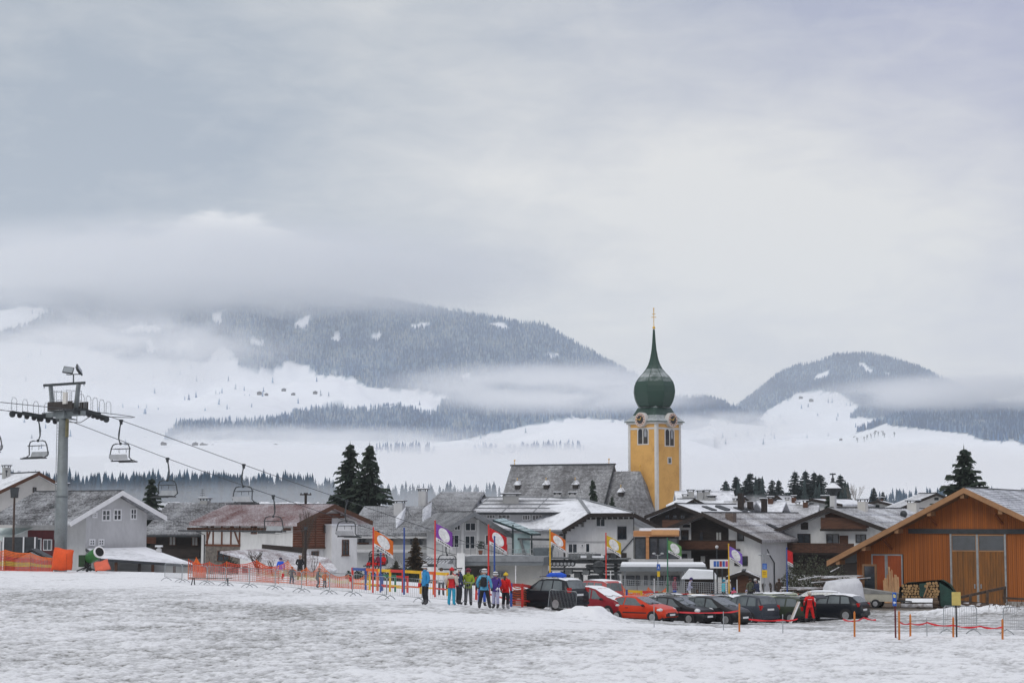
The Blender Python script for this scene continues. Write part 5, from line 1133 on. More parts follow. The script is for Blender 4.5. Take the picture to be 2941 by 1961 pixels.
for i in range(n):
    x = uL+wpl*(i+.5); t = 0.035+0.02*(i % 2)+rr.uniform(0, .006); top = min(ztop(x-wpl/2), ztop(x+wpl/2))-0.02
    z0 = zb0
    if d1[0] < x < d1[1]: z0 = zd1
    if d2[0] < x < d2[1]: z0 = zd2
    if top-z0 < 0.1: continue
    o = link('plank', pm, H.root, (x, -0.002, z0)); o.scale = (wpl*0.93, t, top-z0)
H.box('beam', beam_x, uR+.5, -0.16, -0.062, zb1-0.28, zb1+0.05, dark_metal)
for px, py in ((2766, 1424), (2671, 1475), (2578, 1527), (2484, 1575), (2410, 1610), (2876, 1478)):
    u, _ = F.uv(px, py, -ovg*.7); z = ztop(u)-0.05; H.box('purlin', u-0.14, u+0.14, -ovg+.1, -0.07, z-0.3, z, barn_b)
for px in (2560, 2690, 2880): u = F.uv(px, 1500)[0]; b = MB(); b.bar((u, -0.02, ztop(u)-1.1), (u-0.3, -1.1, ztop(u)-.35), .14); H.part('brace', b, mat('orange_strut', (0.22, 0.06, 0.012), 0.7), None)
bs = MB(); bs.prism([(ul, zl_-0.32), (ua, zt-0.38), (ua, zt-0.30), (ul, zl_-0.24)], -ovg+.02, -0.08); H.part('soffit', bs, mat('soffit_board', (0.16, 0.075, 0.03), .8), None, H.roof)
# doors: small pair with red panels, tall pair with glass heads
red_panel = mat('red_orange_door', (0.36, 0.072, 0.014), 0.6, 0.12, 1); old_panel = mat('weathered_brown_door', (0.25, 0.098, 0.022), 0.75, 0.35, 0.8, stretch=(5, 1, .4), col2=(0.12, 0.06, 0.022))
zf = F.uv(2548, 1700)[1]
def leaf(x0, x1, z0, z1, pm_, fm, gl=None, label=None):
    b = MB(); t = 0.09
    b.box(x0, x0+t, -.13, -.005, z0, z1); b.box(x1-t, x1, -.13, -.005, z0, z1); b.box(x0+t, x1-t, -.13, -.005, z1-t, z1)
    d = H.part('door', b, fm, label=label); nn = 9
    for i in range(nn): a = x0+t+(x1-x0-2*t)*i/nn; c = x0+t+(x1-x0-2*t)*(i+.94)/nn; bb = MB(); bb.box(a, c, -.10-.012*(i % 2), -.01, z0, (gl or z1-t)-.003); H.part('door_board', bb, pm_, None, d)
    if gl: bb = MB(); bb.box(x0+t, x1-t, -.09, -.01, gl, z1-t-.003); H.part('pane', bb, mat('barn_glass', (0.075, 0.085, 0.095), 0.12, .2, .6, spec=.8), None, d); bb = MB(); bb.box(x0+t, x1-t, -.135, -.091, gl-.06, gl+.03); H.part('transom', bb, barn_b, None, d)
    return d
xm = F.uv(2547, 1640)[0]; leaf(d1[0], xm-.01, 0.1, zd1-.02, red_panel, steel); leaf(xm+.01, d1[1], 0.1, zd1-.02, red_panel, steel)
xm = F.uv(2809, 1620)[0]; gl = F.uv(2800, 1581)[1]
for a, c, lab in ((d2[0], xm-.03, None), (xm+.03, d2[1], None)): d_ = leaf(a, c, 0.1, zd2-.02, old_panel, barn_b, gl)
b = MB(); b.box(xm-.07, xm+.07, -.17, -.134, 0.1, zd2-.02); H.part('steel_rail', b, steel)
for s_ in (-1, 1): b = MB(); b.box(xm+s_*.22-.04, xm+s_*.22+.04, -.19, -.11, 1.2, 1.5); H.part('door_handle', b, steel, None, d_)
for px in (2733, 2889): x = F.uv(px, 1600)[0]; H.box('door_jamb', x-.06, x+.06, -.2, -.08, 0.1, zd2, steel)
H.box('foundation', uL-.05, uR+.05, -.06, .1, -0.9, zb0-.003, mat('rough_concrete', (0.36, 0.35, 0.33), .95, .2, 2, bump=.4))
SL = H.side(uL); 
# ------------------------------------------------------------------ low buildings at the lift base
conc = mat('pale_concrete', (0.42, 0.41, 0.38), 0.9, 0.12, 0.8); fasc = mat('grey_fascia', (0.17, 0.185, 0.195), 0.6, 0.1, 1, metal=.2)
H = House(Frame(1420, 1640, 172, -6), 'lift_garage', 'beige lift garage under a flat grey roof behind the ski school group', -2.2, 'lift building'); F = H.F
u0, u1, z0, z1 = H.rect(1330, 1622, 1555, 1700); H.box('wall', u0, u1, 0, 7, -.5, z1, conc)
a, c, _, ztop_ = H.rect(1332, 1625, 1408, 1700); H.box('opening', a, c, -.03, -.003, -.4, ztop_, mat('dark_interior', (.05, .045, .04), .9))
r0, r1, ra, rb = H.rect(1322, 1600, 1560, 1612, v=-1.2); rf = H.box('roof', r0, r1, -1.2, 7.4, z1+.003, rb, fasc); H.box('roof_edge', r0-.05, r1+.05, -1.3, -1.203, ra, rb+.08, grey_metal, None, rf)
H.win(1418, 1640, 1456, 1658, n=2, fm=grey_metal)
H.pbox('end_wall', 1312, 1588, 1334, 1668, -2.2, -1.9, white_wall); H.pbox('side_wall', 1210, 1628, 1330, 1668, 0.5, 1.0, white_wall)
H = House(Frame(1900, 1650, 166, -4), 'ticket_building', 'long flat roofed grey lift building with a dark window band', -2.4, 'lift building'); F = H.F
r0, r1, ra, rb = H.rect(1780, 1627, 2030, 1640, v=-1.5); rf = H.box('roof', r0, r1, -1.5, 7.2, ra, rb, fasc); H.box('snow_layer', r0+.1, r1-.1, -1.35, 7, rb+.003, rb+.22, snow_m, None, rf)
u0, u1, z0, z1 = H.rect(1785, 1641, 1965, 1700); H.box('wall', u0, u1, 0, 6.5, -.5, ra-.003, grey_wall)
for a, c in ((1788, 1822), (1826, 1838), (1850, 1860), (1868, 1880), (1884, 1905), (1910, 1925), (1928, 1952)): H.win(a, 1652, c, 1680, n=1, fm=dark_metal, gm_=pane_m if a != 1910 else curtain)
b = MB()
for px in (1795, 1960): x = F.uv(px, 1660, -1.3)[0]; b.box(x-.06, x+.06, -1.36, -1.24, 0, ra-.003)
H.part('post', b, grey_metal)
# small huts
H = House(Frame(2140, 1670, 150, -8), 'wooden_hut', 'small dark wooden hut with a low gable behind the practice area', -2.3, 'hut')
gable_px(H, (2135, 1641), (2084, 1658), (2182, 1660), 2092, 2174, dark_wood, snowy('hut_roof', (.06, .05, .045), .5, .8), L=4, ovg=.5, th=.1, fascia=dark_wood); H.box('door', H.ua-.5, H.ua+.4, -.06, -.003, 0, 1.8, brown_wood)
H = House(Frame(2010, 1670, 158, -6), 'snow_shed', 'low shed with a thick white snow roof behind the parked cars', -2.4, 'shed')
u0, u1, z0, z1 = H.rect(1956, 1640, 2062, 1662, v=-.6); b = MB(); b.prism([(u0, z0), (u1, z0), (u1-.4, z1), (u0+.6, z1+.1)], -.6, 4); H.part('roof', b, snow_m); H.box('wall', u0+.3, u1-.3, 0, 3.6, -.5, z0-.003, dark_wood)
# billboard
bb = thing('billboard', 'white framed billboard with blue and red panels above the practice area', 'sign', tuple(gpos(2067, 150)))
zz = P(2067, 1631, 150).z-bb.location.z; z2 = P(2067, 1606, 150).z-bb.location.z; w_ = 27*mpp(150)
b = MB(); b.box(-w_, w_, -.05, .05, zz, z2); b.build('panel', white_paint, bb)
for k, c in enumerate(((.04, .12, .45), (.07, .2, .5), (.5, .05, .06), (.05, .15, .5), (.55, .08, .2))): b = MB(); x = -w_*.62+k*w_*.31; b.box(x, x+w_*.26, -.065, -.052, zz+.12, z2-.12); b.build('poster', mat('poster_%d' % k, c, .6, .3, 3), bb)
for s_ in (-.6, .3): b = MB(); b.tube([(s_*w_, 0, 0), (s_*w_, 0, zz)], .06, 6); b.build('post', dark_metal, bb)
bl = thing('blade_lamp', 'thin street lamp standing behind the billboard', 'street lamp', tuple(gpos(2060, 156))); b = MB(); zl2 = P(2060, 1570, 156).z-bl.location.z; b.tube([(0, 0, 0), (0, 0, zl2)], [.07, .04], 6); b.build('pole', dark_metal, bl); b = MB(); b.ball((0, 0, zl2), .14, 8, 5); b.build('lamp_head', lgrey_wall, bl)
# ------------------------------------------------------------------ chairlift
lift_grey = mat('lift_grey_paint', (0.21, 0.235, 0.24), 0.55, 0.18, 1.2, metal=.2); lift_dark = mat('lift_dark_steel', (0.055, 0.062, 0.065), .6, .25, 2, metal=.3); sheave_m = mat('sheave_rubber', (.03, .03, .032), .7, .2, 3); alu = mat('aluminium', (.50, .51, .52), .4, .1, 3, metal=.5)
lx = lambda px, d: (px-1470.5)/FPX*d
TWR = Vector((lx(182, 140), 140)); STN = Vector((lx(1565, 186), 186))
rd = (STN-TWR).normalized(); rp = Vector((rd.y, -rd.x))          # along the rope to the station; across it, to the right
def on_rope(side, px):
    """point in plan where the rope on that side is seen at column px"""
    o = TWR+rp*(2.0 if side == 'R' else -2.05); k = (px-1470.5)/FPX
    t = (k*o.y-o.x)/(rd.x-k*rd.y); return o+rd*t
def rope3(side, px, py):
    p = on_rope(side, px); return P(px, py, p.y)
ang = math.atan2(rd.y, rd.x)-PI/2                                # local y = along the rope towards the station
gz = ground_z(TWR.x, TWR.y)[0]
LT = thing('lift_pylon', 'grey steel chairlift pylon with sheave trains, work platform and two floodlights', 'lift pylon', (TWR.x, TWR.y, gz), ang)
def tz(py, d=140): return P(182, py, d).z-gz
def loc(side, px, py):
    p = rope3(side, px, py); q = p-Vector((TWR.x, TWR.y, gz)); return Vector((q.x*math.cos(-ang)-q.y*math.sin(-ang), q.x*math.sin(-ang)+q.y*math.cos(-ang), q.z))
top = tz(1192)
b = MB(); b.tube([(0, 0, -0.5), (0, 0, tz(1424)), (0, 0, tz(1423)), (0, 0, top)], [0.47, 0.42, 0.40, 0.34], 20); b.lathe([(.5, tz(1425)), (.5, tz(1421))], 20); b.build('mast', lift_grey, LT, smooth=True)
b = MB(); b.box(-2.3, 2.3, -.16, .16, top-.1, top+.25); b.box(-.5, .5, -.35, .35, top-.25, top+.3)
arm = b.build('crossarm', lift_grey, LT)
dn = MB(); dn.box(-1.0, 2.0, -.7, .7, top+.26, top+.34); plat = dn.build('platform', lift_dark, LT)
b = MB(); b.box(-.95, 1.85, -.74, -.70, top+.35, top+.95); b.box(-.95, 1.85, .70, .74, top+.35, top+.95); b.build('platform_skirt', mat('rusty_grille', (.045, .037, .033), .8, .3, 5), plat)
for sd, x0, pts in (('L', -2.05, ((35, 1184), (178, 1209))), ('R', 2.0, ((216, 1175), (305, 1199)))):
    a, c = loc(sd, *pts[0]), loc(sd, *pts[1])
    a.x = c.x = x0
    st = MB(); st.bar(a+Vector((.12, 0, .03)), c+Vector((.12, 0, .03)), .06, .16); st.bar(a+Vector((-.12, 0, .03)), c+Vector((-.12, 0, .03)), .06, .16)
    m_ = (a+c)/2; st.bar((m_.x, m_.y, m_.z+.02), (x0*.95, 0, top+.05), .22, .28)
    st.bar(a.lerp(c, .2)+Vector((0, 0, .14)), a.lerp(c, .8)+Vector((0, 0, .14)), .16, .14)
    tr = st.build('sheave_train', lift_dark, LT)
    n = 8
    for i in range(n):
        p = a.lerp(c, i/(n-1)); w = MB(); r = .25 if i in (0, n-1) else .2
        w.lathe([(r*.6, -.06), (r, -.05), (r, .05), (r*.6, .06)], 14, (p.x, p.y, p.z-.12), axis='x'); w.build('sheave', sheave_m if i not in (0, n-1) else lift_dark, tr)
    g = MB()
    for i in range(5):
        p = a.lerp(c, (i+.15)/4.6)+Vector((.3 if sd == 'R' else -.3, 0, .2)); q = p+(c-a).normalized()*.45
        g.tube([p, p+Vector((0, 0, .75)), p+Vector((0, 0, .95))+(q-p)*.25, q+Vector((0, 0, .95))-(q-p)*.25, q+Vector((0, 0, .75)), q], .022, 5)
    g.build('guard_hoop', steel, tr)
gt = tz(1106)
a = loc('L', 134, 1152); 
b = MB(); b.bar((-1.35, .1, top+.3), (-1.7, .1, gt), .2, .26); legl = b.build('gantry_leg', lift_grey, LT)
b = MB(); b.bar((1.45, -.1, top+.3), (1.75, -.1, gt), .2, .26); b.build('gantry_leg', lift_grey, LT)
b = MB(); b.bar((-2.35, 0, gt+.08), (2.3, 0, gt+.08), .16, .18); b.tube([(-2.3, 0, gt), (-2.35, 0, gt-.12), (-2.2, 0, gt-.12)], .03, 5); b.tube([(2.2, 0, gt), (2.25, 0, gt-.12), (2.1, 0, gt-.12)], .03, 5); b.build('gantry_beam', lift_dark, LT)
b = MB()
for x0 in (-.75, 0.0, .55):
    for y in (-.7, .7): b.tube([(x0, y, top+.3), (x0, y, top+1.75), (x0+.55, y, top+1.75), (x0+.55, y, top+.3)], .024, 5); b.tube([(x0, y, top+1.05), (x0+.55, y, top+1.05)], .02, 4)
b.tube([(-.75, -.7, top+1.75), (-.75, .7, top+1.75)], .022, 5); b.tube([(1.1, -.7, top+1.75), (1.1, .7, top+1.75)], .022, 5); b.build('railing', steel, plat)
b = MB(); b.box(.95, 1.35, -.9, -.72, top+.75, top+1.6); b.build('control_box', cream_wall, plat)
b = MB(); b.tube([(1.15, -.1, gt+.15), (1.15, -.1, gt+.75)], .05, 6); b.tube([(.35, -.1, gt+.78), (.6, -.1, gt+.74), (1.15, -.1, gt+.74), (1.75, -.1, gt+.72)], .035, 6); bk = b.build('lamp_bracket', lift_dark, LT)
for x0, tilt, yaw in ((.45, -20, 0), (1.85, 20, 70)):
    b = MB(); b.box(-.38, .38, -.06, .06, 0, .52); b.box(-.3, .3, .061, .15, .08, .42); o = b.build('floodlight', lift_dark, bk); o.location = (x0, -.1, gt+.86); o.rotation_euler = (R(-28), R(8 if x0 < 1 else 35), -ang+R(yaw))
    g = MB(); g.box(-.34, .34, -.068, -.061, .04, .48); g.build('lamp_glass', mat('lamp_glass', (.30, .33, .35), .15, .1, 2), o)
b = MB()
for s_ in (-.17, .17): b.tube([(-.55, s_, tz(1550)), (-.52, s_, top)], .025, 5)
for k in range(40): z = tz(1550)+(top-tz(1550))*k/40; b.tube([(-.545, -.17, z), (-.545, .17, z)], .015, 4)
b.build('ladder', steel, LT)
b = MB(); b.box(.38, .47, -.12, .12, tz(1255), tz(1203)); b.build('cable_box', mat('old_yellow', (.20, .18, .09), .7), LT)
b = MB(); b.tube([(.2, 0, top-.5), (1.2, .6, top-.55), (2.1, .9, top-.05)], .04, 5); b.tube([(.9, .5, top-.6), (.9, .5, top+.2)], .03, 5); b.build('stay', steel, LT)

# ropes with sag
def rope(label, side, pts, left):
    P3 = [rope3(side, *p) for p in pts]; a = P3[0]; u = Vector((rd.x, rd.y, 0))
    st = a-u*60+Vector((0, 0, left))
    # smooth spline through the measured points
    ctl = [st]+P3; out = []
    for i in range(len(ctl)-1):
        p0 = ctl[max(0, i-1)]; p1 = ctl[i]; p2 = ctl[i+1]; p3 = ctl[min(len(ctl)-1, i+2)]
        for j in range(8):
            t = j/8; out.append(0.5*((2*p1)+(p2-p0)*t+(2*p0-5*p1+4*p2-p3)*t*t+(3*p1-p0-3*p2+p3)*t**3) if i else p1.lerp(p2, t))
    out.append(ctl[-1]); b = MB(); b.tube(out, 0.026, 6); o = b.build('haul_rope', mat('rope_steel', (.07, .075, .08), .6, .2, 9, metal=.3)); tag(o, label, 'rope', 'haul ropes of the chairlift'); return out
RR = [(230, 1178), (305, 1198), (348, 1207), (700, 1334), (850, 1387), (996, 1437), (1285, 1537), (1400, 1578), (1500, 1606)]
RL = [(35, 1181), (178, 1204), (228, 1219), (481, 1316), (640, 1373), (785, 1423), (1085, 1525), (1300, 1590), (1460, 1612)]
rope('far side rope of the chairlift running down to the station', 'R', RR, 2.2); rope('near side rope of the chairlift coming up past the pylon', 'L', RL, 3.2)

# chairs: origin at the rope grip, x across, y the way they face
def make_chair(label):
    t = thing('lift_chair', label, 'lift chair', (0, 0, 0), 0, 'chairs on the lift')
    b = MB(); b.box(-.05, .05, -.16, .16, -.1, .07); b.box(-.05, .05, -.1, .1, -.3, -.1); b.build('grip', lift_dark, t)
    b = MB(); b.tube([(0, 0, -.15), (.02, -.12, -.5), (.02, -.2, -1.0), (0, -.2, -1.35), (0, -.1, -1.62), (0, -.02, -1.72)], [.05, .05, .065, .05, .045, .045], 8); b.build('hanger', lift_dark, t)
    b = MB(); b.tube([(-1.08, .25, -3.0), (-1.1, -.12, -2.75), (-1.02, -.02, -2.05), (-.85, 0, -1.8), (-.55, 0, -1.73), (.55, 0, -1.73), (.85, 0, -1.8), (1.02, -.02, -2.05), (1.1, -.12, -2.75), (1.08, .25, -3.0)], .045, 8); b.ball((0, -.02, -1.72), .11, 8, 5); b.build('frame', lift_dark, t)
    b = MB(); b.slab([(-.98, -.1, -2.98), (.98, -.1, -2.98), (.98, .42, -2.92), (-.98, .42, -2.92)], -.07); b.build('seat', sheave_m, t)
    b = MB(); b.slab([(-.98, -.13, -2.9), (.98, -.13, -2.9), (.98, -.26, -2.52), (-.98, -.26, -2.52)], .04); b.build('backrest', alu, t)
    b = MB(); b.tube([(-.9, .18, -2.1), (.9, .18, -2.1)], .035, 6)
    for s_ in (-.4, .4): b.tube([(s_, .18, -2.1), (s_, .2, -2.4)], .02, 5)
    for s_ in (-1, 1): b.tube([(s_*1.02, -.02, -2.1), (s_*.95, .18, -2.1)], .025, 5)
    b.build('safety_bar', lift_dark, t)
    b = MB(); b.tube([(-.95, .42, -2.95), (-.95, .75, -3.05)], .03, 6); b.tube([(.95, .42, -2.95), (.95, .75, -3.05)], .03, 6); b.tube([(-1.0, .75, -3.05), (1.0, .75, -3.05)], .05, 6); b.build('footrest', lift_dark, t)
    return t
rz_dn = ang; rz_up = ang+PI
CH0 = make_chair('empty lift chair hanging just right of the pylon')
CH0.location = rope3('R', 348, 1207); CH0.rotation_euler = (0, 0, rz_dn)
chairs = [('L', 110, 1198, 'empty lift chair hanging left of the pylon mast'), ('L', 481, 1316, 'empty lift chair hanging before the small dark spruce'), ('R', 700, 1334, 'empty lift chair hanging above the red roof ridge'), ('L', 785, 1423, 'empty lift chair hanging before the white half-timbered wall'), ('R', 996, 1437, 'empty lift chair hanging before the white stair tower'), ('R', 1285, 1537, 'lowest empty lift chair hanging by the lean-to'), ('L', 1085, 1525, 'lift chair carrying three skiers in red'), ('L', -22, 1178, 'lift chair cut by the left edge of the picture')]
CHO = {}
for sd, px, py, lb in chairs:
    c = dup(CH0, rope3(sd, px, py), rz_dn if sd == 'R' else rz_up, lb); CHO[lb] = c

# bottom station
S0 = Vector((STN.x, STN.y, 0)); gzs = ground_z(STN.x, STN.y)[0]
F = Frame(1565, 1600, 182, -12); H = House(F, 'lift_station', 'grey steel machinery of the chairlift bottom station with wheel row and gantry', gzs, 'lift station')
st_m = mat('station_grey', (.17, .18, .185), .6, .25, 1.5, metal=.25); st_d = mat('station_dark', (.07, .075, .08), .6, .3, 2, metal=.3)
H.pbox('column', 1537, 1607, 1556, 1720, -.5, .5, st_d); H.pbox('column', 1720, 1615, 1730, 1700, 0, .4, st_m); H.pbox('column', 1764, 1612, 1772, 1700, 0, .4, st_m)
H.pbox('main_beam', 1452, 1607, 1800, 1617, -.6, .6, st_m); H.pbox('main_beam', 1580, 1630, 1790, 1637, -.9, -.5, st_d); H.pbox('lower_beam', 1480, 1640, 1800, 1646, -.4, .3, st_m)
H.pbox('drive_housing', 1532, 1573, 1577, 1600, -1.0, 1.0, mat('blue_grey_panel', (.13, .155, .17), .6, .2, 1.5)); H.pbox('drive_housing', 1632, 1590, 1715, 1607, -1.2, 1.0, st_m)
H.pbox('deck', 1455, 1600, 1640, 1604, -1.3, 1.2, st_m); H.pbox('deck', 1660, 1603, 1800, 1606, -1.6, 1.2, st_m)
u0, u1, z0, z1 = H.rect(1668, 1599, 1735, 1603, v=-1.3); H.box('snow_patch', u0, u1, -1.4, .8, z0+.05, z1+.12, snow_m)
tr = MB(); tr.box(F.uv(1585, 1620)[0], F.uv(1655, 1620)[0], -.8, -.7, F.uv(1600, 1615)[1], F.uv(1600, 1611)[1]); tr = H.part('wheel_row', tr, st_d)
for i in range(7):
    u, z = F.uv(1587+i*10.5, 1618); b = MB(); b.lathe([(.1, -1.02), (.24, -1.0), (.25, -.85), (.1, -.82)], 14, (u, 0, z), axis='y'); H.part('conveyor_tyre', b, st_d, None, tr); b = MB(); b.lathe([(.14, -1.035), (.12, -1.02)], 12, (u, 0, z), axis='y'); H.part('tyre_hub', b, alu, None, tr)
tr2 = H.pbox('wheel_row', 1470, 1609, 1536, 1612, -.95, -.7, st_d)
for i in range(6): u, z = F.uv(1474+i*10.5, 1614); b = MB(); b.lathe([(.1, -1.02), (.2, -1.0), (.21, -.85), (.1, -.82)], 12, (u, 0, z), axis='y'); H.part('conveyor_tyre', b, st_d, None, tr2)
u, z = F.uv(1745, 1624); b = MB(); b.lathe([(.3, -.05), (2.0, -.06), (2.1, 0), (2.0, .06), (.3, .05)], 26, (u, -.2, z)); H.part('bullwheel', b, st_d); b = MB(); b.lathe([(.5, -.1), (.65, .0), (.5, .1)], 14, (u-.5, -1.8, z-.1), axis='y'); H.part('pulley', b, st_d)
for k in range(3): H.pbox('cross_member', 1600+k*62, 1648, 1612+k*62, 1700, -.2+.3*k, .1+.3*k, st_m)
for k in range(4): u, z = F.uv(1700+k*22, 1604); H.box('equipment_box', u-.25, u+.25, -1.5+.2*k, -.9+.2*k, z+.0, z+.35+.12*(k % 2), st_d if k % 2 else st_m)
b = MB()
for pa, pb in (((1495, 1548), (1508, 1597)), ((1590, 1560), (1580, 1600))): a = F.uv(*pa); c = F.uv(*pb); b.bar((a[0], 0, a[1]), (c[0], 0, c[1]), .22)
lg = H.part('gantry_leg', b, st_m, kind='stuff'); b = MB(); a = F.uv(1481, 1547); c = F.uv(1600, 1549); b.bar((a[0], 0, a[1]), (c[0], 0, c[1]), .16, .2); H.part('gantry_beam', b, st_d)
b = MB()
def rail(x0, x1, y0, y1, n, v=-1.2):
    for i in range(n+1): px = x0+(x1-x0)*i/n; a = F.uv(px, y0, v); c = F.uv(px, y1, v); b.tube([(a[0], v, a[1]), (c[0], v, c[1])], .022, 4)
    for y in (y0, (y0+y1)/2): a = F.uv(x0, y, v); c = F.uv(x1, y, v); b.tube([(a[0], v, a[1]), (c[0], v, c[1])], .022, 4)
rail(1460, 1530, 1577, 1600, 7); rail(1534, 1580, 1565, 1575, 5, -.9); rail(1630, 1712, 1586, 1604, 8); H.part('railing', b, steel, kind='stuff')
for px in (1484, 1512, 1592, 1602): b = MB(); u, z = F.uv(px, 1598); b.tube([(u-.3, -1.2, z), (u-.3, -1.2, z+.5), (u, -1.2, z+.65), (u+.3, -1.2, z+.5), (u+.3, -1.2, z)], .03, 5); H.part('guard_hoop', b, steel)
for k, (px, py) in enumerate(((1480, 1606), (1515, 1606), (1478, 1622), (1505, 1624), (1640, 1640), (1665, 1650), (1690, 1642), (1700, 1625), (1590, 1646))): u, z = F.uv(px, py); H.box('motor_box', u-.3, u+.3, -1.25-.03*k, -.65, z-.22, z+.2, st_d if k % 2 else st_m)
H.pbox('control_cabin', 1688, 1652, 1768, 1702, .5, 3, st_m); H.win(1695, 1656, 1725, 1676, v=.5, n=2, fm=st_d); H.win(1730, 1656, 1762, 1676, v=.5, n=2, fm=st_d)
b = MB(); pts = [(1528, 1590), (1537, 1596), (1540, 1610), (1537, 1640), (1536, 1700)]; b.tube([(F.uv(*p)[0], -1.3, F.uv(*p)[1]) for p in pts], .07, 6); H.part('lamp_pole', b, steel)
b = MB(); b.tube([(F.uv(1522, 1642)[0], -1.4, F.uv(1522, 1642)[1]), (F.uv(1540, 1641)[0], -1.4, F.uv(1540, 1641)[1])], .04, 5); H.part('sign_arm', b, st_d)
# ------------------------------------------------------------------ people
skin = mat('skin', (.48, .29, .21), .6, .08, 6); boot_m = mat('ski_boot', (.045, .045, .05), .5, .2, 6); boot_l = mat('grey_ski_boot', (.3, .3, .31), .5, .2, 6); glove_m = mat('dark_glove', (.02, .02, .022), .8)
CL = {}
def cloth(n, c): CL[n] = mat('cloth_'+n, c, .85, .18, 7); return CL[n]
for n, c in dict(blue=(.03, .24, .50), white=(.72, .72, .72), red=(.55, .02, .025), black=(.018, .018, .021), navy=(.03, .04, .09), lime=(.28, .36, .03), turq=(.03, .33, .50), sky=(.10, .36, .55), purple=(.06, .03, .20), lilac=(.42, .42, .60), grey=(.10, .10, .11), brightred=(.62, .012, .012), pink=(.65, .12, .22), cyan=(.05, .50, .60), olive=(.09, .10, .07), royal=(.02, .10, .60), cream=(.55, .48, .42), brown=(.06, .04, .03), maroon=(.22, .02, .05), pinkred=(.5, .10, .14), green=(.03, .22, .08), orange=(.7, .16, .02), yellow=(.65, .45, .03), tan=(.35, .24, .18)).items(): cloth(n, c)
def S_(v, s): return (v[0]*s, v[1], v[2])
POSES = {
 'stand': dict(elb=((.27, .03, 1.16), (.27, .03, 1.16)), wri=((.28, -.05, .93), (.28, -.04, .93)), knee=((.12, -.03, .52), (.12, -.02, .52)), ank=((.14, .01, .12), (.13, .04, .12))),
 'wide': dict(elb=((.31, .05, 1.17), (.30, .03, 1.16)), wri=((.30, -.12, .98), (.31, -.06, .93)), knee=((.16, -.03, .52), (.17, -.02, .52)), ank=((.22, .02, .12), (.24, .0, .12))),
 'clasp': dict(elb=((.28, -.02, 1.15), (.28, -.02, 1.15)), wri=((.09, -.22, 1.03), (.07, -.23, 1.01)), knee=((.11, -.03, .52), (.12, -.02, .52)), ank=((.12, .01, .12), (.13, .03, .12))),
 'step': dict(elb=((.28, .05, 1.16), (.27, -.04, 1.16)), wri=((.27, .10, .95), (.26, -.16, .98)), knee=((.11, -.16, .54), (.12, .05, .52)), ank=((.12, -.10, .13), (.13, .24, .14))),
 'bag': dict(elb=((.26, .0, 1.17), (.30, .02, 1.17)), wri=((.20, -.20, 1.0), (.16, -.20, 1.02)), knee=((.11, -.03, .52), (.11, -.02, .52)), ank=((.11, .01, .12), (.12, .04, .12))),
 'seat': dict(elb=((.29, -.03, 1.18), (.29, -.03, 1.18)), wri=((.20, -.26, 1.06), (.20, -.25, 1.05)), knee=((.13, -.46, .94), (.14, -.45, .94)), ank=((.13, -.50, .50), (.15, -.48, .50))),
 'ski': dict(elb=((.33, -.08, 1.14), (.33, -.08, 1.14)), wri=((.32, -.30, 1.02), (.32, -.30, 1.02)), knee=((.14, -.16, .52), (.14, -.16, .52)), ank=((.15, .0, .14), (.15, .0, .14)), lean=.10),
}
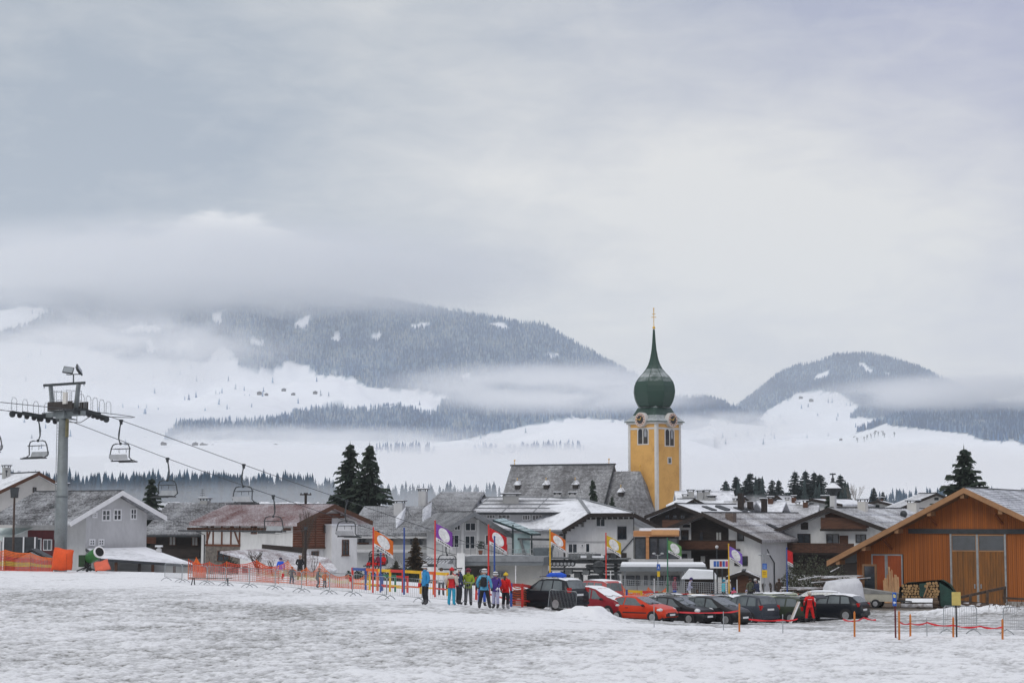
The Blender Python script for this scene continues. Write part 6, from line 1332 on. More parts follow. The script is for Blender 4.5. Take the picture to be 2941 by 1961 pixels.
def bake_body(pose):
    Z = POSES[pose]; lean = Z.get('lean', 0); V = []; E = []; Rr = []; Lb = []
    def nd(p, r, par=None, lab=None):
        V.append(p); Rr.append(r)
        if par is not None: E.append((par, len(V)-1)); Lb.append(lab)
        return len(V)-1
    pel = nd((0, 0, .93), .150); wst = nd((0, -.01-lean*.3, 1.10), .148, pel, 'j'); che = nd((0, -lean, 1.30), .165, wst, 'j'); nb = nd((0, -lean*1.3, 1.46), .085, che, 'j'); nk = nd((0, -lean*1.5-.01, 1.52), .06, nb, 's'); hd = nd((0, -lean*1.7-.03, 1.63), .102, nk, 's'); nd((0, -lean*1.7-.015, 1.71), .085, hd, 's')
    for k, s in enumerate((1, -1)):
        sh = nd((.19*s, -lean*1.1, 1.41), .088, che, 'j'); el = nd(S_(Z['elb'][k], s), .070, sh, 'j'); wr = nd(S_(Z['wri'][k], s), .050, el, 'j')
        w = Vector(S_(Z['wri'][k], s)); dr = (w-Vector(S_(Z['elb'][k], s))).normalized(); h = w+dr*.085; nd(tuple(h), .044, wr, 'g')
        hp = nd((.10*s, 0, .88), .120, pel, 'p'); kn = nd(S_(Z['knee'][k], s), .092, hp, 'p'); an = nd(S_(Z['ank'][k], s), .078, kn, 'p')
        a = Vector(S_(Z['ank'][k], s)); nd((a.x+.02*s, a.y-.15, a.z-.065), .058, an, 'b')
    me = bpy.data.meshes.new('body'); me.from_pydata(V, E, []); o = link('body_tmp', me)
    sk = o.modifiers.new('s', 'SKIN'); ly = me.skin_vertices[0].data if me.skin_vertices else None
    if ly is None:
        bm = bmesh.new(); bm.from_mesh(me); bm.verts.layers.skin.verify(); bm.to_mesh(me); bm.free(); ly = me.skin_vertices[0].data
    for i, r in enumerate(Rr): ly[i].radius = (r, r*(.8 if i in (1, 2) else 1)); 
    ly[0].use_root = True
    ss = o.modifiers.new('u', 'SUBSURF'); ss.levels = ss.render_levels = 1
    ev = o.evaluated_get(bpy.context.evaluated_depsgraph_get()); m2 = bpy.data.meshes.new_from_object(ev); bpy.data.objects.remove(o)
    idx = dict(s=0, j=1, p=2, b=3, g=4); segs = [(Vector(V[a]), Vector(V[b]), Lb[i]) for i, (a, b) in enumerate(E)]
    mi = []
    for f in m2.polygons:
        c = f.center; best = 9; lb = 'j'
        for a, b, l in segs:
            ab = b-a; t = max(0, min(1, (c-a).dot(ab)/ab.length_squared)); d = (a+ab*t-c).length
            if d < best: best, lb = d, l
        if lb == 'p' and pose != 'seat' and c.z < .27: lb = 'b'
        if lb == 'p' and pose == 'seat' and c.z < .66: lb = 'b'
        if lb == 'p' and c.z > .86 and pose != 'seat': lb = 'j'
        mi.append(idx[lb])
    vs = [tuple(v.co) for v in m2.vertices]; fs = [tuple(f.vertices) for f in m2.polygons]; sm = [True]*len(fs)
    mb = MB(); mb.v, mb.f, mb.m, mb.sm = vs, fs, mi, sm; mb.smooth = True
    # fingers and thumbs closing from the palm; nose, eyes, ears, mouth
    for k, s in enumerate((1, -1)):
        w = Vector(S_(Z['wri'][k], s)); dr = (w-Vector(S_(Z['elb'][k], s))).normalized(); sd = dr.cross(Vector((0, 1, 0))).normalized(); nn = sd.cross(dr).normalized(); h = w+dr*.085
        for q, ln in zip((-.03, -.01, .01, .03), (.075, .088, .082, .062)): p0 = h+sd*q; mb.tube([p0, p0+dr*ln*.5, p0+dr*ln*.85-nn*.02, p0+dr*ln*.9-nn*.04], [.013, .012, .011, .008], 6, 4)
        p0 = w+dr*.04+sd*.035*s; mb.tube([p0, p0+dr*.03+sd*.03*s, p0+dr*.06+sd*.035*s-nn*.01], [.014, .013, .009], 6, 4)
    hc = Vector((0, -lean*1.7-.03, 1.63)); mb.add([hc+Vector((0, -.128, -.012)), hc+Vector((-.016, -.098, -.018)), hc+Vector((.016, -.098, -.018)), hc+Vector((0, -.1, .03))], [(0, 1, 2), (0, 3, 1), (0, 2, 3)], 0)
    for s in (-1, 1): mb.ball(hc+Vector((.033*s, -.092, .025)), .012, 6, 4, 4); mb.ball(hc+Vector((.104*s, 0, .0)), .022, 6, 4, 0, sz=(.5, 1, 1.4))
    mb.box(hc.x-.022, hc.x+.022, hc.y-.098, hc.y-.088, hc.z-.05, hc.z-.042, 5)
    return mb, hc
BODY = {}
lip = mat('lips', (.35, .10, .09), .6)
def person(label, pos, face, pose='stand', jk='blue', pt='black', hat=('helmet', 'white'), h=1.75, boot=None, pack=None, extra=None, group='skiers in the snow', scarf=None, gl=None, parent=None):
    """face: heading in degrees, 0 = towards the camera, 90 = to the right in the photo"""
    if pose not in BODY:
        mb, hc = bake_body(pose); o = mb.build('body', [skin, CL['blue'], CL['black'], boot_m, glove_m, lip], fix=True); BODY[pose] = (o.data, hc); bpy.data.objects.remove(o)
    me0, hc = BODY[pose]
    t = thing('person', label, 'person', pos, R(face), group); s = h/1.75; t.scale = (s, s, s)
    me = me0.copy(); me.materials[1] = CL[jk]; me.materials[2] = CL[pt]; me.materials[3] = boot or boot_m; me.materials[4] = gl or glove_m
    link('body', me, t)
    kind, colr = hat; b = MB(); b.smooth = True
    if kind == 'helmet':
        b.lathe([(.128, -.01), (.134, .03), (.132, .07), (.115, .115), (.075, .145), (.02, .157)], 14, hc); b.add([hc+Vector(v) for v in ((-.13, -.02, 0), (-.12, .06, -.06), (-.09, .11, -.05), (-.128, .02, .02))], [(0, 1, 2, 3)]); o = b.build('helmet', CL[colr], t)
        g = MB(); g.lathe([(.131, .045), (.140, .06), (.139, .085), (.128, .095)], 14, hc); g.build('goggles', mat('goggle', (.02, .02, .03), .15), o)
    elif kind == 'hat':
        b.lathe([(.118, .02), (.122, .05), (.112, .1), (.08, .14), (.03, .157)], 12, hc); b.ball(hc+Vector((0, 0, .17)), .035, 8, 5); b.build('hat', CL[colr], t)
    else:
        b.lathe([(.10, -.06), (.118, .02), (.115, .07), (.09, .11), (.03, .13)], 12, hc+Vector((0, .015, 0))); b.build('hair', CL[colr], t)
    if kind == 'hat' and colr != 'black' or kind == 'helmet' and jk in ('purple', 'brightred'):
        b = MB(); b.smooth = True; b.tube([hc+Vector((0, .07, -.02)), hc+Vector((0, .13, -.14)), hc+Vector((0, .15, -.30))], [.06, .055, .02], 8); b.build('hair', CL['brown'], t)
    # jacket collar and hem stand proud of the body
    if pose != 'seat':
        b = MB(); b.smooth = True; b.lathe([(.165, .83), (.172, .86), (.168, .93), (.14, .935)], 14); 
        for i in range(len(b.v)): x, y, z = b.v[i]; b.v[i] = (x*1.08, y*.88, z)
        b.build('jacket_hem', CL[jk], t)
    b = MB(); b.smooth = True; b.lathe([(.09, -.17), (.085, -.10), (.075, -.095)], 12, hc); b.build('collar', CL[scarf or jk], t)
    if pack:
        b = MB(); b.smooth = True; b.lathe([(.04, .98), (.13, 1.0), (.145, 1.15), (.13, 1.33), (.06, 1.42)], 10, (0, 0, 0))
        b.v = [(x*1.05, .20+y*.65, z) for x, y, z in b.v]; o = b.build('backpack', CL[pack], t)
        s2 = MB()
        for q in (-.1, .1): s2.tube([(q, .15, 1.36), (q, .02, 1.455), (q, -.14, 1.36), (q*1.2, -.145, 1.15)], .022, 5)
        s2.build('strap', CL[pack], o)
    if extra: extra(t)
    return t
def panel_part(t, name, c, box):
    b = MB(); x0, x1, y0, y1, z0, z1 = box; b.smooth = True; k = 5
    vs = [((x0+(x1-x0)*i/k), (y0 if True else 0), z) for z in (z0, z1) for i in range(k+1)]
    b.box(*box); return b.build(name, CL[c], t)
def skis(label, pos, face, c, ln=1.55):
    t = thing('skis', label, 'skis', pos, R(face), 'skis')
    for s in (-.14, .14): b = MB(); b.slab([(s-.04, -ln/2, .02), (s+.04, -ln/2, .02), (s+.04, ln/2, .02), (s-.04, ln/2, .02)], -.015); b.slab([(s-.04, -ln/2, .02), (s+.04, -ln/2, .02), (s+.02, -ln/2-.14, .09), (s-.02, -ln/2-.14, .09)], .012); b.build('ski', CL[c], t)
    return t
def at(px, py, d): return tuple(P(px, py, d))
def on(px, d): return tuple(gpos(px, d))
GS = 'ski group on the slushy snow'
def sleeve_stripe(c):
    def f(t):
        b = MB(); b.smooth = True; b.tube([(-.205, .0, 1.43), (-.285, .03, 1.2)], [.096, .082], 10); b.build('sleeve_panel', CL[c], t)
    return f
def yoke(c):
    def f(t):
        b = MB(); b.smooth = True; b.lathe([(.185, 1.27), (.195, 1.36), (.165, 1.44), (.09, 1.475)], 14); b.v = [(x*1.15, y*.95, z) for x, y, z in b.v]; b.build('yoke', CL[c], t)
        for s in (1, -1): b = MB(); b.smooth = True; b.tube([(.2*s, 0, 1.41), (.27*s, .03, 1.17), (.28*s, -.03, .97)], [.1, .083, .062], 10); b.build('sleeve', CL[c], t)
    return f
def checks(t):
    rg = random.Random(5)
    for k in range(26):
        a = rg.uniform(0, 6.28); z = rg.uniform(.92, 1.4); x, y = .175*math.sin(a), -.155*math.cos(a); b = MB(); b.box(-.045, .045, -.012, .012, -.04, .04); o = b.build('check_patch', CL[('white', 'red')[k % 2]], t); o.location = (x, y, z); o.rotation_euler = (0, 0, a)
def back_print(t):
    b = MB(); b.box(-.12, .12, .165, .172, 1.30, 1.325); b.build('back_lettering', CL['white'], t)
    for s in (1, -1): b = MB(); b.smooth = True; b.tube([(.225*s, .04, 1.38), (.325*s, .075, 1.17)], .03, 6); b.build('sleeve_stripe', CL['white'], t)
person('man in blue jacket and white helmet standing apart by the rope fence', on(1222, 86.5), -62, 'stand', 'blue', 'black', ('helmet', 'white'), 1.80, extra=sleeve_stripe('white'), group=GS)
person('woman in red and cream jacket with turquoise trousers and red hat', on(1297, 87), 160, 'stand', 'red', 'turq', ('hat', 'red'), 1.66, boot=CL['turq'], extra=yoke('cream'), group=GS)
person('skier in patchwork red white navy jacket and white helmet', on(1318, 91), 120, 'stand', 'navy', 'black', ('helmet', 'white'), 1.78, extra=checks, pack='black', group=GS)
person('person in lime green jacket with clasped hands and red headwear', on(1345, 91.5), 0, 'clasp', 'lime', 'grey', ('helmet', 'maroon'), 1.74, group=GS)
person('person in dark olive jacket half hidden behind the black backpack wearer', on(1384, 92), 20, 'stand', 'olive', 'royal', ('helmet', 'grey'), 1.76, group=GS)
person('skier in sky blue jacket carrying a black backpack, seen from behind', on(1391, 84.5), 172, 'wide', 'sky', 'black', ('helmet', 'white'), 1.72, pack='black', group=GS)
person('woman in purple jacket with lilac trousers and white helmet', on(1424, 86), -25, 'bag', 'purple', 'lilac', ('helmet', 'white'), 1.62, gl=CL['white'], group=GS)
person('woman in red jacket with black trousers, long hair and bobble hat', on(1452, 86.5), 150, 'stand', 'brightred', 'black', ('hat', 'yellow'), 1.60, boot=boot_l, pack='brightred', group=GS)
person('skier in white jacket with brown hair behind the coloured rails', on(1267, 118), 10, 'stand', 'white', 'grey', ('hair', 'brown'), 1.70, group=GS)
person('man in bright red ski suit seen from behind at the open tailgate', on(2325, 113.5), 178, 'wide', 'brightred', 'brightred', ('hair', 'cream'), 1.80, extra=back_print, group='people by the parked cars')
# on the chair: three seated, facing up the line
c = CHO['lift chair carrying three skiers in red']
def seated(k, label, jk, pt, hat):
    fw = Vector((math.cos(rz_up+PI/2), math.sin(rz_up+PI/2), 0)); ax = Vector((math.cos(rz_up), math.sin(rz_up), 0)); p = c.location+ax*k+fw*.02+Vector((0, 0, -2.92-.80))
    return person(label, p, math.degrees(rz_up)+180, 'seat', jk, pt, hat, 1.72, group='skiers riding the chair')
seated(.66, 'skier in black jacket and red trousers seated at the left end of the chair', 'black', 'brightred', ('helmet', 'grey'))
seated(-.10, 'skier in red and black seated in the middle of the chair', 'maroon', 'brightred', ('helmet', 'black'))
seated(-.72, 'skier in bright red jacket seated at the right end of the chair', 'brightred', 'red', ('hat', 'red'))
# behind the nets on the left
person('child in royal blue and white jacket behind the orange net', on(805, 132), 190, 'stand', 'royal', 'white', ('helmet', 'navy'), 1.5, group='skiers behind the net')
person('person in black photographing behind the orange net', on(861, 134), 190, 'clasp', 'black', 'brown', ('hair', 'tan'), 1.72, group='skiers behind the net')
person('small child in grey with red helmet behind the net posts', on(837, 122), 20, 'ski', 'grey', 'navy', ('helmet', 'orange'), 1.1, group='skiers behind the net')
person('child in grey pushing along on skis behind the barrier', on(910, 112), 90, 'ski', 'grey', 'grey', ('helmet', 'tan'), 1.15, group='skiers behind the net'); skis('short grey skis under the child behind the barrier', on(910, 112), 80, 'grey', 1.1)
person('small child in orange and grey beside the pushing child', on(931, 113), 40, 'ski', 'orange', 'grey', ('helmet', 'orange'), .95, group='skiers behind the net')
# practice area behind the cars
PA = 'skiers in the practice area'
person('person in blue and dark maroon by the red and white gate', on(1938, 141), 60, 'stand', 'maroon', 'royal', ('helmet', 'maroon'), 1.7, group=PA)
person('person in white leaning over by the practice gate', on(1978, 141), 80, 'ski', 'lilac', 'white', ('helmet', 'purple'), 1.7, group=PA)
person('child in dark clothes bending behind the yellow rail', on(2006, 132), -60, 'ski', 'black', 'black', ('hair', 'brown'), 1.1, group=PA)
person('child in black with beige band behind the orange rail', on(2045, 130), 20, 'stand', 'black', 'grey', ('helmet', 'black'), 1.15, group=PA)
person('person in turquoise jacket standing left of the yellow flag pole', on(2078, 139), 100, 'stand', 'cyan', 'black', ('helmet', 'turq'), 1.62, group=PA)
person('person in cream jacket behind the yellow flag pole', on(2096, 140), -90, 'stand', 'cream', 'black', ('hat', 'white'), 1.6, group=PA)
person('small child in pink with blue hat by the yellow pole', on(2108, 134), 0, 'stand', 'pink', 'pink', ('hat', 'royal'), 1.15, group=PA)
person('child in white snowsuit crouching right of the pink child', on(2139, 131), 60, 'ski', 'white', 'white', ('helmet', 'lilac'), 1.15, group=PA)
person('dark clad person in a brown hat near the tall blue sign', on(2155, 139), 20, 'stand', 'olive', 'black', ('helmet', 'brown'), 1.7, group=PA)
person('skier in navy and white leaning forward beside the blue sign', on(2177, 137), -70, 'ski', 'navy', 'white', ('helmet', 'white'), 1.72, group=PA)
person('small child in white with red belt right of the blue sign', on(2214, 130), 0, 'stand', 'white', 'white', ('helmet', 'brown'), 1.15, extra=lambda t: panel_part(t, 'red_strap', 'red', (-.03, .03, -.17, -.15, .9, 1.4)), group=PA)
person('child in pale pink snowsuit and white bobble hat', on(2243, 131), -20, 'stand', 'cream', 'pink', ('hat', 'white'), 1.15, group=PA)
person('child in green, red and white under the striped flag', on(2275, 131), 60, 'ski', 'green', 'orange', ('helmet', 'white'), 1.15, group=PA)
person('person in dark coat behind the pale pink child', on(2238, 142), 0, 'stand', 'brown', 'black', ('hair', 'brown'), 1.7, group=PA)
person('skier standing at the red window of the chalet', tuple(P(2391, 1561, 183.5)), 0, 'stand', 'black', 'black', ('hair', 'tan'), 1.6, group='person at a window') if False else None
# ------------------------------------------------------------------ cars
def paint(n, c, dirt=.25):
    if n in MATS: return MATS[n]
    m = mat(n, c, .30, .06, 1.5, coat=.04, spec=.22); return m
car_glass = glass('car_glass', (.12, .14, .145), .05); trim_b = mat('black_plastic', (.022, .022, .024), .7, .2, 8); chrome = mat('chrome', (.6, .61, .62), .25, .05, 3, metal=.8); rim_m = mat('alloy_rim', (.42, .43, .44), .35, .15, 6, metal=.5)
head_m = mat('headlamp_glass', (.62, .64, .66), .12, .12, 9, spec=.8); tail_m = mat('tail_lamp_red', (.42, .012, .012), .2, .15, 8); plate_m = mat('number_plate', (.75, .76, .76), .5, .06, 8); orange_l = mat('indicator', (.6, .2, .02), .3)
def car(name, label, px, d, heading, L, W, H, top, belt, pm, win, wheels, r=.31, ws=None, rear=None, snow=0.0, group='cars parked in the snow', z=None, lift=0.0, parts=True, head=None, tail=None, rack=False, strip=False, plates=(1, 1), open_gate=False, dark_lower=False, grille=None):
    """x from rear bumper to nose; heading: degrees anticlockwise seen from above, 0 = nose to the right of the photo"""
    p = gpos(px, d) if z is None else Vector((lx(px, d), d, z)); p.z += lift
    t = thing(name, label, 'car', tuple(p), R(heading), group); X0 = -L/2
    tx, tz_ = zip(*top); bx, bz = zip(*belt); Tp = lambda x: float(np.interp(x, tx, tz_)); Bt = lambda x: float(np.interp(x, bx, bz))
    def hw(x):
        e = min(x, L-x); k = min(1, e/.55); return W/2*(0.80+0.20*math.sin(PI/2*min(1, max(0, k)))) if e < .55 else W/2
    zmid = max(bz)
    def wr(x):
        h = Tp(x)-Bt(x); k = min(1, max(0, h/(H-zmid))); return hw(x)*(0.93-0.19*k)
    n = 40; xs = sorted(set([L*i/n for i in range(n+1)]+[x for x in tx]+[.06, L-.06])); ring = []
    for x in xs:
        w_ = hw(x); b_ = Bt(x); tp = max(Tp(x), b_+.012); e = min(x, L-x); lo = .22+.10*max(0, 1-e/.35)
        k = wr(x)
        ring.append([(w_*.80, lo-.03), (w_*.95, lo), (w_*.995, .48), (w_, .60), (w_*.985, b_-.06), (w_*.945, b_), ((k), b_+(tp-b_)*.90), (k-.09, tp), (k*.45, tp+.022)])
    V = []; Fc = []; Mi = []
    m = 18
    for x, rg_ in zip(xs, ring):
        for y, zz in rg_: V.append((X0+x, -y, zz))
        for y, zz in reversed(rg_): V.append((X0+x, y, zz))
    for i in range(len(xs)-1):
        for j in range(m-1): Fc.append((i*m+j, (i+1)*m+j, (i+1)*m+j+1, i*m+j+1)); Mi.append(1 if (j in (0, 1, 15, 16) and dark_lower) else 0)
    Fc.append(tuple(range(m))); Fc.append(tuple((len(xs)-1)*m+j for j in range(m))[::-1]); Mi += [0, 0]
    b = MB(); b.smooth = True; b.add(V, Fc); b.m = Mi; body = b.build('body', [pm, trim_b], t)
    ub = MB(); ub.box(X0+.15, X0+L-.15, -W*.44, W*.44, .16, .3); ub.build('underbody', trim_b, t)
    if not parts: pass
    # glass
    def side_pt(x, s, sg):
        b_ = Bt(x)+.035; tp = Tp(x); zt_ = b_+(tp-.035-Bt(x))*.86 if tp-b_ > .05 else b_; zz = b_+(zt_-b_)*s
        f = (zz-Bt(x))/max(.05, (tp-Bt(x))*.90); y = hw(x)*.945+(wr(x)-hw(x)*.945)*min(1, f); return (X0+x, sg*(y+.012), zz)
    for sg in (-1, 1):
        for (xa0, xa1, xb0, xb1) in win:
            b = MB(); nn = 5; vs = []
            for i in range(nn+1):
                for j in range(4):
                    s_ = j/3; x = (xa0+(xa1-xa0)*s_)*(1-i/nn)+(xb0+(xb1-xb0)*s_)*i/nn; vs.append(side_pt(x, s_, sg))
            b.add(vs, [(i*4+j, (i+1)*4+j, (i+1)*4+j+1, i*4+j+1) for i in range(nn) for j in range(3)]); b.build('side_window', car_glass, t)
    for nm, rng_ in (('windscreen', ws), ('rear_window', rear)):
        if not rng_: continue
        x0, x1 = rng_; b = MB(); vs = []; nn = 6
        for i in range(nn+1):
            x = x0+(x1-x0)*i/nn; k = wr(x)-.07; zz = Tp(x)
            for y in (-k, -k*.5, 0, k*.5, k): vs.append((X0+x, y, zz+.012+.020*(1-abs(y)/k)))
        b.add(vs, [(i*5+j, (i+1)*5+j, (i+1)*5+j+1, i*5+j+1) for i in range(nn) for j in range(4)]); g = b.build(nm, snow_m if snow > .8 else car_glass, t)
        if nm == 'windscreen':
            for q in (-.25, .3): b = MB(); a = (X0+x0+(x1-x0)*.03, q, Tp(x0+(x1-x0)*.03)+.04); c = (X0+x0+(x1-x0)*.18, q-.48, Tp(x0+(x1-x0)*.18)+.045); b.bar(a, c, .02); b.build('wiper', trim_b, g)
    # wheels and arches
    for xw in wheels:
        for sg in (-1, 1):
            y1 = sg*(hw(xw)+.006); b = MB(); b.lathe([(r+.055, 0), (r+.055, -sg*.26)], 20, (X0+xw, y1, r), axis='y'); b.build('wheel_arch', trim_b, t)
            b = MB(); y0 = sg*(hw(xw)+.014); b.lathe([(r*.62, 0), (r*.92, .0), (r, -sg*.03), (r, -sg*.19), (r*.6, -sg*.2)], 22, (X0+xw, y0, r), axis='y'); w_ = b.build('wheel', black, t)
            b = MB(); b.lathe([(r*.64, .004*sg), (r*.58, -.02*sg), (r*.20, .002*sg), (r*.10, .012*sg)], 20, (X0+xw, y0, r), axis='y'); b.build('rim', trim_b, w_)
            for k in range(6): a = 2*PI*k/6; b = MB(); b.bar((X0+xw+r*.08*math.cos(a), y0+sg*.012, r+r*.08*math.sin(a)), (X0+xw+r*.62*math.cos(a), y0+sg*.012, r+r*.62*math.sin(a)), .075, .02, up=(0, 1, 0)); b.build('spoke', rim_m, w_)
            b = MB(); b.lathe([(r*.66, .016*sg), (r*.58, .018*sg), (r*.58, -.01*sg), (r*.66, -.01*sg)], 20, (X0+xw, y0, r), axis='y'); b.build('rim_lip', rim_m, w_)
    # lamps
    hx, hz, hl, hh = head or (L-.30, Bt(L-.3)-.10, .36, .13)
    for sg in (-1, 1):
        b = MB(); b.smooth = True; x = hx; b.ball((X0+x, sg*(hw(x)*.80), hz), 1, 12, 7, sz=(hl*.62, .17, hh*.72)); b.build('headlight', head_m, t)
        tx0, tz0, tz1 = tail or (.10, Bt(.1)-.22, Bt(.1)+.02)
        b = MB(); ya, yb = sorted((sg*(hw(tx0)-.16), sg*(hw(tx0)+.006))); b.box(X0+tx0-.09, X0+tx0+.10, ya, yb, tz0, tz1); b.build('tail_light', tail_m, t)
        b = MB(); xm = ws[0]-.30 if ws else L*.62; b.ball((X0+xm, sg*(hw(xm)+.11), Bt(xm)+.07), 1, 8, 6, sz=(.08, .12, .075)); b.bar((X0+xm+.02, sg*hw(xm)*.94, Bt(xm)+.03), (X0+xm, sg*(hw(xm)+.08), Bt(xm)+.06), .05); b.build('mirror', trim_b if pm.name != 'dark_grey_paint' else pm, t)
        for (xa0, xa1, xb0, xb1) in win[:2]: b = MB(); x = min(xa0, xb0)+.12; b.box(X0+x, X0+x+.18, sg*(hw(x)*.99)-.012, sg*(hw(x)*.99)+.022, Bt(x)-.13, Bt(x)-.09); b.build('door_handle', pm if not strip else trim_b, t)
        if strip: b = MB(); b.box(X0+wheels[0]+r+.12, X0+wheels[1]-r-.12, sg*W/2-.012, sg*W/2+.022, .50, .56); b.build('side_strip', trim_b, t)
    b = MB(); b.box(X0+L-.05, X0+L+.035, -W*.36, W*.36, .36, .50); b.build('bumper_strip', trim_b, t)
    b = MB(); gz0, gz1 = grille or (.58, .66); b.box(X0+L-.09, X0+L+.012, -W*.26, W*.26, gz0, gz1); b.build('grille', trim_b, t)
    if plates[0]: b = MB(); b.box(X0+L+.036, X0+L+.05, -.26, .26, .38, .49); b.build('number_plate', plate_m, t)
    if plates[1]: b = MB(); b.box(X0-.03, X0+.01, -.26, .26, .62 if H < 1.6 else .80, .73 if H < 1.6 else .91); b.build('number_plate', plate_m, t)
    b = MB(); b.box(X0-.04, X0+.05, -W*.40, W*.40, .34, .47); b.build('rear_bumper', trim_b if dark_lower else pm, t)
    if snow:
        x0 = (rear[1] if rear else .3); x1 = ws[1] if ws else L*.6; vs = []; nn = 10; b = MB(); b.smooth = True
        for i in range(nn+1):
            x = x0+(x1-x0)*i/nn; e = math.sin(PI*i/nn)**.4
            for j in range(7): y = (wr(x)-.03)*(j/3-1); vs.append((X0+x, y, Tp(x)+.01+.06*e*(1-abs(j/3-1)**4)+.015*mnoise.noise(Vector((x*3, y*3, px)))))
        b.add(vs, [(i*7+j, (i+1)*7+j, (i+1)*7+j+1, i*7+j+1) for i in range(nn) for j in range(6)]); b.build('roof_snow', snow_m, t)
        if snow > .8:
            vs = []; b = MB(); b.smooth = True; x0 = ws[0]+.03; x1 = L-.28
            for i in range(nn+1):
                x = x0+(x1-x0)*i/nn
                for j in range(7): y = (wr(x)-.02)*(j/3-1); vs.append((X0+x, y, Tp(x)+.03+.03*mnoise.noise(Vector((x*4, y*4, px)))))
            b.add(vs, [(i*7+j, (i+1)*7+j, (i+1)*7+j+1, i*7+j+1) for i in range(nn) for j in range(6)]); b.build('hood_snow', snow_m, t)
    if rack:
        for q in (-.62, .62):
            b = MB(); k = W/2*.72; b.tube([(X0+L*.2, q*k/.62*.95, H+.0), (X0+L*.24, q*k/.62*.95, H+.07), (X0+L*.58, q*k/.62*.95, H+.07), (X0+L*.62, q*k/.62*.95, H-.01)], .025, 6); b.build('roof_rail', steel, t)
        for q in (.30, .50): b = MB(); b.box(X0+L*q-.03, X0+L*q+.03, -W*.36, W*.36, H+.08, H+.12); b.build('cross_bar', trim_b, t)
    return t
hatch_top = lambda L, H, z1, nose: [(0, .55), (.02, .86), (.10, .98), (.42, H-.08), (.85, H-.005), (1.35, H), (1.75, H-.03), (L*.74, z1+.02), (L*.93, nose), (L-.06, nose-.10), (L, .52)]
red_o = paint('orange_red_paint', (.56, .042, .012)); blk = paint('black_blue_paint', (.010, .012, .017)); blk2 = paint('black_paint', (.014, .014, .016)); dred = paint('dark_red_paint', (.24, .010, .018)); dgrey = paint('dark_grey_paint', (.045, .052, .066)); oliv = paint('olive_paint', (.040, .052, .034)); whitep = paint('white_car_paint', (.6, .61, .62)); palered = paint('faded_red_paint', (.42, .08, .08))
# the orange-red three door hatchback
car('hatchback_car', 'orange red three door hatchback with black side strip, nose to the right', 1848, 109, -38, 3.83, 1.65, 1.43, [(0, .55), (.02, .84), (.10, 1.0), (.45, 1.32), (.85, 1.42), (1.3, 1.43), (1.75, 1.385), (2.75, .985), (3.4, .84), (3.7, .72), (3.83, .52)], [(0, .78), (.1, .92), (1.2, .90), (2.7, .87), (3.4, .80), (3.83, .50)], red_o,
    [(.42, .52, 1.02, 1.10), (1.10, 1.18, 2.42, 1.80)], (.62, 3.06), .30, (2.78, 1.80), (.12, .44), strip=True, head=(3.38, .70, .46, .17), grille=(.40, .56))
car('hatchback_car', 'black five door hatchback parked right behind the orange red car', 1955, 111, -40, 3.99, 1.64, 1.50, [(0, .55), (.02, .88), (.10, 1.02), (.38, 1.40), (.8, 1.49), (1.3, 1.50), (1.8, 1.45), (2.85, 1.0), (3.5, .90), (3.86, .80), (3.99, .52)], [(0, .80), (.1, .95), (1.2, .93), (2.8, .90), (3.5, .86), (3.99, .52)], blk2,
    [(.36, .46, .72, .76), (.80, .84, 1.50, 1.50), (1.58, 1.58, 2.52, 1.88)], (.66, 3.12), .31, (2.88, 1.85), (.12, .38), rack=True, head=(3.55, .76, .42, .20), grille=(.62, .76))
car('compact_car', 'black compact car with sloping bonnet behind the orange stake', 2062, 111.5, -43, 3.84, 1.76, 1.58, [(0, .55), (.02, .9), (.10, 1.1), (.30, 1.45), (.8, 1.57), (1.4, 1.58), (1.9, 1.50), (2.95, 1.03), (3.5, .86), (3.72, .72), (3.84, .52)], [(0, .86), (.1, 1.0), (1.2, .96), (2.9, .90), (3.5, .80), (3.84, .52)], blk2,
    [(.34, .42, .70, .74), (.78, .80, 1.52, 1.50), (1.60, 1.60, 2.66, 1.98)], (.55, 3.12), .32, (2.98, 1.94), (.12, .3), head=(3.36, .73, .40, .15), grille=(.56, .70))
# black off-roader on the left, tail towards us
suv = car('off_road_car', 'large black blue off-road car with roof rack and ski cases, tail towards us', 1574, 105, 137, 4.60, 1.83, 1.69, [(0, .6), (.02, 1.0), (.12, 1.12), (.42, 1.60), (.9, 1.68), (1.7, 1.69), (2.3, 1.62), (3.15, 1.10), (4.1, 1.02), (4.45, .88), (4.60, .6)], [(0, .95), (.15, 1.06), (1.5, 1.03), (3.1, 1.0), (4.1, .97), (4.6, .6)], blk,
    [(.50, .66, 1.22, 1.24), (1.30, 1.32, 2.02, 1.98), (2.10, 2.06, 2.92, 2.34)], (.92, 3.60), .36, (3.18, 2.34), (.14, .44), snow=.3, rack=True, head=(4.28, .86, .40, .16), tail=(.12, .98, 1.24), plates=(1, 1))
case = thing('ski_case', 'blue and white ski luggage lying on the black off-road car roof', 'luggage', tuple(Vector(suv.location)+Vector((.66, -.61, 1.74))), R(137))
b = MB(); b.smooth = True; b.tube([(-.6, .25, .12), (-.3, .25, .14), (.5, .25, .12), (.75, .25, .08)], [.08, .15, .15, .06], 10); b.build('blue_bag', CL['royal'], case); b = MB(); b.smooth = True; b.tube([(-.5, -.2, .1), (.6, -.2, .1)], [.08, .09], 8); b.build('black_bag', CL['black'], case); b = MB(); b.tube([(-.2, .25, .30), (.35, .25, .28)], .05, 8); b.build('white_bag', CL['white'], case)
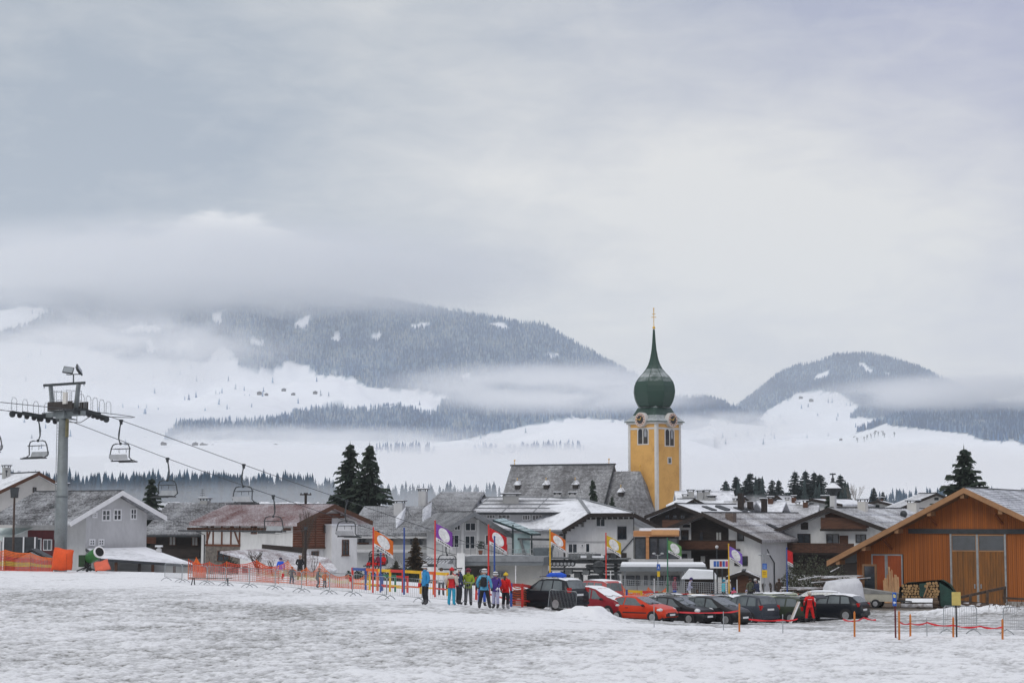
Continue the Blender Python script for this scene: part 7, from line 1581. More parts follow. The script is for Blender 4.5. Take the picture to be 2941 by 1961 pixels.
car('people_carrier', 'dark red people carrier with snow covered windscreen and bonnet', 1730, 111, -46, 4.2, 1.75, 1.66, [(0, .6), (.02, 1.0), (.12, 1.15), (.35, 1.55), (.9, 1.65), (1.6, 1.66), (2.1, 1.56), (3.2, 1.10), (3.8, .95), (4.05, .82), (4.2, .55)], [(0, .9), (.1, 1.02), (1.2, 1.0), (3.1, .95), (3.8, .88), (4.2, .55)], dred,
    [(.4, .5, 1.1, 1.1), (1.2, 1.2, 1.9, 1.86), (2.0, 1.96, 2.9, 2.2)], (.75, 3.35), .32, (3.2, 2.12), (.14, .36), snow=1.0)
car('van', 'faded red van with misted windows behind the snow topped people carrier', 1722, 118.5, 112, 4.3, 1.7, 1.98, [(0, .6), (.02, 1.2), (.06, 1.85), (.3, 1.96), (2.2, 1.98), (3.2, 1.92), (3.7, 1.28), (4.2, 1.0), (4.3, .6)], [(0, 1.1), (4.2, 1.08), (4.3, .6)], palered,
    [(.35, .38, 1.4, 1.4), (1.55, 1.55, 2.5, 2.5), (2.62, 2.62, 3.4, 3.2)], (.8, 3.4), .31, (3.68, 3.24), (.03, .06), snow=.4)
# cars seen behind the front row
car('estate_car', 'white snow topped estate car hidden behind the orange red car', 1890, 119, 150, 4.4, 1.75, 1.46, [(0, .55), (.02, .9), (.12, 1.02), (.5, 1.40), (1, 1.46), (2, 1.46), (2.5, 1.38), (3.2, 1.0), (4.2, .85), (4.4, .55)], [(0, .85), (.1, .96), (3.2, .93), (4.4, .55)], whitep, [(.5, .6, 1.2, 1.2), (1.3, 1.3, 2.0, 2.0), (2.1, 2.1, 3.0, 2.5)], (.85, 3.45), .31, (3.22, 2.5), (.14, .48), snow=.5, rack=True)
car('estate_car', 'white snow topped car hidden behind the black hatchback', 1975, 119.5, 150, 4.3, 1.75, 1.44, [(0, .55), (.02, .9), (.12, 1.0), (.5, 1.38), (1, 1.44), (2, 1.44), (2.5, 1.36), (3.2, 1.0), (4.1, .85), (4.3, .55)], [(0, .85), (.1, .96), (3.2, .93), (4.3, .55)], whitep, [(.5, .6, 1.2, 1.2), (1.3, 1.3, 2.0, 2.0), (2.1, 2.1, 3.0, 2.5)], (.85, 3.4), .31, (3.22, 2.5), (.14, .48), snow=.5)
car('hatchback_car', 'dark car with bright red tail lights between the compact and the grey people carrier', 2066, 119, 135, 4.2, 1.78, 1.50, [(0, .55), (.02, .95), (.12, 1.05), (.5, 1.40), (1, 1.5), (1.9, 1.5), (2.4, 1.42), (3.2, 1.0), (4.0, .85), (4.2, .55)], [(0, .9), (.1, 1.0), (3.2, .95), (4.2, .55)], blk2, [(.5, .62, 1.2, 1.2), (1.3, 1.3, 2.0, 2.0), (2.1, 2.1, 3.0, 2.5)], (.8, 3.4), .32, (3.22, 2.5), (.14, .5), snow=.35, tail=(.12, .82, 1.05), rack=True)
car('people_carrier', 'dark grey people carrier seen from behind with roof bars', 2140, 115, 128, 4.2, 1.80, 1.64, [(0, .6), (.02, 1.0), (.10, 1.1), (.32, 1.54), (.8, 1.63), (1.8, 1.64), (2.3, 1.55), (3.2, 1.05), (4.0, .9), (4.2, .55)], [(0, .92), (.1, 1.03), (3.2, .97), (4.2, .55)], dgrey, [(.42, .52, 1.1, 1.1), (1.2, 1.2, 2.0, 1.96), (2.1, 2.06, 2.95, 2.4)], (.78, 3.4), .33, (3.22, 2.36), (.12, .34), rack=True, tail=(.10, .84, 1.10))
ow = car('estate_car', 'olive green off-road estate with its tailgate swung open', 2236, 116.5, 140, 4.3, 1.75, 1.56, [(0, .6), (.02, .95), (.10, 1.05), (.30, 1.46), (.8, 1.55), (2.0, 1.56), (2.5, 1.47), (3.2, 1.02), (4.1, .92), (4.3, .55)], [(0, .9), (.1, 1.0), (3.2, .95), (4.1, .88), (4.3, .55)], oliv, [(.42, .5, 1.15, 1.15), (1.25, 1.25, 2.0, 1.98), (2.1, 2.08, 2.95, 2.5)], (.8, 3.38), .33, (3.22, 2.5), None, rack=True, dark_lower=True, plates=(0, 0), head=(4.1, .8, .2, .12))
b = MB(); b.smooth = False; b.slab([(-1.9, -.68, 1.50), (-1.9, .68, 1.50), (-2.75, .62, 1.66), (-2.75, -.62, 1.66)], .07); b.slab([(-2.75, -.62, 1.66), (-2.75, .62, 1.66), (-2.98, .62, 1.50), (-2.98, -.62, 1.50)], .06); g = b.build('tailgate', blk2, ow)
b = MB(); b.box(-2.16, -2.1, -.66, .66, .62, 1.42); b.build('boot_opening', mat('boot_dark', (.012, .012, .012), .9), ow)
car('estate_car', 'black estate car with chrome window line and alloy wheels, tail to the right', 2386, 117.5, 146, 4.45, 1.80, 1.54, [(0, .6), (.02, .98), (.12, 1.08), (.55, 1.44), (1.0, 1.53), (1.9, 1.54), (2.5, 1.45), (3.25, 1.05), (4.2, .92), (4.45, .58)], [(0, .92), (.12, 1.02), (1.4, 1.0), (3.2, .96), (4.45, .56)], blk, [(.62, .76, 1.2, 1.25), (1.3, 1.34, 2.05, 2.02), (2.14, 2.1, 3.02, 2.52)], (.86, 3.62), .34, (3.26, 2.52), (.14, .56), snow=.35, tail=(.12, .86, 1.08))
car('trailer', 'long low pale green trailer with a thick white snow cover', 2190, 124, 172, 4.6, 1.9, 1.36, [(0, .6), (.02, 1.05), (.06, 1.25), (.3, 1.34), (3.6, 1.24), (4.3, 1.15), (4.55, 1.0), (4.6, .6)], [(0, .95), (4.5, .9), (4.6, .6)], mat('pale_green_paint', (.40, .44, .33), .5, .1, 1), [], (1.2, 3.4), .33, (4.4, 4.2), None, snow=.6)
car('estate_car', 'white snow covered car behind the open tailgate', 2330, 123, 165, 4.4, 1.75, 1.44, [(0, .55), (.02, .9), (.12, 1.02), (.5, 1.40), (1, 1.44), (2, 1.44), (2.5, 1.38), (3.2, 1.0), (4.2, .85), (4.4, .55)], [(0, .85), (.1, .96), (3.2, .93), (4.4, .55)], whitep, [(.5, .6, 1.2, 1.2), (1.3, 1.3, 2.0, 2.0), (2.1, 2.1, 3.0, 2.5)], (.85, 3.45), .31, (3.22, 2.5), (.14, .48), snow=1.0)
# trailer and sheeted heap
t = thing('trailer', 'small cream box trailer with a slanted grey cover beside the barn', 'trailer', tuple(gpos(2520, 130)), R(-22), None)
tp = mat('cream_trailer', (.45, .43, .36), .6, .12, 1.5)
b = MB(); b.box(-1.3, 1.3, -.65, .65, .45, .95); b.build('box', tp, t); b = MB(); b.prism([(-1.35, .953), (1.35, .953), (1.3, 1.02), (.2, 1.15), (-1.3, 1.35)], -.68, .68); b.build('cover', mat('grey_canvas', (.25, .25, .24), .9, .2, 2), t)
b = MB(); b.bar((1.3, 0, .5), (2.3, 0, .45), .08); b.build('drawbar', dark_metal, t)
for sg in (-1, 1): b = MB(); b.lathe([(.18, 0), (.29, .01), (.30, .05), (.30, .16), (.2, .18)], 18, (0, sg*.72-.09, .3), axis='y'); w_ = b.build('wheel', black, t); b = MB(); b.lathe([(.17, -.02), (.05, -.03), (.05, .2), (.17, .19)], 14, (0, sg*.72-.09, .3), axis='y'); b.build('rim', rim_m, w_)
t = thing('sheeted_heap', 'heap under a wrinkled white tarpaulin behind the black estate car', 'covered heap', tuple(gpos(2420, 127)))
b = MB(); b.smooth = True; vs = []; nn = 26; mm = 10; s_ = mpp(127)
hz_ = P(2420, 1666, 127).z-t.location.z
for i in range(nn):
    a = 2*PI*i/nn
    for j in range(mm+1):
        q = j/mm; rr_ = (1-q**5)*(1-.24*q); fold = 1+.10*math.sin(a*11+q*5)*(1-q*.5)+.05*mnoise.noise(Vector((a*2, q*4, 1))); sq = 1/max(abs(math.cos(a)), abs(math.sin(a)))**.75
        vs.append((62*s_*math.cos(a)*rr_*fold*sq, 1.1*math.sin(a)*rr_*fold*sq, hz_*min(1, q*1.45)**.85*(1+.12*math.cos(a-.4)*(q > .5)*(1-q)*2)+.03*mnoise.noise(Vector((a*5, q*6, 3)))))
b.add(vs, [(i*(mm+1)+j, ((i+1) % nn)*(mm+1)+j, ((i+1) % nn)*(mm+1)+j+1, i*(mm+1)+j+1) for i in range(nn) for j in range(mm)]); b.build('tarpaulin', mat('white_tarpaulin', (.62, .63, .66), .55, .1, 2, bump=.3), t)
b = MB(); b.box(-1.0, 1.0, -.7, .7, 0, hz_*.6); b.build('load', dark_wood, t)
# ------------------------------------------------------------------ crowd barriers
def make_barrier(L=2.3, Hh=1.1):
    t = thing('crowd_barrier', 'x', 'barrier', (0, 0, 0), 0, 'steel crowd barriers')
    b = MB(); z0, z1 = .22, Hh
    b.tube([(-L/2, 0, z0), (-L/2, 0, z1-.1), (-L/2+.1, 0, z1), (L/2-.1, 0, z1), (L/2, 0, z1-.1), (L/2, 0, z0), (-L/2, 0, z0)], .022, 6); b.build('frame', steel, t)
    b = MB()
    for i in range(1, 19): x = -L/2+L*i/19; b.tube([(x, 0, z0), (x, 0, z1)], .0085, 4)
    b.build('infill', steel, t)['kind'] = 'stuff'
    for s in (-1, 1):
        x = s*(L/2-.22); b = MB(); b.tube([(x, -.34, .02), (x, -.2, .13), (x, 0, .2), (x, .2, .13), (x, .34, .02)], .022, 6); b.tube([(x, 0, .2), (x, 0, .24)], .022, 6); b.build('foot', steel, t)
    return t
BR = make_barrier(); BR.location = (0, 0, -50)
def barrier(pa, da, pb, db, label, roll=0.0, zoff=0.0, sc=None, mark=False):
    a, c = gpos(pa, da), gpos(pb, db); m_ = (a+c)/2; v = c-a; L = math.hypot(v.x, v.y)
    o = dup(BR, m_+Vector((0, 0, zoff)), math.atan2(v.y, v.x), label, 'steel crowd barriers'); o.rotation_mode = 'XYZ'; o.rotation_euler = (roll, -math.atan2(v.z, L), math.atan2(v.y, v.x)); o.scale = (L/2.3*.985, 1, sc or 1)
    if mark: b = MB(); b.box(L/2-.28, L/2-.1, -.05, -.03, .72, .92); b.build('red_marker', CL['red'], o)
    return o
BPX = [(472, 121), (522, 118.3), (595, 115.2), (648, 112.6), (716, 109.3), (790, 105.6), (866, 102.2), (946, 98.9), (1012, 96.9), (1110, 94.2), (1212, 92.6), (1322, 91.2), (1420, 90.4)]
order = 'first second third fourth fifth sixth seventh eighth ninth tenth eleventh twelfth'.split()
for i in range(len(BPX)-1): barrier(*BPX[i], *BPX[i+1], f'steel crowd barrier, {order[i]} from the left in the row along the nets', mark=i in (4, 7, 9))
barrier(1572, 97, 1652, 96.6, 'tilted steel crowd barrier standing before the black off-road car', roll=-.10, zoff=.05)
barrier(2707, 75, 2803, 76.5, 'steel crowd barrier behind the yellow sign post'); barrier(2878, 77, 2980, 78.5, 'steel crowd barrier at the right edge beyond the timber ramp')
for ch in list(BR.children): bpy.data.objects.remove(ch)
bpy.data.objects.remove(BR)
# ------------------------------------------------------------------ orange nets
def net(label, pts, h, m, cell=.16, th=.018, sag=.12, posts=True, pc='orange', bands=None):
    """real netting: strands between posts; pts = [(px, d)], h = height or list"""
    P3 = [gpos(*p) for p in pts]; hs = h if isinstance(h, (list, tuple)) else [h]*len(pts)
    t = thing('safety_net', label, 'safety net', tuple(P3[0]), 0, 'plastic safety nets'); o = P3[0]
    mats = [m] if not bands else bands; B = [MB() for _ in mats]
    for i in range(len(P3)-1):
        a, c = P3[i]-o, P3[i+1]-o; L = (c-a).length; nx = max(3, int(L/cell)); 
        def top(s): return (hs[i]*(1-s)+hs[i+1]*s)-sag*math.sin(PI*s)
        nz = max(4, int(max(hs[i], hs[i+1])/cell))
        off = lambda s, q: Vector((0, .05*math.sin(s*9+i)+.04*math.sin(q*5+s*3), 0))
        pt_ = lambda s, q: a.lerp(c, s)+Vector((0, 0, .05+(top(s)-.05)*q))+off(s, q)
        for k in range(nz+1):
            q = k/nz; bi = min(len(mats)-1, int(q*len(mats))) if len(mats) > 1 else 0
            for j in range(nx): p0, p1 = pt_(j/nx, q), pt_((j+1)/nx, q); w = Vector((0, 0, th*(1.6 if k in (0, nz) else 1))); B[bi].add([p0-w, p1-w, p1+w, p0+w], [(0, 1, 2, 3)])
        u = (c-a).normalized()*th
        for j in range(nx+1):
            for k in range(nz): q0, q1 = k/nz, (k+1)/nz; p0, p1 = pt_(j/nx, q0), pt_(j/nx, q1); bi = min(len(mats)-1, int(q0*len(mats))) if len(mats) > 1 else 0; B[bi].add([p0-u, p0+u, p1+u, p1-u], [(0, 1, 2, 3)])
    for bi, mm_ in enumerate(mats): B[bi].build('netting', mm_, t, fix=False)['kind'] = 'stuff'
    if posts:
        for i, p in enumerate(P3): b = MB(); q = p-o; b.tube([q, q+Vector((0, 0, hs[i]+.06))], .025, 6); b.build('net_post', CL[pc], t)
    return t
on_ = mat('orange_net', (.75, .14, .02), .7, .15, 3); rn_ = mat('red_net', (.55, .05, .02), .7, .15, 3); yn_ = mat('yellow_net', (.60, .36, .03), .7, .15, 3)
net('red and yellow banded net fence at the left edge', [(-40, 141), (12, 140.5), (84, 139.5), (150, 139)], [1.35, 1.5, 1.3, .95], rn_, .12, .022, .1, bands=[rn_, yn_, rn_, on_])
net('orange red net behind the first crowd barriers', [(540, 124), (600, 124), (650, 124), (735, 123), (800, 122)], [1.3, 1.15, 1.2, 1.35, 1.1], rn_, .13, .017, .2, bands=[mat('pale_net', (.62, .30, .26), .8), rn_])
net('orange net with yellow band before the half-timbered house', [(735, 126), (826, 124), (880, 120), (918, 118), (1000, 119), (1060, 118)], [1.35, 1.4, 1.1, 1.45, .8, 1.2], on_, .14, .017, .4, bands=[on_, yn_, on_])
net('small orange net peak right of the carport', [(553, 132), (562, 131), (590, 131)], [.9, 1.3, .5], on_, .09, .03, .05)
net('orange net strung behind the practice gate', [(1788, 129), (1830, 128.5), (1862, 128), (1912, 127)], [1.2, 1.0, 1.25, 1.3], on_, .12, .026, .35)
net('orange net right of the red jacketed woman', [(1466, 101), (1500, 104), (1540, 107)], [1.1, 1.0, 1.0], on_, .14, .018, .1)
# ------------------------------------------------------------------ padding, snow gun, bench
def mat_pad(label, q, th, m_, name='crash_mat'):
    o = q[0]; t = thing(name, label, 'crash mat', tuple(o), 0, 'orange crash mats')
    n = 10; vs = []; b = MB(); b.smooth = True
    for side in (0, 1):
        for i in range(n+1):
            for j in range(n+1):
                s, w = i/n, j/n; p = q[0].lerp(q[1], s).lerp(q[3].lerp(q[2], s), w)-o; puff = (math.sin(PI*s)*math.sin(PI*w))**.3*th; vs.append(p+Vector((.02*math.sin(w*7), (-puff if side == 0 else puff*.4+.1)+.04*mnoise.noise(p*1.8), .03*math.sin(s*9))))
    m = n+1; k = m*m
    fs = [(i*m+j, (i+1)*m+j, (i+1)*m+j+1, i*m+j+1) for i in range(n) for j in range(n)]; fs += [tuple(k+x for x in f[::-1]) for f in fs]
    for i in range(n): fs += [(i*m, (i+1)*m, k+(i+1)*m, k+i*m), ((i+1)*m+n, i*m+n, k+i*m+n, k+(i+1)*m+n), (i, k+i, k+i+1, i+1), (n*m+i+1, k+n*m+i+1, k+n*m+i, n*m+i)]
    b.add(vs, fs); b.build('cover', m_, t); return t
om = mat('orange_mat_fabric', (.72, .085, .012), .65, .12, 1.2, bump=.2); om2 = mat('faded_mat_fabric', (.66, .13, .07), .7, .12, 1.5)
d_ = 137.5
mp = mat_pad('upright orange crash mat wrapped round the foot of the lift pylon', [P(146, 1637, d_), P(205, 1637, d_-.6), P(211, 1580, d_-.6), P(156, 1571, d_)], .25, om)
b = MB(); b.tube([P(191, 1637, d_-.9)-P(146, 1637, d_), P(192, 1590, d_-.9)-P(146, 1637, d_)], .02, 5); b.build('seam', mat('dark_orange', (.4, .05, .01)), mp)
mat_pad('small leaning orange crash mat with snow beside the snow gun', [P(273, 1640, 136), P(318, 1636, 136), P(308, 1605, 137), P(269, 1615, 137)], .2, om2)
sg = thing('snow_gun', 'green snow gun with a pale ringed nozzle beside the pylon', 'snow gun', tuple(gpos(262, 139))); o = Vector(sg.location)
gun_g = mat('snow_gun_green', (.03, .16, .035), .5, .15, 2); c = P(283, 1586, 138.4)-o; e = P(258, 1602, 139.4)-o; ax = (c-e).normalized()
b = MB(); b.smooth = True; b.tube([e-ax*.25, e, e.lerp(c, .5), c], [.28, .40, .43, .40], 20, caps=True); b.build('barrel', gun_g, sg)
b = MB(); a1 = ax.cross(Vector((0, 0, 1))).normalized(); a2 = ax.cross(a1); b.tube([c+ax*(.02), c+ax*.16], [.42, .44], 22); rg_ = b.build('nozzle_ring', white_paint, sg); b = MB(); b.tube([c+ax*.161, c+ax*.17], [.33, .33], 20); b.build('fan_opening', mat('fan_dark', (.012, .012, .012), .8), rg_)
b = MB(); b.tube([e-ax*.3, (e.x-.1, e.y, .3), (e.x-.2, e.y, 0)], [.1, .09, .09], 8); b.tube([(e.x-.2, e.y, .35), (e.x-.9, e.y-.2, .05)], .05, 6); b.tube([(e.x-.2, e.y, .35), (e.x+.6, e.y-.3, .05)], .05, 6); b.tube([(e.x-.2, e.y, .35), (e.x-.1, e.y+.8, .05)], .05, 6); b.build('stand', dark_metal, sg)
b = MB(); b.box(e.x-.75, e.x-.28, e.y-.3, e.y+.25, .35, 1.2); b.build('control_box', mat('dark_green_box', (.02, .06, .025), .6), sg)
b = MB(); rg = random.Random(2)
for k in range(5): b.tube([(e.x-.5+rg.uniform(-.3, .4), e.y, 1.0), (e.x-.3+rg.uniform(-.3, .5), e.y-.3, .5), (e.x+rg.uniform(-.5, .5), e.y-.4, .1)], .03, 5)
b.build('hose', black, sg)
bn = thing('bench', 'low brown bench standing before the second crowd barrier', 'bench', tuple(gpos(604, 114)), R(-9)); w_ = 1.3
for k in (-.09, .09): b = MB(); b.box(-w_, w_, k-.08, k+.08, .40, .44); b.build('seat_board', brown_wood, bn)
for s in (-1, 1):
    for k in (-.12, .12): b = MB(); b.bar((s*(w_-.25), k, .4), (s*(w_-.18)-.1*s*(k > 0), k*1.4, 0), .05); b.build('leg', dark_metal, bn)
# ------------------------------------------------------------------ painted rails of the practice area
pr = {n: mat('rail_'+n, c, .5, .12, 3) for n, c in dict(red=(.58, .035, .025), blue=(.03, .075, .28), yellow=(.72, .42, .015), orange=(.70, .12, .02), green=(.03, .16, .09)).items()}
def rail_fence(label, pts, cols, h=1.25, low=True, w=.16):
    q = [gpos(*p) for p in pts]; o = q[0]; t = thing('rail_fence', label, 'rail fence', tuple(o), 0, 'painted rail fences'); ks = list(pr)
    for i in range(len(q)):
        p = q[i]-o; b = MB(); b.bar(p+Vector((0, 0, -.1)), p+Vector((0, 0, h+.02)), .13); b.build('post', pr[cols[i % len(cols)]], t)
    for i in range(len(q)-1):
        a, c = q[i]-o, q[i+1]-o; v = (c-a).normalized()*.07
        b = MB(); b.bar(a+Vector((0, -.08, h-.07))+v, c+Vector((0, -.08, h-.07))-v, .05, w); b.build('rail', pr[cols[(i+1) % len(cols)]], t)
        if low: b = MB(); b.bar(a+Vector((0, -.08, h*.28))+v, c+Vector((0, -.08, h*.28))-v, .04, .09); b.build('rail', pr[cols[(i+2) % len(cols)]], t)
rail_fence('painted rail fence in red, blue and yellow behind the crowd barriers', [(1012, 113), (1050, 111.5), (1084, 110.5), (1120, 109.5), (1157, 108.5), (1208, 107.5), (1246, 106.5), (1286, 105.5)], ['red', 'blue', 'orange', 'yellow', 'red', 'yellow', 'orange', 'yellow'])
rail_fence('second painted rail fence farther back by the hedge', [(1062, 118), (1098, 118), (1135, 117), (1170, 117)], ['yellow', 'blue', 'green', 'red'], 1.0)
rail_fence('red rail fence left of the black off-road car', [(1368, 104), (1405, 106), (1468, 100), (1500, 102), (1545, 108)], ['red', 'red', 'blue', 'red'], 1.2)
rail_fence('yellow and red rail fence behind the parked front row', [(1800, 126), (1842, 126), (1888, 126), (1935, 125), (1975, 125), (2020, 125), (2062, 124), (2100, 124)], ['blue', 'yellow', 'red', 'yellow', 'red', 'yellow', 'orange', 'red'], 1.15)
rail_fence('low painted rail fence behind the camper van', [(2105, 130), (2150, 130), (2200, 129), (2250, 129), (2290, 129)], ['red', 'green', 'yellow', 'red', 'orange'], 1.0)
mf = net('grey wire fence panels closing off the lift base', [(1780, 134), (1830, 134), (1880, 134), (1930, 134), (1990, 134), (2040, 134), (2090, 134)], 1.5, steel, .14, .012, 0, pc='grey')
# ------------------------------------------------------------------ flags
def flag(label, px, py_top, d, pole_c, cloth_c, w, h, droop, pole_r=.046, yaw=0, disc=True, strip=True, bare=False, lean=0.0):
    g = gpos(px, d); zt = P(px, py_top, d).z-g.z; t = thing('flag_pole' if bare else 'flag', label, 'pole' if bare else 'flag', tuple(g), R(yaw), 'flag poles of the practice area')
    b = MB(); b.tube([(0, 0, -.2), (lean, 0, zt)], [pole_r*1.15, pole_r*.8], 8); pl = b.build('pole', pr.get(pole_c) or CL[pole_c], t); b = MB(); b.ball((lean, 0, zt), pole_r*1.1, 8, 5); b.build('finial', pr.get(pole_c) or CL[pole_c], pl)
    if bare: return t
    z1 = zt-.12
    def f(s, q, o=0.0):
        x = pole_r+lean*(zt-h*(1-q))/zt+s*w*.93; dz = -droop*(s+.25*s*s); y = .10*math.sin(s*6.5+q*1.3)*s+.05*math.sin(s*11+2)*s
        return (x, y+o, z1-h*(1-q)+dz-.05*s*(1-q))
    n = 16; mm = 10
    def sheet(s0, s1, q0, q1, o, name, c):
        b = MB(); b.smooth = True; vs = [f(s0+(s1-s0)*i/n, q0+(q1-q0)*j/mm, o) for i in range(n+1) for j in range(mm+1)]; b.add(vs, [(i*(mm+1)+j, (i+1)*(mm+1)+j, (i+1)*(mm+1)+j+1, i*(mm+1)+j+1) for i in range(n) for j in range(mm)]); return b.build(name, c, t, fix=False)
    cl = sheet(0, 1, 0, 1, 0, 'cloth', CL[cloth_c])
    if strip:
        sheet(0, 1, 0, .2, -.01, 'white_strip', CL['white'])
        for q in range(7): sheet(.12+.11*q, .19+.11*q+.01*(q % 3), .06, .14, -.02, 'lettering', CL['grey'])
    if disc:
        b = MB(); b.smooth = True; vs = [f(.5, .58, -.012)]; k = 24
        for r_ in (.2, .4, .6, .8, 1):
            for i in range(k): a = 2*PI*i/k; vs.append(f(.5+.34*r_*math.cos(a), .58+.36*r_*math.sin(a), -.02))
        b.add(vs, [(0, 1+i, 1+(i+1) % k) for i in range(k)]+[(1+g*k+(i+1) % k, 1+g*k+i, 1+k+g*k+i, 1+k+g*k+(i+1) % k) for g in range(4) for i in range(k)]); b.build('white_disc', CL['white'], t, fix=False)
    return t
FL = dict(d=106)
flag('orange flag with white disc on a red pole by the chair riders', 1071, 1515, 105, 'red', 'orange', 1.12, .90, .50)
CL['violet'] = mat('cloth_violet', (.22, .06, .36), .8, .12, 5); CL['lightviolet'] = mat('cloth_lightviolet', (.24, .13, .52), .8, .12, 5); CL['flaggreen'] = mat('cloth_flaggreen', (.13, .30, .09), .8, .12, 5)
flag('purple flag with white disc on a tall red pole', 1249, 1496, 103, 'red', 'violet', .95, .92, .40)
flag('red flag with white disc on a red pole beside the blue pole', 1403, 1508, 101, 'red', 'red', .98, .86, .42)
flag('orange flag with white disc on a yellow pole by the black off-road car', 1580, 1520, 116, 'yellow', 'orange', .96, .74, .42)
flag('yellow flag with white disc on a red pole before the white house', 1741, 1531, 122, 'red', 'yellow', .98, .86, .40)
flag('green flag with white disc on a dark green pole', 1918, 1545, 126, 'green', 'flaggreen', .95, .80, .34)
flag('light violet flag with white disc on a yellow pole', 2094, 1562, 126, 'yellow', 'lightviolet', .92, .86, .42)
flag('red and white flag hanging from a blue pole by the bush', 2261, 1573, 130, 'blue', 'red', .42, .95, .15, disc=False)
flag('plain tall blue pole between the orange and purple flags', 1160, 1517, 104, 'blue', '', 0, 0, 0, bare=True, pole_r=.05)
flag('plain blue pole close to the red flag', 1420, 1541, 99, 'blue', '', 0, 0, 0, bare=True, pole_r=.05)
flag('pale blue pole in front of the chair riders', 1093, 1588, 106, 'blue', '', 0, 0, 0, bare=True, pole_r=.045)
for px, y, d, lb in ((1481, 1625, 118, 'thin white slalom pole left of the off-road car'), (1754, 1640, 124, 'thin white pole behind the red van'), (1879, 1662, 124, 'thin white pole before the wire fence'), (2117, 1665, 128, 'short white pole right of the pink child')): flag(lb, px, y, d, 'white', '', 0, 0, 0, bare=True, pole_r=.035)
# ------------------------------------------------------------------ signs, stakes, tape
def post_sign(label, px, d, ptop, pole_m, boards, r=.035):
    g = gpos(px, d); zt = P(px, ptop, d).z-g.z; t = thing('sign_post', label, 'sign', tuple(g)); b = MB(); b.tube([(0, 0, -.2), (0, 0, zt)], r, 8); b.build('pole', pole_m, t)
    for (x0, y0, x1, y1, m_, marks) in boards:
        a, c = P(x0, y0, d)-g, P(x1, y1, d)-g; b = MB(); b.box(a.x, c.x, -.09, -.05, c.z, a.z); o = b.build('sign_board', m_, t); W = c.x-a.x; Hh = a.z-c.z
        for mk in marks:
            col, shp = mk; b = MB()
            for s in shp: b.prism([(a.x+W*u, c.z+Hh*v) for u, v in s], -.097, -.092)
            b.build('marking', col, o)
    return t
sb_ = mat('sign_blue', (.02, .10, .42), .5, .1, 3); sy_ = mat('sign_yellow', (.72, .47, .02), .5, .1, 3); sw_ = CL['white']
def rows(n, y0, y1, x0=.15, x1=.85): return [[(x0, y0+(y1-y0)*i/n), (x1-.1*(i % 2), y0+(y1-y0)*i/n), (x1-.1*(i % 2), y0+(y1-y0)*(i+.5)/n), (x0, y0+(y1-y0)*(i+.5)/n)] for i in range(n)]
arrow = [[(.12, .25), (.42, .38), (.42, .29), (.88, .29), (.88, .21), (.42, .21), (.42, .12)]]
post_sign('tall lamp post with blue and yellow signs before the pavilion', 1890, 140, 1592, steel, [(1886, 1619, 1896, 1636, sb_, [(sw_, [[(.25, .2), (.5, .75), (.75, .2), (.6, .2), (.5, .45), (.4, .2)]])]), (1887, 1640, 1895, 1655, sy_, [])])
post_sign('tall post with blue sign over yellow sign right of the bare bush', 2195, 136, 1592, steel, [(2189, 1617, 2202, 1634, sb_, [(mat('sign_pale', (.25, .4, .7), .5), rows(4, .15, .9))]), (2188, 1636, 2203, 1658, sy_, [(mat('sign_brown', (.4, .2, .02), .5), rows(2, .45, .85))])])
for px, py in ((1890, 1595), (2195, 1598)):
    d = 140 if px == 1890 else 136; t = thing('loudspeaker_lamp', 'twin headed lamp on top of the sign post', 'lamp', tuple(P(px, py, d)), 0, 'twin lamps'); b = MB()
    b.tube([(-.28, 0, .1), (0, 0, 0), (.28, 0, .1)], .03, 5); b.build('arm', steel, t)
    for s in (-1, 1): b = MB(); b.lathe([(.05, -.02), (.12, .03), (.13, .08), (.05, .12)], 10, (s*.3, 0, .1)); b.build('lamp_head', alu, t)
    t['label'] = 'twin headed lamp on the post before the pavilion' if px == 1890 else 'twin headed lamp on the post right of the bush'
dS = 62.5
post_sign('blue sign with white arrow and yellow letters on a dark red pole', 2570, 65.5, 1700, mat('dark_red_pole', (.12, .02, .025), .6), [(2562, 1700, 2573.5, 1739, sb_, [(sw_, arrow), (mat('sign_letter_yellow', (.8, .7, .2), .5), [[(.2, .62), (.8, .62), (.8, .67), (.2, .67)], [(.2, .70), (.5, .70), (.5, .86), (.2, .86)], [(.6, .70), (.8, .70), (.8, .8), (.6, .8)]])])], .03)
post_sign('yellow sign seen from behind on a black pole', 2745, 65.5, 1698, mat('black_pole', (.03, .03, .032), .6), [(2732, 1699, 2758, 1737, mat('sign_back_yellow', (.55, .43, .13), .6, .1, 2), [])], .03)
stake = mat('orange_stake', (.52, .17, .035), .75, .18, 2)
ST = []
stk = [(2452, 1754, 1826, 66.5, 'orange wooden stake in front of the black estate car'), (2580, 1752, 1834, 64.5, 'orange wooden stake beside the blue arrow sign'), (2612, 1762, 1827, 66, 'orange wooden stake right of the blue arrow sign'), (2735, 1770, 1827, 66, 'orange wooden stake left of the yellow sign pole'), (2876, 1776, 1829, 65.5, 'orange wooden stake near the right edge'), (2122, 1731, 1802, 70, 'orange wooden stake in front of the black compact car')]
for px, y0, y1, d, lb in stk:
    g = gpos(px, d); h = P(px, y0, d).z-g.z; t = thing('stake', lb, 'stake', tuple(g), 0, 'orange stakes with red tape'); b = MB(); b.bar((0, 0, -.25), (0.012, 0, h-.06), .06, .055); b.lathe([(.042, h-.06), (.01, h)], 4, (.012, 0, 0), phase=PI/4); b.build('shaft', stake, t); ST.append((px, d, g+Vector((.0, 0, h*.62))))
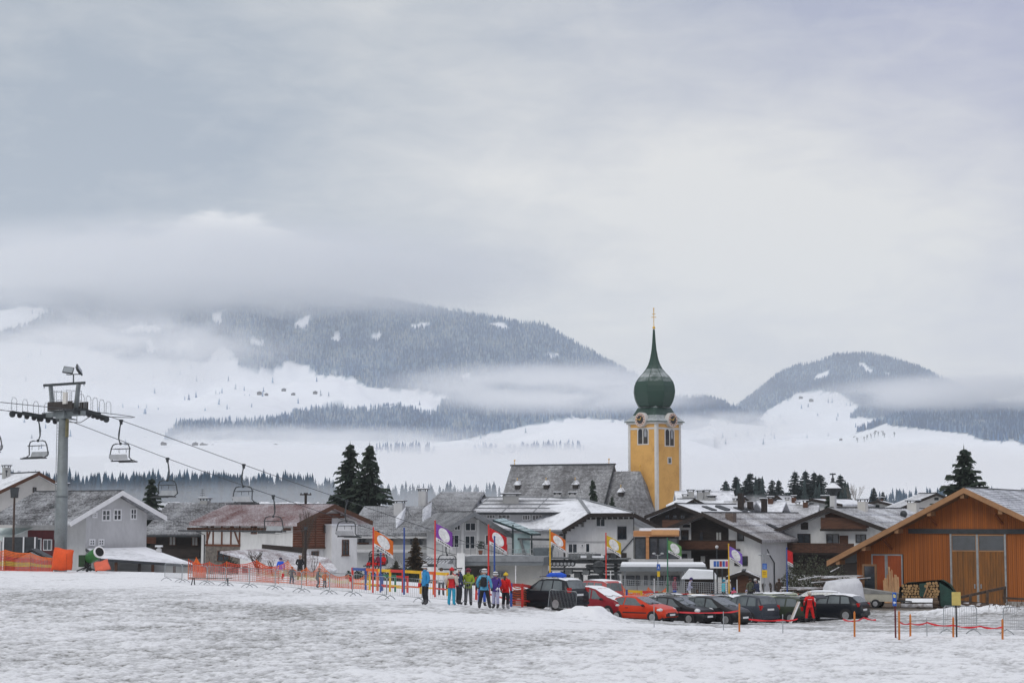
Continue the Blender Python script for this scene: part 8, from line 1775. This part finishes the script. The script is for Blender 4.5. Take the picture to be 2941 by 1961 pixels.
for px, y0, d, lb in ((1878, 1738, 74, 'thin steel stake in front of the orange red car'), (2077, 1755, 71, 'thin steel stake left of the orange stake by the compact car'), (2247, 1763, 69, 'thin steel stake left of the man in red'), (2660, 1774, 67, 'thin dark steel stake between two orange stakes')):
    g = gpos(px, d); h = P(px, y0, d).z-g.z; t = thing('stake', lb, 'stake', tuple(g), 0, 'thin steel stakes'); b = MB(); b.tube([(0, 0, -.2), (0, 0, h)], .018, 6); b.build('shaft', steel, t); ST.append((px, d, g+Vector((0, 0, h*.78))))
tape_m = mat('red_tape', (.65, .02, .03), .5, .1, 3)
def tape(label, pts, sag=.06, w=.05):
    b = MB(); o = pts[0]; vs = []; n = 10
    for i in range(len(pts)-1):
        for j in range(n+(i == len(pts)-2)):
            s = j/n; p = pts[i].lerp(pts[i+1], s)-o; p = Vector((p.x, p.y-.045, p.z-sag*4*s*(1-s))); tw = w*(1+.3*math.sin(i*3+s*8)); vs += [p+Vector((0, 0, tw/2)), p+Vector((0, .02*math.sin(s*12), -tw/2))]
    b.add(vs, [(2*i, 2*i+2, 2*i+3, 2*i+1) for i in range(len(vs)//2-1)]); o2 = b.build('barrier_tape', tape_m, fix=False); o2.location = o; tag(o2, label, 'tape', 'red barrier tape')
S = {s[0]: s[2] for s in ST}
tape('red tape running along the stakes on the right', [S[2580], S[2612], S[2660], S[2735], S[2735].lerp(S[2876], .55), S[2876]])
tape('red tape strung in front of the parked black cars', [P(1950, 1757, 74), P(2077, 1758, 71.2), P(2122, 1752, 70.2)], .02)
tape('slack red tape lying from the grey people carrier to the olive estate', [P(2150, 1777, 70), S[2247]+Vector((0, 0, -.05)), P(2290, 1776, 69)], .04)
tape('slack red tape drooping behind the stake by the black estate', [P(2420, 1777, 68), S[2452], P(2480, 1772, 68.5), P(2515, 1779, 69)], .03)
# ------------------------------------------------------------------ timber and wood by the barn
log_m = mat('log_bark', (.11, .075, .05), .9, .3, 3, stretch=(1, 1, 1)); log_end = mat('log_end', (.42, .26, .12), .85, .25, 6); plank_m = mat('fresh_plank', (.48, .28, .14), .75, .2, 2, stretch=(2, 2, .4)); old_pl = mat('old_timber', (.12, .085, .06), .85, .35, 2, stretch=(.4, 2, 2)); snow_pl = snowy('snowy_timber', (.11, .075, .055), .55, 1.0, soft=.4, fine=6)
rg = random.Random(11)
wp = thing('firewood_stack', 'stacked split firewood half covered by a dark green tarpaulin at the barn', 'firewood', tuple(gpos(2660, 130.5)), R(-20)); o = Vector(wp.location)
s_ = mpp(130.5)
def logs(x0, x1, h, n0, nm='log'):
    k = 0; z = .72
    while z < h:
        x = x0+(.09 if k % 2 else 0)
        while x < x1:
            r = rg.uniform(.075, .115); b = MB(); b.lathe([(r, 0), (r, 1.0)], 8, (x+rg.uniform(-.02, .02), -.75+rg.uniform(-.05, .05), z+rg.uniform(-.02, .02)), axis='y', phase=rg.uniform(0, 3)); b.m = [0]*len(b.m); b.m[-2] = 1; b.m[-1] = 1; b.build(nm, [log_m, log_end], wp); x += r*2+.01
        z += .185; k += 1
logs(-1.45, -.35, 1.5, 6); logs(.1, .95, 1.65, 6)
b = MB(); b.tube([(-.05, -.85, .7), (.28, -.85, 1.6)], .05, 6); b.build('prop', plank_m, wp)
b = MB(); b.smooth = True; vs = []; n = 22; m = 8
tarp = mat('green_tarpaulin', (.016, .060, .045), .5, .3, 1.5, bump=.4)
prof = [(-1.8, .5), (-1.7, 1.35), (-1.2, 1.66), (-.3, 1.72), (.5, 1.82), (1.15, 1.86), (1.6, 1.6), (1.95, 1.1), (2.05, .1)]
for i, (x, z) in enumerate(prof):
    for j in range(m+1): y = -.62+1.3*j/m; vs.append((x, y+(.06*math.sin(i*2.1+j)), z-.45*(abs(j/m-.5)*2)**6*(j > m/2)+.05*mnoise.noise(Vector((x*2, y*2, 0)))))
b.add(vs, [(i*(m+1)+j, (i+1)*(m+1)+j, (i+1)*(m+1)+j+1, i*(m+1)+j+1) for i in range(len(prof)-1) for j in range(m)]); b.build('tarpaulin', tarp, wp)
for q in ([(1.0, -.8, 1.7), (1.95, -.75, 1.1), (2.05, -.75, .05), (1.05, -.82, .1)], [(-.35, -.78, 1.6), (.1, -.78, 1.65), (.08, -.82, .75), (-.32, -.8, .75)]): b = MB(); b.slab(q, .04); b.build('tarpaulin_flap', tarp, wp)
b = MB(); b.box(-1.5, 1.0, -.4, .5, .1, 1.55); b.build('core', mat('core_dark', (.03, .022, .016)), wp)
for (x0, x1, z, y, mm_) in ((-1.9, .9, .50, -1.0, log_m), (-1.2, 1.0, .32, -1.2, log_m), (-1.5, .6, .14, -1.35, snow_pl), (-.8, .9, .12, -1.1, log_m)):
    b = MB(); b.tube([(x0, y, z), (x1, y+.05, z+.03)], [.14, .16], 10); b.build('beam_log', mm_, wp)
b = MB(); b.slab([(-1.2, -1.45, .36), (.6, -1.42, .38), (.6, -1.2, .62), (-1.2, -1.22, .60)], .03); b.build('snow_patch', snow_m, wp)
lp = thing('plank_bundle', 'bundle of fresh sawn planks leaning on the small barn doors', 'planks', tuple(gpos(2560, 134)))
for k in range(9):
    x = -.5+k*.12; h = (1.55, 1.7, 1.95, 2.5, 2.2, 2.3, 1.75, 1.95, 1.8)[k]; b = MB(); b.slab([(x, -.1, 0), (x+.13, -.1, 0), (x+.11+rg.uniform(0, .12), .75, h*.98), (x+rg.uniform(0, .1), .75, h)], .03); b.build('plank', plank_m, lp)
sf = thing('leaning_window', 'old brown timber frame with dark glass leaning at the barn corner', 'window', tuple(P(2478, 1702, 135)), R(-27))
s2 = mpp(135); w_ = 42*s2; h_ = 82*s2
for nm, a in (('stile', (0, .14, 0, h_)), ('stile', (w_-.14, w_, 0, h_)), ('rail', (.14, w_-.14, h_-.14, h_)), ('rail', (.14, w_-.14, 0, .14))): b = MB(); b.box(a[0], a[1], -.06, .04, a[2], a[3]); b.build(nm, mat('frame_wood', (.22, .12, .06), .8, .2, 2), sf)
b = MB(); b.box(.14, w_-.14, -.01, .01, .14, h_-.14); b.build('pane', pane_m, sf)
# stacked boards
for lab, px, py, d, wpx, n, seed, z in (('upper stack of long snow dusted boards left of the barn', 2410, 1652, 134, 130, 16, 3, .9), ('lower stack of snowy boards behind the white tarpaulin', 2360, 1684, 131, 180, 18, 5, .55)):
    rg2 = random.Random(seed); p = P(px, py, d); g = gpos(px, d); t = thing('board_stack', lab, 'timber stack', (p.x, p.y, g.z), R(-6), 'timber stacks'); H_ = p.z-g.z; s3 = mpp(d)
    for k in range(n):
        lv = k//4; L = wpx*s3*rg2.uniform(.75, 1.05); x = rg2.uniform(-.15, .15)*wpx*s3; zz = H_-.07-lv*.17+rg2.uniform(-.03, .03); y = -.7+.42*(k % 4); b = MB(); tl = rg2.uniform(-.06, .14); b.bar((x-L/2, y, zz-tl), (x+L/2, y+rg2.uniform(-.2, .2), zz+tl), .36, .05); b.build('board', snow_pl if lv == 0 else old_pl, t)
    for s in (-.35, .35): b = MB(); b.box(s*wpx*s3-.12, s*wpx*s3+.12, -.8, .9, 0, H_-.07-.17*(n//4-1)-.12); b.build('bearer', old_pl, t)
for k, (x0, y0, x1, y1, d) in enumerate(((2385, 1641, 2410, 1628, 133), (2292, 1664, 2345, 1655, 130), (2330, 1672, 2500, 1658, 133))):
    a, c = P(x0, y0, d), P(x1, y1, d); o2 = MB(); o2.bar(a-a, c-a, .16, .05); q = o2.build('loose_board', snow_pl); q.location = a; tag(q, ('short snowy board sticking up from the timber stack', 'loose snowy board at the left end of the timber', 'long snowy board sloping over the timber stacks')[k], 'board', 'loose boards')
# ramp with rail on the right
rp_ = thing('timber_ramp', 'weathered timber loading ramp with a leaning handrail before the barn door', 'ramp', tuple(P(2850, 1740, 126)), R(-20)); rw = mat('weathered_brown', (.085, .058, .042), .85, .3, 2, stretch=(.5, 2, 2)); o = Vector(rp_.location)
def L_(px, py, d): v = P(px, py, d)-o; a = R(20); return Vector((v.x*math.cos(a)-v.y*math.sin(a), v.x*math.sin(a)+v.y*math.cos(a), v.z))
for k, (a, c, w, h) in enumerate((((2752, 1716, 123), (2888, 1686, 127), .10, .16), ((2765, 1736, 123), (2960, 1770, 118), .18, .22), ((2785, 1752, 123), (2960, 1790, 117), .18, .22), ((2760, 1728, 125), (2900, 1742, 127), .18, .2), ((2880, 1716, 127), (2990, 1722, 126), .12, .14))):
    b = MB(); b.bar(L_(*a), L_(*c), w, h); b.build('rail' if k in (0, 4) else 'bearer', rw, rp_)
for px, y0, y1, d in ((2787, 1705, 1742, 123.5), (2836, 1695, 1738, 125), (2886, 1684, 1730, 127), (2754, 1730, 1758, 123), (2870, 1745, 1785, 120), (2928, 1748, 1800, 118)): b = MB(); b.bar(L_(px, y1, d), L_(px, y0, d), .16, .14); b.build('post', rw, rp_)
for k in range(16): x0 = 2770+k*11; b = MB(); b.bar(L_(x0, 1738+k*1.7, 122.8-.28*k), L_(x0+8, 1728+k*1.1, 126), .34, .06); b.build('deck_board', rw if k % 3 else snow_pl, rp_)
tw = MB()
for k in range(60):
    px = rg.uniform(2830, 2941); d = rg.uniform(117, 121); g = gpos(px, d); pts = [g-o]; q = g-o
    for j in range(3): q = q+Vector((rg.uniform(-.18, .18), rg.uniform(-.1, .1), rg.uniform(.15, .4))); pts.append(q)
    tw.tube([Vector((v.x*math.cos(R(20))-v.y*math.sin(R(20)), v.x*math.sin(R(20))+v.y*math.cos(R(20)), v.z)) for v in pts], [.012, .01, .008, .005], 4)
sc = tw.build('dry_scrub', mat('dry_twig', (.10, .065, .04), .9)); sc.location = o; sc.rotation_euler = (0, 0, R(-20)); tag(sc, 'brown dry scrub growing along the timber ramp', 'scrub', kind='stuff')
# skis carried by the man in red
t = thing('skis', 'pair of pale yellow white skis leaning beside the man in red', 'skis', tuple(gpos(2283, 112)), 0, 'skis'); v = P(2287, 1722, 112)-P(2261, 1784, 112)
for k in (0, .09): b = MB(); b.bar((-.35+k, 0, 0), (-.35+k+v.x, .1, v.z), .09, .025, up=(0, 1, 0)); b.build('ski', CL['cream'] if k == 0 else CL['white'], t)
# street lamp and utility pole on the left
t = thing('street_lamp', 'dark street lamp with a square head at the left edge', 'street lamp', tuple(gpos(35, 150))); zt = P(35, 1428, 150).z-t.location.z; b = MB(); b.tube([(0, 0, -1), (0, 0, zt)], [.11, .08], 8); b.build('pole', mat('rusty_pole', (.07, .045, .035), .7, .3, 3), t); b = MB(); b.prism([(-.22, zt), (.22, zt), (.3, zt+.72), (-.3, zt+.72)], -.22, .22); b.build('lamp_head', dark_metal, t); b = MB(); b.box(-.33, .33, -.25, .25, zt+.723, zt+.78); b.build('lamp_cap', dark_metal, t)
t = thing('utility_pole', 'wooden utility pole with a crossarm behind the red roof', 'utility pole', tuple(Vector((lx(880, 184), 184, -3)))); zt = P(880, 1415, 184).z+3; b = MB(); b.tube([(0, 0, 0), (0, 0, zt)], [.16, .12], 8); b.build('pole', dark_wood, t); b = MB(); b.box(-.55, .55, -.06, .06, zt-.22, zt-.1); ca = b.build('crossarm', dark_wood, t)
for k in (-.45, -.15, .15, .45): b = MB(); b.lathe([(.03, 0), (.05, .06), (.02, .14)], 8, (k, 0, zt-.1)); b.build('insulator', sheave_m, ca)
t = thing('utility_pole', 'dark pole standing before the half-timbered house', 'utility pole', tuple(gpos(876, 152))); zt = P(876, 1520, 152).z-t.location.z; b = MB(); b.tube([(0, 0, -.5), (0, 0, zt)], [.11, .09], 8); b.build('pole', dark_wood, t); b = MB(); b.box(-.14, .14, -.1, .1, zt, zt+.22); b.build('pole_cap', dark_metal, t)
# wire from the village
def wire(label, pts):
    b = MB(); b.tube([p-pts[0] for p in pts], .012, 4); o = b.build('cable', mat('rope_steel', (.07,)*3)); o.location = pts[0]; tag(o, label, 'cable', 'cables')
wire('thin cable hanging across the white half-timbered wall', [P(479, 1490, 160), P(600, 1515, 160), P(720, 1530, 160), P(800, 1533, 160), P(876, 1522, 152)])
# small things behind the left net
t = thing('garden_shed', 'small dark gabled shed roof behind the left net fence', 'shed', tuple(gpos(95, 150))); b = MB(); b.prism([(-1.2, 0), (1.2, 0), (1.2, .9), (0, 1.5), (-1.2, .9)], -.8, .8); b.build('wall', grey_metal, t); b = MB(); b.prism([(-1.5, .85), (0, 1.6), (1.5, .85), (1.5, .95), (0, 1.72), (-1.5, .95)], -.95, .95); b.build('roof', dark_metal, t)
t = thing('porch', 'dark porch with white posts under the long wall of the grey house', 'porch', tuple(P(60, 1600, 152))); b = MB(); b.box(-1.5, 1.2, 0, .5, -1.2, 1.6); b.build('wall', dark_metal, t)
for x in (-1.4, .2, 1.1): b = MB(); b.box(x-.05, x+.05, -.1, -.003, -1.2, 1.6); b.build('post', white_paint, t)
# ------------------------------------------------------------------ trees
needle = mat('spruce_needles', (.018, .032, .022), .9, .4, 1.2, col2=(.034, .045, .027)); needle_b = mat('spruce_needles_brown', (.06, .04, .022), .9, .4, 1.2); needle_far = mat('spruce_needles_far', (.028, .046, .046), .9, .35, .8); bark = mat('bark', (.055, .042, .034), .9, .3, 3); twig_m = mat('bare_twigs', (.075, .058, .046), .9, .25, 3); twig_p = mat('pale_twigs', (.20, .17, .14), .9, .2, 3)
def spruce_mesh(seed, h=10.0, w=.22, dens=1.0, droop=.35, gaps=.12):
    """limbs in whorls carrying many small hanging sprays; returns crown verts/faces"""
    rg = np.random.RandomState(seed); V = []; F = []
    nw = int(46*dens)
    for k in range(nw):
        t = k/nw; z0_ = h*(.05+.93*t); R0 = h*w*(1-t)**.82*(0.8+.4*rg.rand())+.10
        nb = max(5, int(12*(1-t)+5))
        for j in range(nb):
            if rg.rand() < gaps: continue
            z = z0_+rg.uniform(-.24, .24)*(1-.6*t)
            a = 2*PI*j/nb+rg.uniform(-.3, .3)+k; L = R0*rg.uniform(.5, 1.3); ca, sa = math.cos(a), math.sin(a); dz = -droop*L*rg.uniform(.6, 1.2)+.12*L
            ns = max(3, int(L/.20*max(dens, .8)))
            for s in range(ns):
                f = (s+.4)/ns; bx, by = ca*L*f, sa*L*f; bz = z+dz*f**1.5+ (.10*L*f**4)
                for sd in (-1, 1, 0):
                    wd = (.14+.34*(1-f))*min(1.6, .6+L*.5)*rg.uniform(.6, 1.25); e = .27*rg.uniform(.7, 1.3)
                    ox, oy = -sa*wd*sd, ca*wd*sd; hx = -.08-.30*rg.rand()*(1 if sd == 0 else .8)
                    o = len(V); V += [(bx-ca*e*.5, by-sa*e*.5, bz), (bx+ca*e*.6, by+sa*e*.6, bz-.02), (bx+ox+ca*e*.8, by+oy+sa*e*.8, bz+hx), (bx+ox-ca*e*.2, by+oy-sa*e*.2, bz+hx*.8)] if sd else [(bx-sa*.05, by+ca*.05, bz), (bx+sa*.05, by-ca*.05, bz), (bx+sa*.03+ca*e, by-ca*.03+sa*e, bz+hx*1.3), (bx-sa*.03+ca*e, by+ca*.03+sa*e, bz+hx*1.2)]
                    F.append((o, o+1, o+2, o+3))
    o = len(V); V += [(0, 0, h), (.06, 0, h*.93), (-.05, .05, h*.93), (-.05, -.05, h*.93)]; F += [(o, o+1, o+2), (o, o+2, o+3), (o, o+3, o+1)]
    me = bpy.data.meshes.new('crown'); me.from_pydata(V, [], F); me.update(); return me
def trunk_mesh(h, r):
    b = MB(); b.tube([(0, 0, -.5), (0, 0, h*.5), (0, 0, h*.96)], [r, r*.6, r*.08], 8); o = b.build('trunk', bark); me = o.data; bpy.data.objects.remove(o); return me
SM = {}
def spruce(label, px, ytop, d, zb, kind='a', wf=1.0, group='spruces in and behind the village', m=None, name='spruce_tree', far=False):
    specs = dict(a=(1, .30, 1.0, .35, .08), b=(2, .31, 1.0, .5, .16), c=(3, .37, 1.0, .25, .12), f=(4, .30, .7, .35, .05), g=(5, .27, .7, .4, .08))
    if kind not in SM: s = specs[kind]; SM[kind] = (spruce_mesh(s[0], 10, *s[1:]), trunk_mesh(10, .16))
    cm, tm = SM[kind]; m = m or needle; key = (kind, m.name)
    if key not in SM: c2 = cm.copy(); c2.materials.clear(); c2.materials.append(m); SM[key] = c2
    p = Vector((lx(px, d), d, zb)); h = P(px, ytop, d).z-zb; t = thing(name, label, 'tree', tuple(p), (px*1.7) % 6.28, group); s = h/10; t.scale = (s*wf, s*wf, s)
    link('trunk', tm, t); link('crown', SM[key], t); return t
spruce('taller dark spruce standing left in the pair behind the red roof', 1006, 1262, 222, -3, 'b', .95); spruce('slimmer dark spruce standing right in the pair behind the red roof', 1062, 1265, 219, -3, 'b', .9)
spruce('small dark spruce between the grey house and the dark timber house', 438, 1362, 200, -3, 'a', .78)
spruce('big broad dark spruce rising behind the barn roof', 2767, 1272, 205, -3, 'c', 1.0)
spruce('slim dark spruce in front of the church nave roof', 1702, 1368, 255, -3.5, 'b', .55); spruce('small dark spruce in front of the church choir', 1757, 1418, 250, -3.5, 'a', .5)
spruce('brownish conifer before the guest house wall', 1195, 1536, 160, -2.5, 'a', .95, m=needle_b); spruce('dark conifer hedge tree beside the chair riders', 1140, 1606, 177, -2.4, 'c', 1.1); spruce('small slim conifer left of the bell turret', 2376, 1415, 225, -3.5, 'b', .7)
for px, y, d, wf, lb in ((2082, 1375, 420, .8, 'spruce at the left end of the dark clump right of the tower'), (2112, 1362, 425, .8, 'tallest spruce in the left half of the dark clump'), (2140, 1372, 430, .8, 'middle spruce of the dark clump right of the tower'), (2153, 1352, 425, .85, 'highest pointed spruce of the dark clump right of the tower'), (2178, 1366, 428, .9, 'spruce at the right end of the dark clump by the tower'), (2215, 1372, 430, .7, 'left one of the two slim spruces between the clumps'), (2234, 1373, 432, .7, 'right one of the two slim spruces between the clumps'),
                         (2281, 1347, 410, .75, 'leftmost spruce of the tall clump above the chalet'), (2312, 1346, 412, .85, 'second spruce of the tall clump above the chalet'), (2336, 1350, 414, .8, 'third spruce of the tall clump above the chalet'), (2352, 1356, 410, 1.0, 'fourth broad spruce of the tall clump above the chalet'), (2412, 1358, 415, .9, 'spruce just right of the bell turret'), (2390, 1372, 418, .8, 'spruce hidden behind the bell turret'), (2506, 1396, 430, .7, 'small spruce right of the bare tree'), (2532, 1408, 440, .7, 'lowest spruce left of the big pale roof')):
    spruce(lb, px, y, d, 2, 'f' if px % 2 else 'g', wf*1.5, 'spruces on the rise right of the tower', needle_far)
# bare trees
def bare(label, px, ytop, d, zb, seed, spread=.5, lev=5, m=None, name='bare_tree', trunk=.12, n0=4, up=.7, base=None):
    rg = random.Random(seed); h = P(px, ytop, d).z-zb; tr = MB(); cr = MB()
    def grow(p, v, L, r, l):
        q = p+v*L*.5+Vector((rg.uniform(-.06, .06), rg.uniform(-.06, .06), 0))*L; e = q+(v+Vector((rg.uniform(-.2, .2), rg.uniform(-.2, .2), .08))).normalized()*L*.5
        (tr if l >= lev-1 else cr).tube([p, q, e], [r, r*.8, r*.6], 5 if l > 2 else 3, caps=False)
        if l == 0: return
        for i in range(rg.randint(2, 3) if l < lev else n0):
            w = (v*up+Vector((rg.uniform(-1, 1)*spread, rg.uniform(-1, 1)*spread, rg.uniform(.1, .5)))).normalized(); grow(e if i else q.lerp(e, .6), w, L*rg.uniform(.62, .82), r*.58, l-1)
    grow(Vector((0, 0, 0)), Vector((0, 0, 1)), h*.27 if base is None else base, trunk, lev)
    t = thing(name, label, 'tree', (lx(px, d), d, zb), 0, 'bare trees and shrubs'); tr.build('trunk', m or twig_m, t, fix=False); cr.build('crown', m or twig_m, t, fix=False); return t
bare('bare gnarled garden tree before the white annexe', 748, 1556, 150, gpos(748, 150).z-.3, 3, .75, 5, None, 'bare_tree', .14, 5, .5)
bare('small bare tree right of the gnarled garden tree', 788, 1588, 150, gpos(788, 150).z-.3, 8, .5, 4, None, 'bare_tree', .10, 3, .7)
bare('tall thin bare tree beside the dark pole before the half-timbered house', 866, 1428, 153, gpos(866, 153).z-.5, 5, .35, 6, None, 'bare_tree', .09, 4, .9)
bare('thin bare sapling in front of the annexe roof', 905, 1560, 150, gpos(905, 150).z-.3, 12, .4, 5, None, 'bare_tree', .05, 3, .8)
bare('pale bare tree right of the bell turret', 2452, 1366, 405, 2, 21, .45, 6, twig_p, 'bare_tree', .22, 4, .8)
bare('thin bare shrub beside the guest house wall', 1150, 1570, 158, -2.4, 17, .6, 5, None, 'bare_tree', .06, 4, .6)
for k, (px, y) in enumerate(((2150, 1590), (2170, 1575), (2188, 1582), (2208, 1580), (2225, 1592))):
    bare(('leftmost stem clump of the bare upright shrubs by the hotel', 'tallest bare upright shrub by the hotel corner', 'bare upright shrub behind the tall blue sign', 'bare upright shrub right of the tall blue sign', 'rightmost bare shrub left of the striped flag')[k], px, y, 158, -2.6, 30+k, .28, 5, twig_m, 'bare_shrub', .06, 7, 1.0, .4)
def bush(label, px, y0, d, rx, rz, m, seed, n=900, name='bush'):
    rg = np.random.RandomState(seed); g = gpos(px, d); zc = P(px, y0, d).z-g.z; b = MB()
    for k in range(n):
        a = rg.uniform(0, 6.28); r = rx*math.sqrt(rg.rand()); hgt = zc*(1-(r/rx)**2*.55)*rg.uniform(.05, 1.0); c = Vector((r*math.cos(a), r*math.sin(a)*.7, hgt)); s = rg.uniform(.05, .13)
        u = Vector(rg.normal(size=3)).normalized()*s; w = Vector(rg.normal(size=3)).normalized()*s*.6; b.add([c-u, c+w, c+u, c-w], [(0, 1, 2, 3)])
    t = thing(name, label, 'bush', tuple(g), 0, 'bushes'); b.build('foliage', m, t, fix=False); tb = MB()
    for k in range(7): a = 2*PI*k/7; tb.tube([(0, 0, 0), (rx*.4*math.cos(a), rx*.3*math.sin(a), zc*.6)], [.04, .015], 4)
    tb.build('stem', bark, t); return t
leaf_g = mat('shrub_leaf', (.045, .055, .034), .9, .4, 2, col2=(.09, .085, .06))
bush('large grey green shrub with snow before the chalet', 2325, 1585, 152, 2.2, 2, leaf_g, 3, 2600); bush('lower shrub at the left foot of the chalet balcony', 2285, 1622, 148, 1.2, 1.4, leaf_g, 4, 900); bush('second shrub filling the gap left of the barn', 2385, 1600, 150, 1.7, 2, leaf_g, 6, 1800)
bush('dense dark hedge bush beside the guest house', 1130, 1622, 178, 1.5, 1.4, needle, 7, 1500); bush('dark evergreen bush under the brownish conifer', 1170, 1628, 154, 1.5, 1.2, needle, 8, 1300); bush('round dark bush at the stone base of the half-timbered house', 660, 1600, 160, .9, 1.0, needle, 9, 700)
for k, px in enumerate((1001, 1025, 1034, 1051, 1070)): bush(('first', 'second', 'third', 'fourth', 'fifth')[k]+' little clipped thuja from the left at the white stair tower', px, 1636, 162, .28, 1.0, needle, 40+k, 220, 'thuja')
# woods behind the village
def wood_line(label, name, spans, n, hfun, seed, m):
    rg = np.random.RandomState(seed); S = []
    for i in range(n):
        x0, x1, ya, yb, dd = spans[rg.randint(len(spans))]; px = rg.uniform(x0, x1); d = dd*rg.uniform(.9, 1.12); py = ya+(yb-ya)*(px-x0)/(x1-x0)+rg.uniform(-8, 10)
        S.append((P(px, py+8, d), hfun(px)*rg.uniform(.62, 1.15), rg.uniform(0, .55)))
    return conifer_wood(name, label, S, m, 7, 5, seed)
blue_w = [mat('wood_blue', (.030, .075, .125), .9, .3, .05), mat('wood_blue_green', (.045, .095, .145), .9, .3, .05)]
hN = lambda px: 12 if px < 900 else 9
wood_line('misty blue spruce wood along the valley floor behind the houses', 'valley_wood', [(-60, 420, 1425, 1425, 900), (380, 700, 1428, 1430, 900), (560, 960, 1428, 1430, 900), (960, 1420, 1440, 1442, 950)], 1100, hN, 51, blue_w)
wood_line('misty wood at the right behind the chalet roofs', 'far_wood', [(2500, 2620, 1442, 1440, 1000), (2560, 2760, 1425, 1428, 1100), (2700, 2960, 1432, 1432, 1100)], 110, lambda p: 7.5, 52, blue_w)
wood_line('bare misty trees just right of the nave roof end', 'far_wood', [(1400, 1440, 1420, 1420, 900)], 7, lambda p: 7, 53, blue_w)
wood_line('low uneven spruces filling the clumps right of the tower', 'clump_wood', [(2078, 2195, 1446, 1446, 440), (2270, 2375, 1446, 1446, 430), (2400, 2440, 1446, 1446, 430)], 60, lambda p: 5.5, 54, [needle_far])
# trees standing on the white slope
rg = np.random.RandomState(61)
for k, (px, py) in enumerate(((2489, 1262), (2502, 1258), (2512, 1255), (2522, 1252), (2535, 1250), (2540, 1256), (2482, 1268), (2462, 1270), (2568, 1254))):
    bare('lone bare tree on the white slope at the right' if False else ('first', 'second', 'third', 'fourth', 'fifth', 'sixth', 'seventh', 'eighth', 'ninth')[k]+' leafless tree standing on the snow slope below the right wood', px, py-19, 3500, P(px, py, 3500).z, 70+k, .6, 4, mat('distant_twigs', (.06, .07, .08), .9), 'bare_tree', .55, 5, .7)
# farm houses on the slopes
def farm(label, px, py, d, wpx):
    s = mpp(d); p = P(px, py, d); w_ = wpx*s; t = thing('farmhouse', label, 'house', tuple(p), R(random.uniform(-30, 30)), 'distant farmhouses'); h = w_*.30
    b = MB(); b.prism([(-w_/2, -h), (w_/2, -h), (w_/2, h*.8), (0, h*1.5), (-w_/2, h*.8)], -w_*.35, w_*.35); b.build('wall', mat('far_timber', (.10, .085, .08), .9), t); b = MB(); b.prism([(-w_*.62, h*.7), (0, h*1.52), (w_*.62, h*.7), (w_*.62, h*.95), (0, h*1.8), (-w_*.62, h*.95)], -w_*.42, w_*.42); b.build('roof', snow_m, t)
    b = MB()
    for k in (-.25, .2): b.box(w_*k-w_*.06, w_*k+w_*.06, -w_*.36, -w_*.35-.003, 0, h*.4)
    b.build('window', dark_metal, t, )['kind'] = 'stuff'
rg = random.Random(9); random.seed(5)
for k, (px, py, d, w_) in enumerate(((745, 1130, 4500, 14), (765, 1133, 4500, 10), (815, 1120, 4550, 12), (842, 1132, 4450, 10), (905, 1128, 4500, 12), (560, 1276, 3350, 15), (585, 1279, 3350, 18), (612, 1282, 3350, 14), (640, 1284, 3350, 16), (668, 1285, 3350, 14), (790, 1282, 3350, 18), (470, 1274, 3380, 14), (2455, 1256, 4300, 9), (2470, 1260, 4300, 12), (2415, 1262, 4300, 8), (2515, 1240, 4200, 8), (2300, 1142, 5900, 10), (2330, 1150, 5850, 12), (2090, 1212, 4400, 9))):
    farm(f'tiny far farmhouse with snowy roof at '+('the upper meadow left of the others', 'the upper meadow beside the leftmost farm', 'the middle of the upper white meadow', 'the upper meadow below the forest edge', 'the right part of the upper meadow', 'the left end of the valley hamlet', 'the second place in the valley hamlet', 'the third place in the valley hamlet', 'the fourth place in the valley hamlet', 'the right end of the valley hamlet', 'the snow field behind the spruce pair', 'the foot of the misty slope', 'the brow under the right wood', 'the snow brow beside its neighbour', 'the lone knoll left of the brow', 'the white slope above the bare trees', 'the round hill meadow, upper', 'the round hill meadow, lower', 'the spur right of the tower')[k], px, py, d, w_)
# chimney smoke
sm_ = mist_mat('smoke_air', .35, (.95, .95, .96), 2.2, (1.4, 1, 1.2), .35, .65, .15, seed=31)
mist('smoke', 'pale chimney smoke drifting over the roofs right of the tower', 2180, 1440, 300, 105, 26, 3.0, sm_)
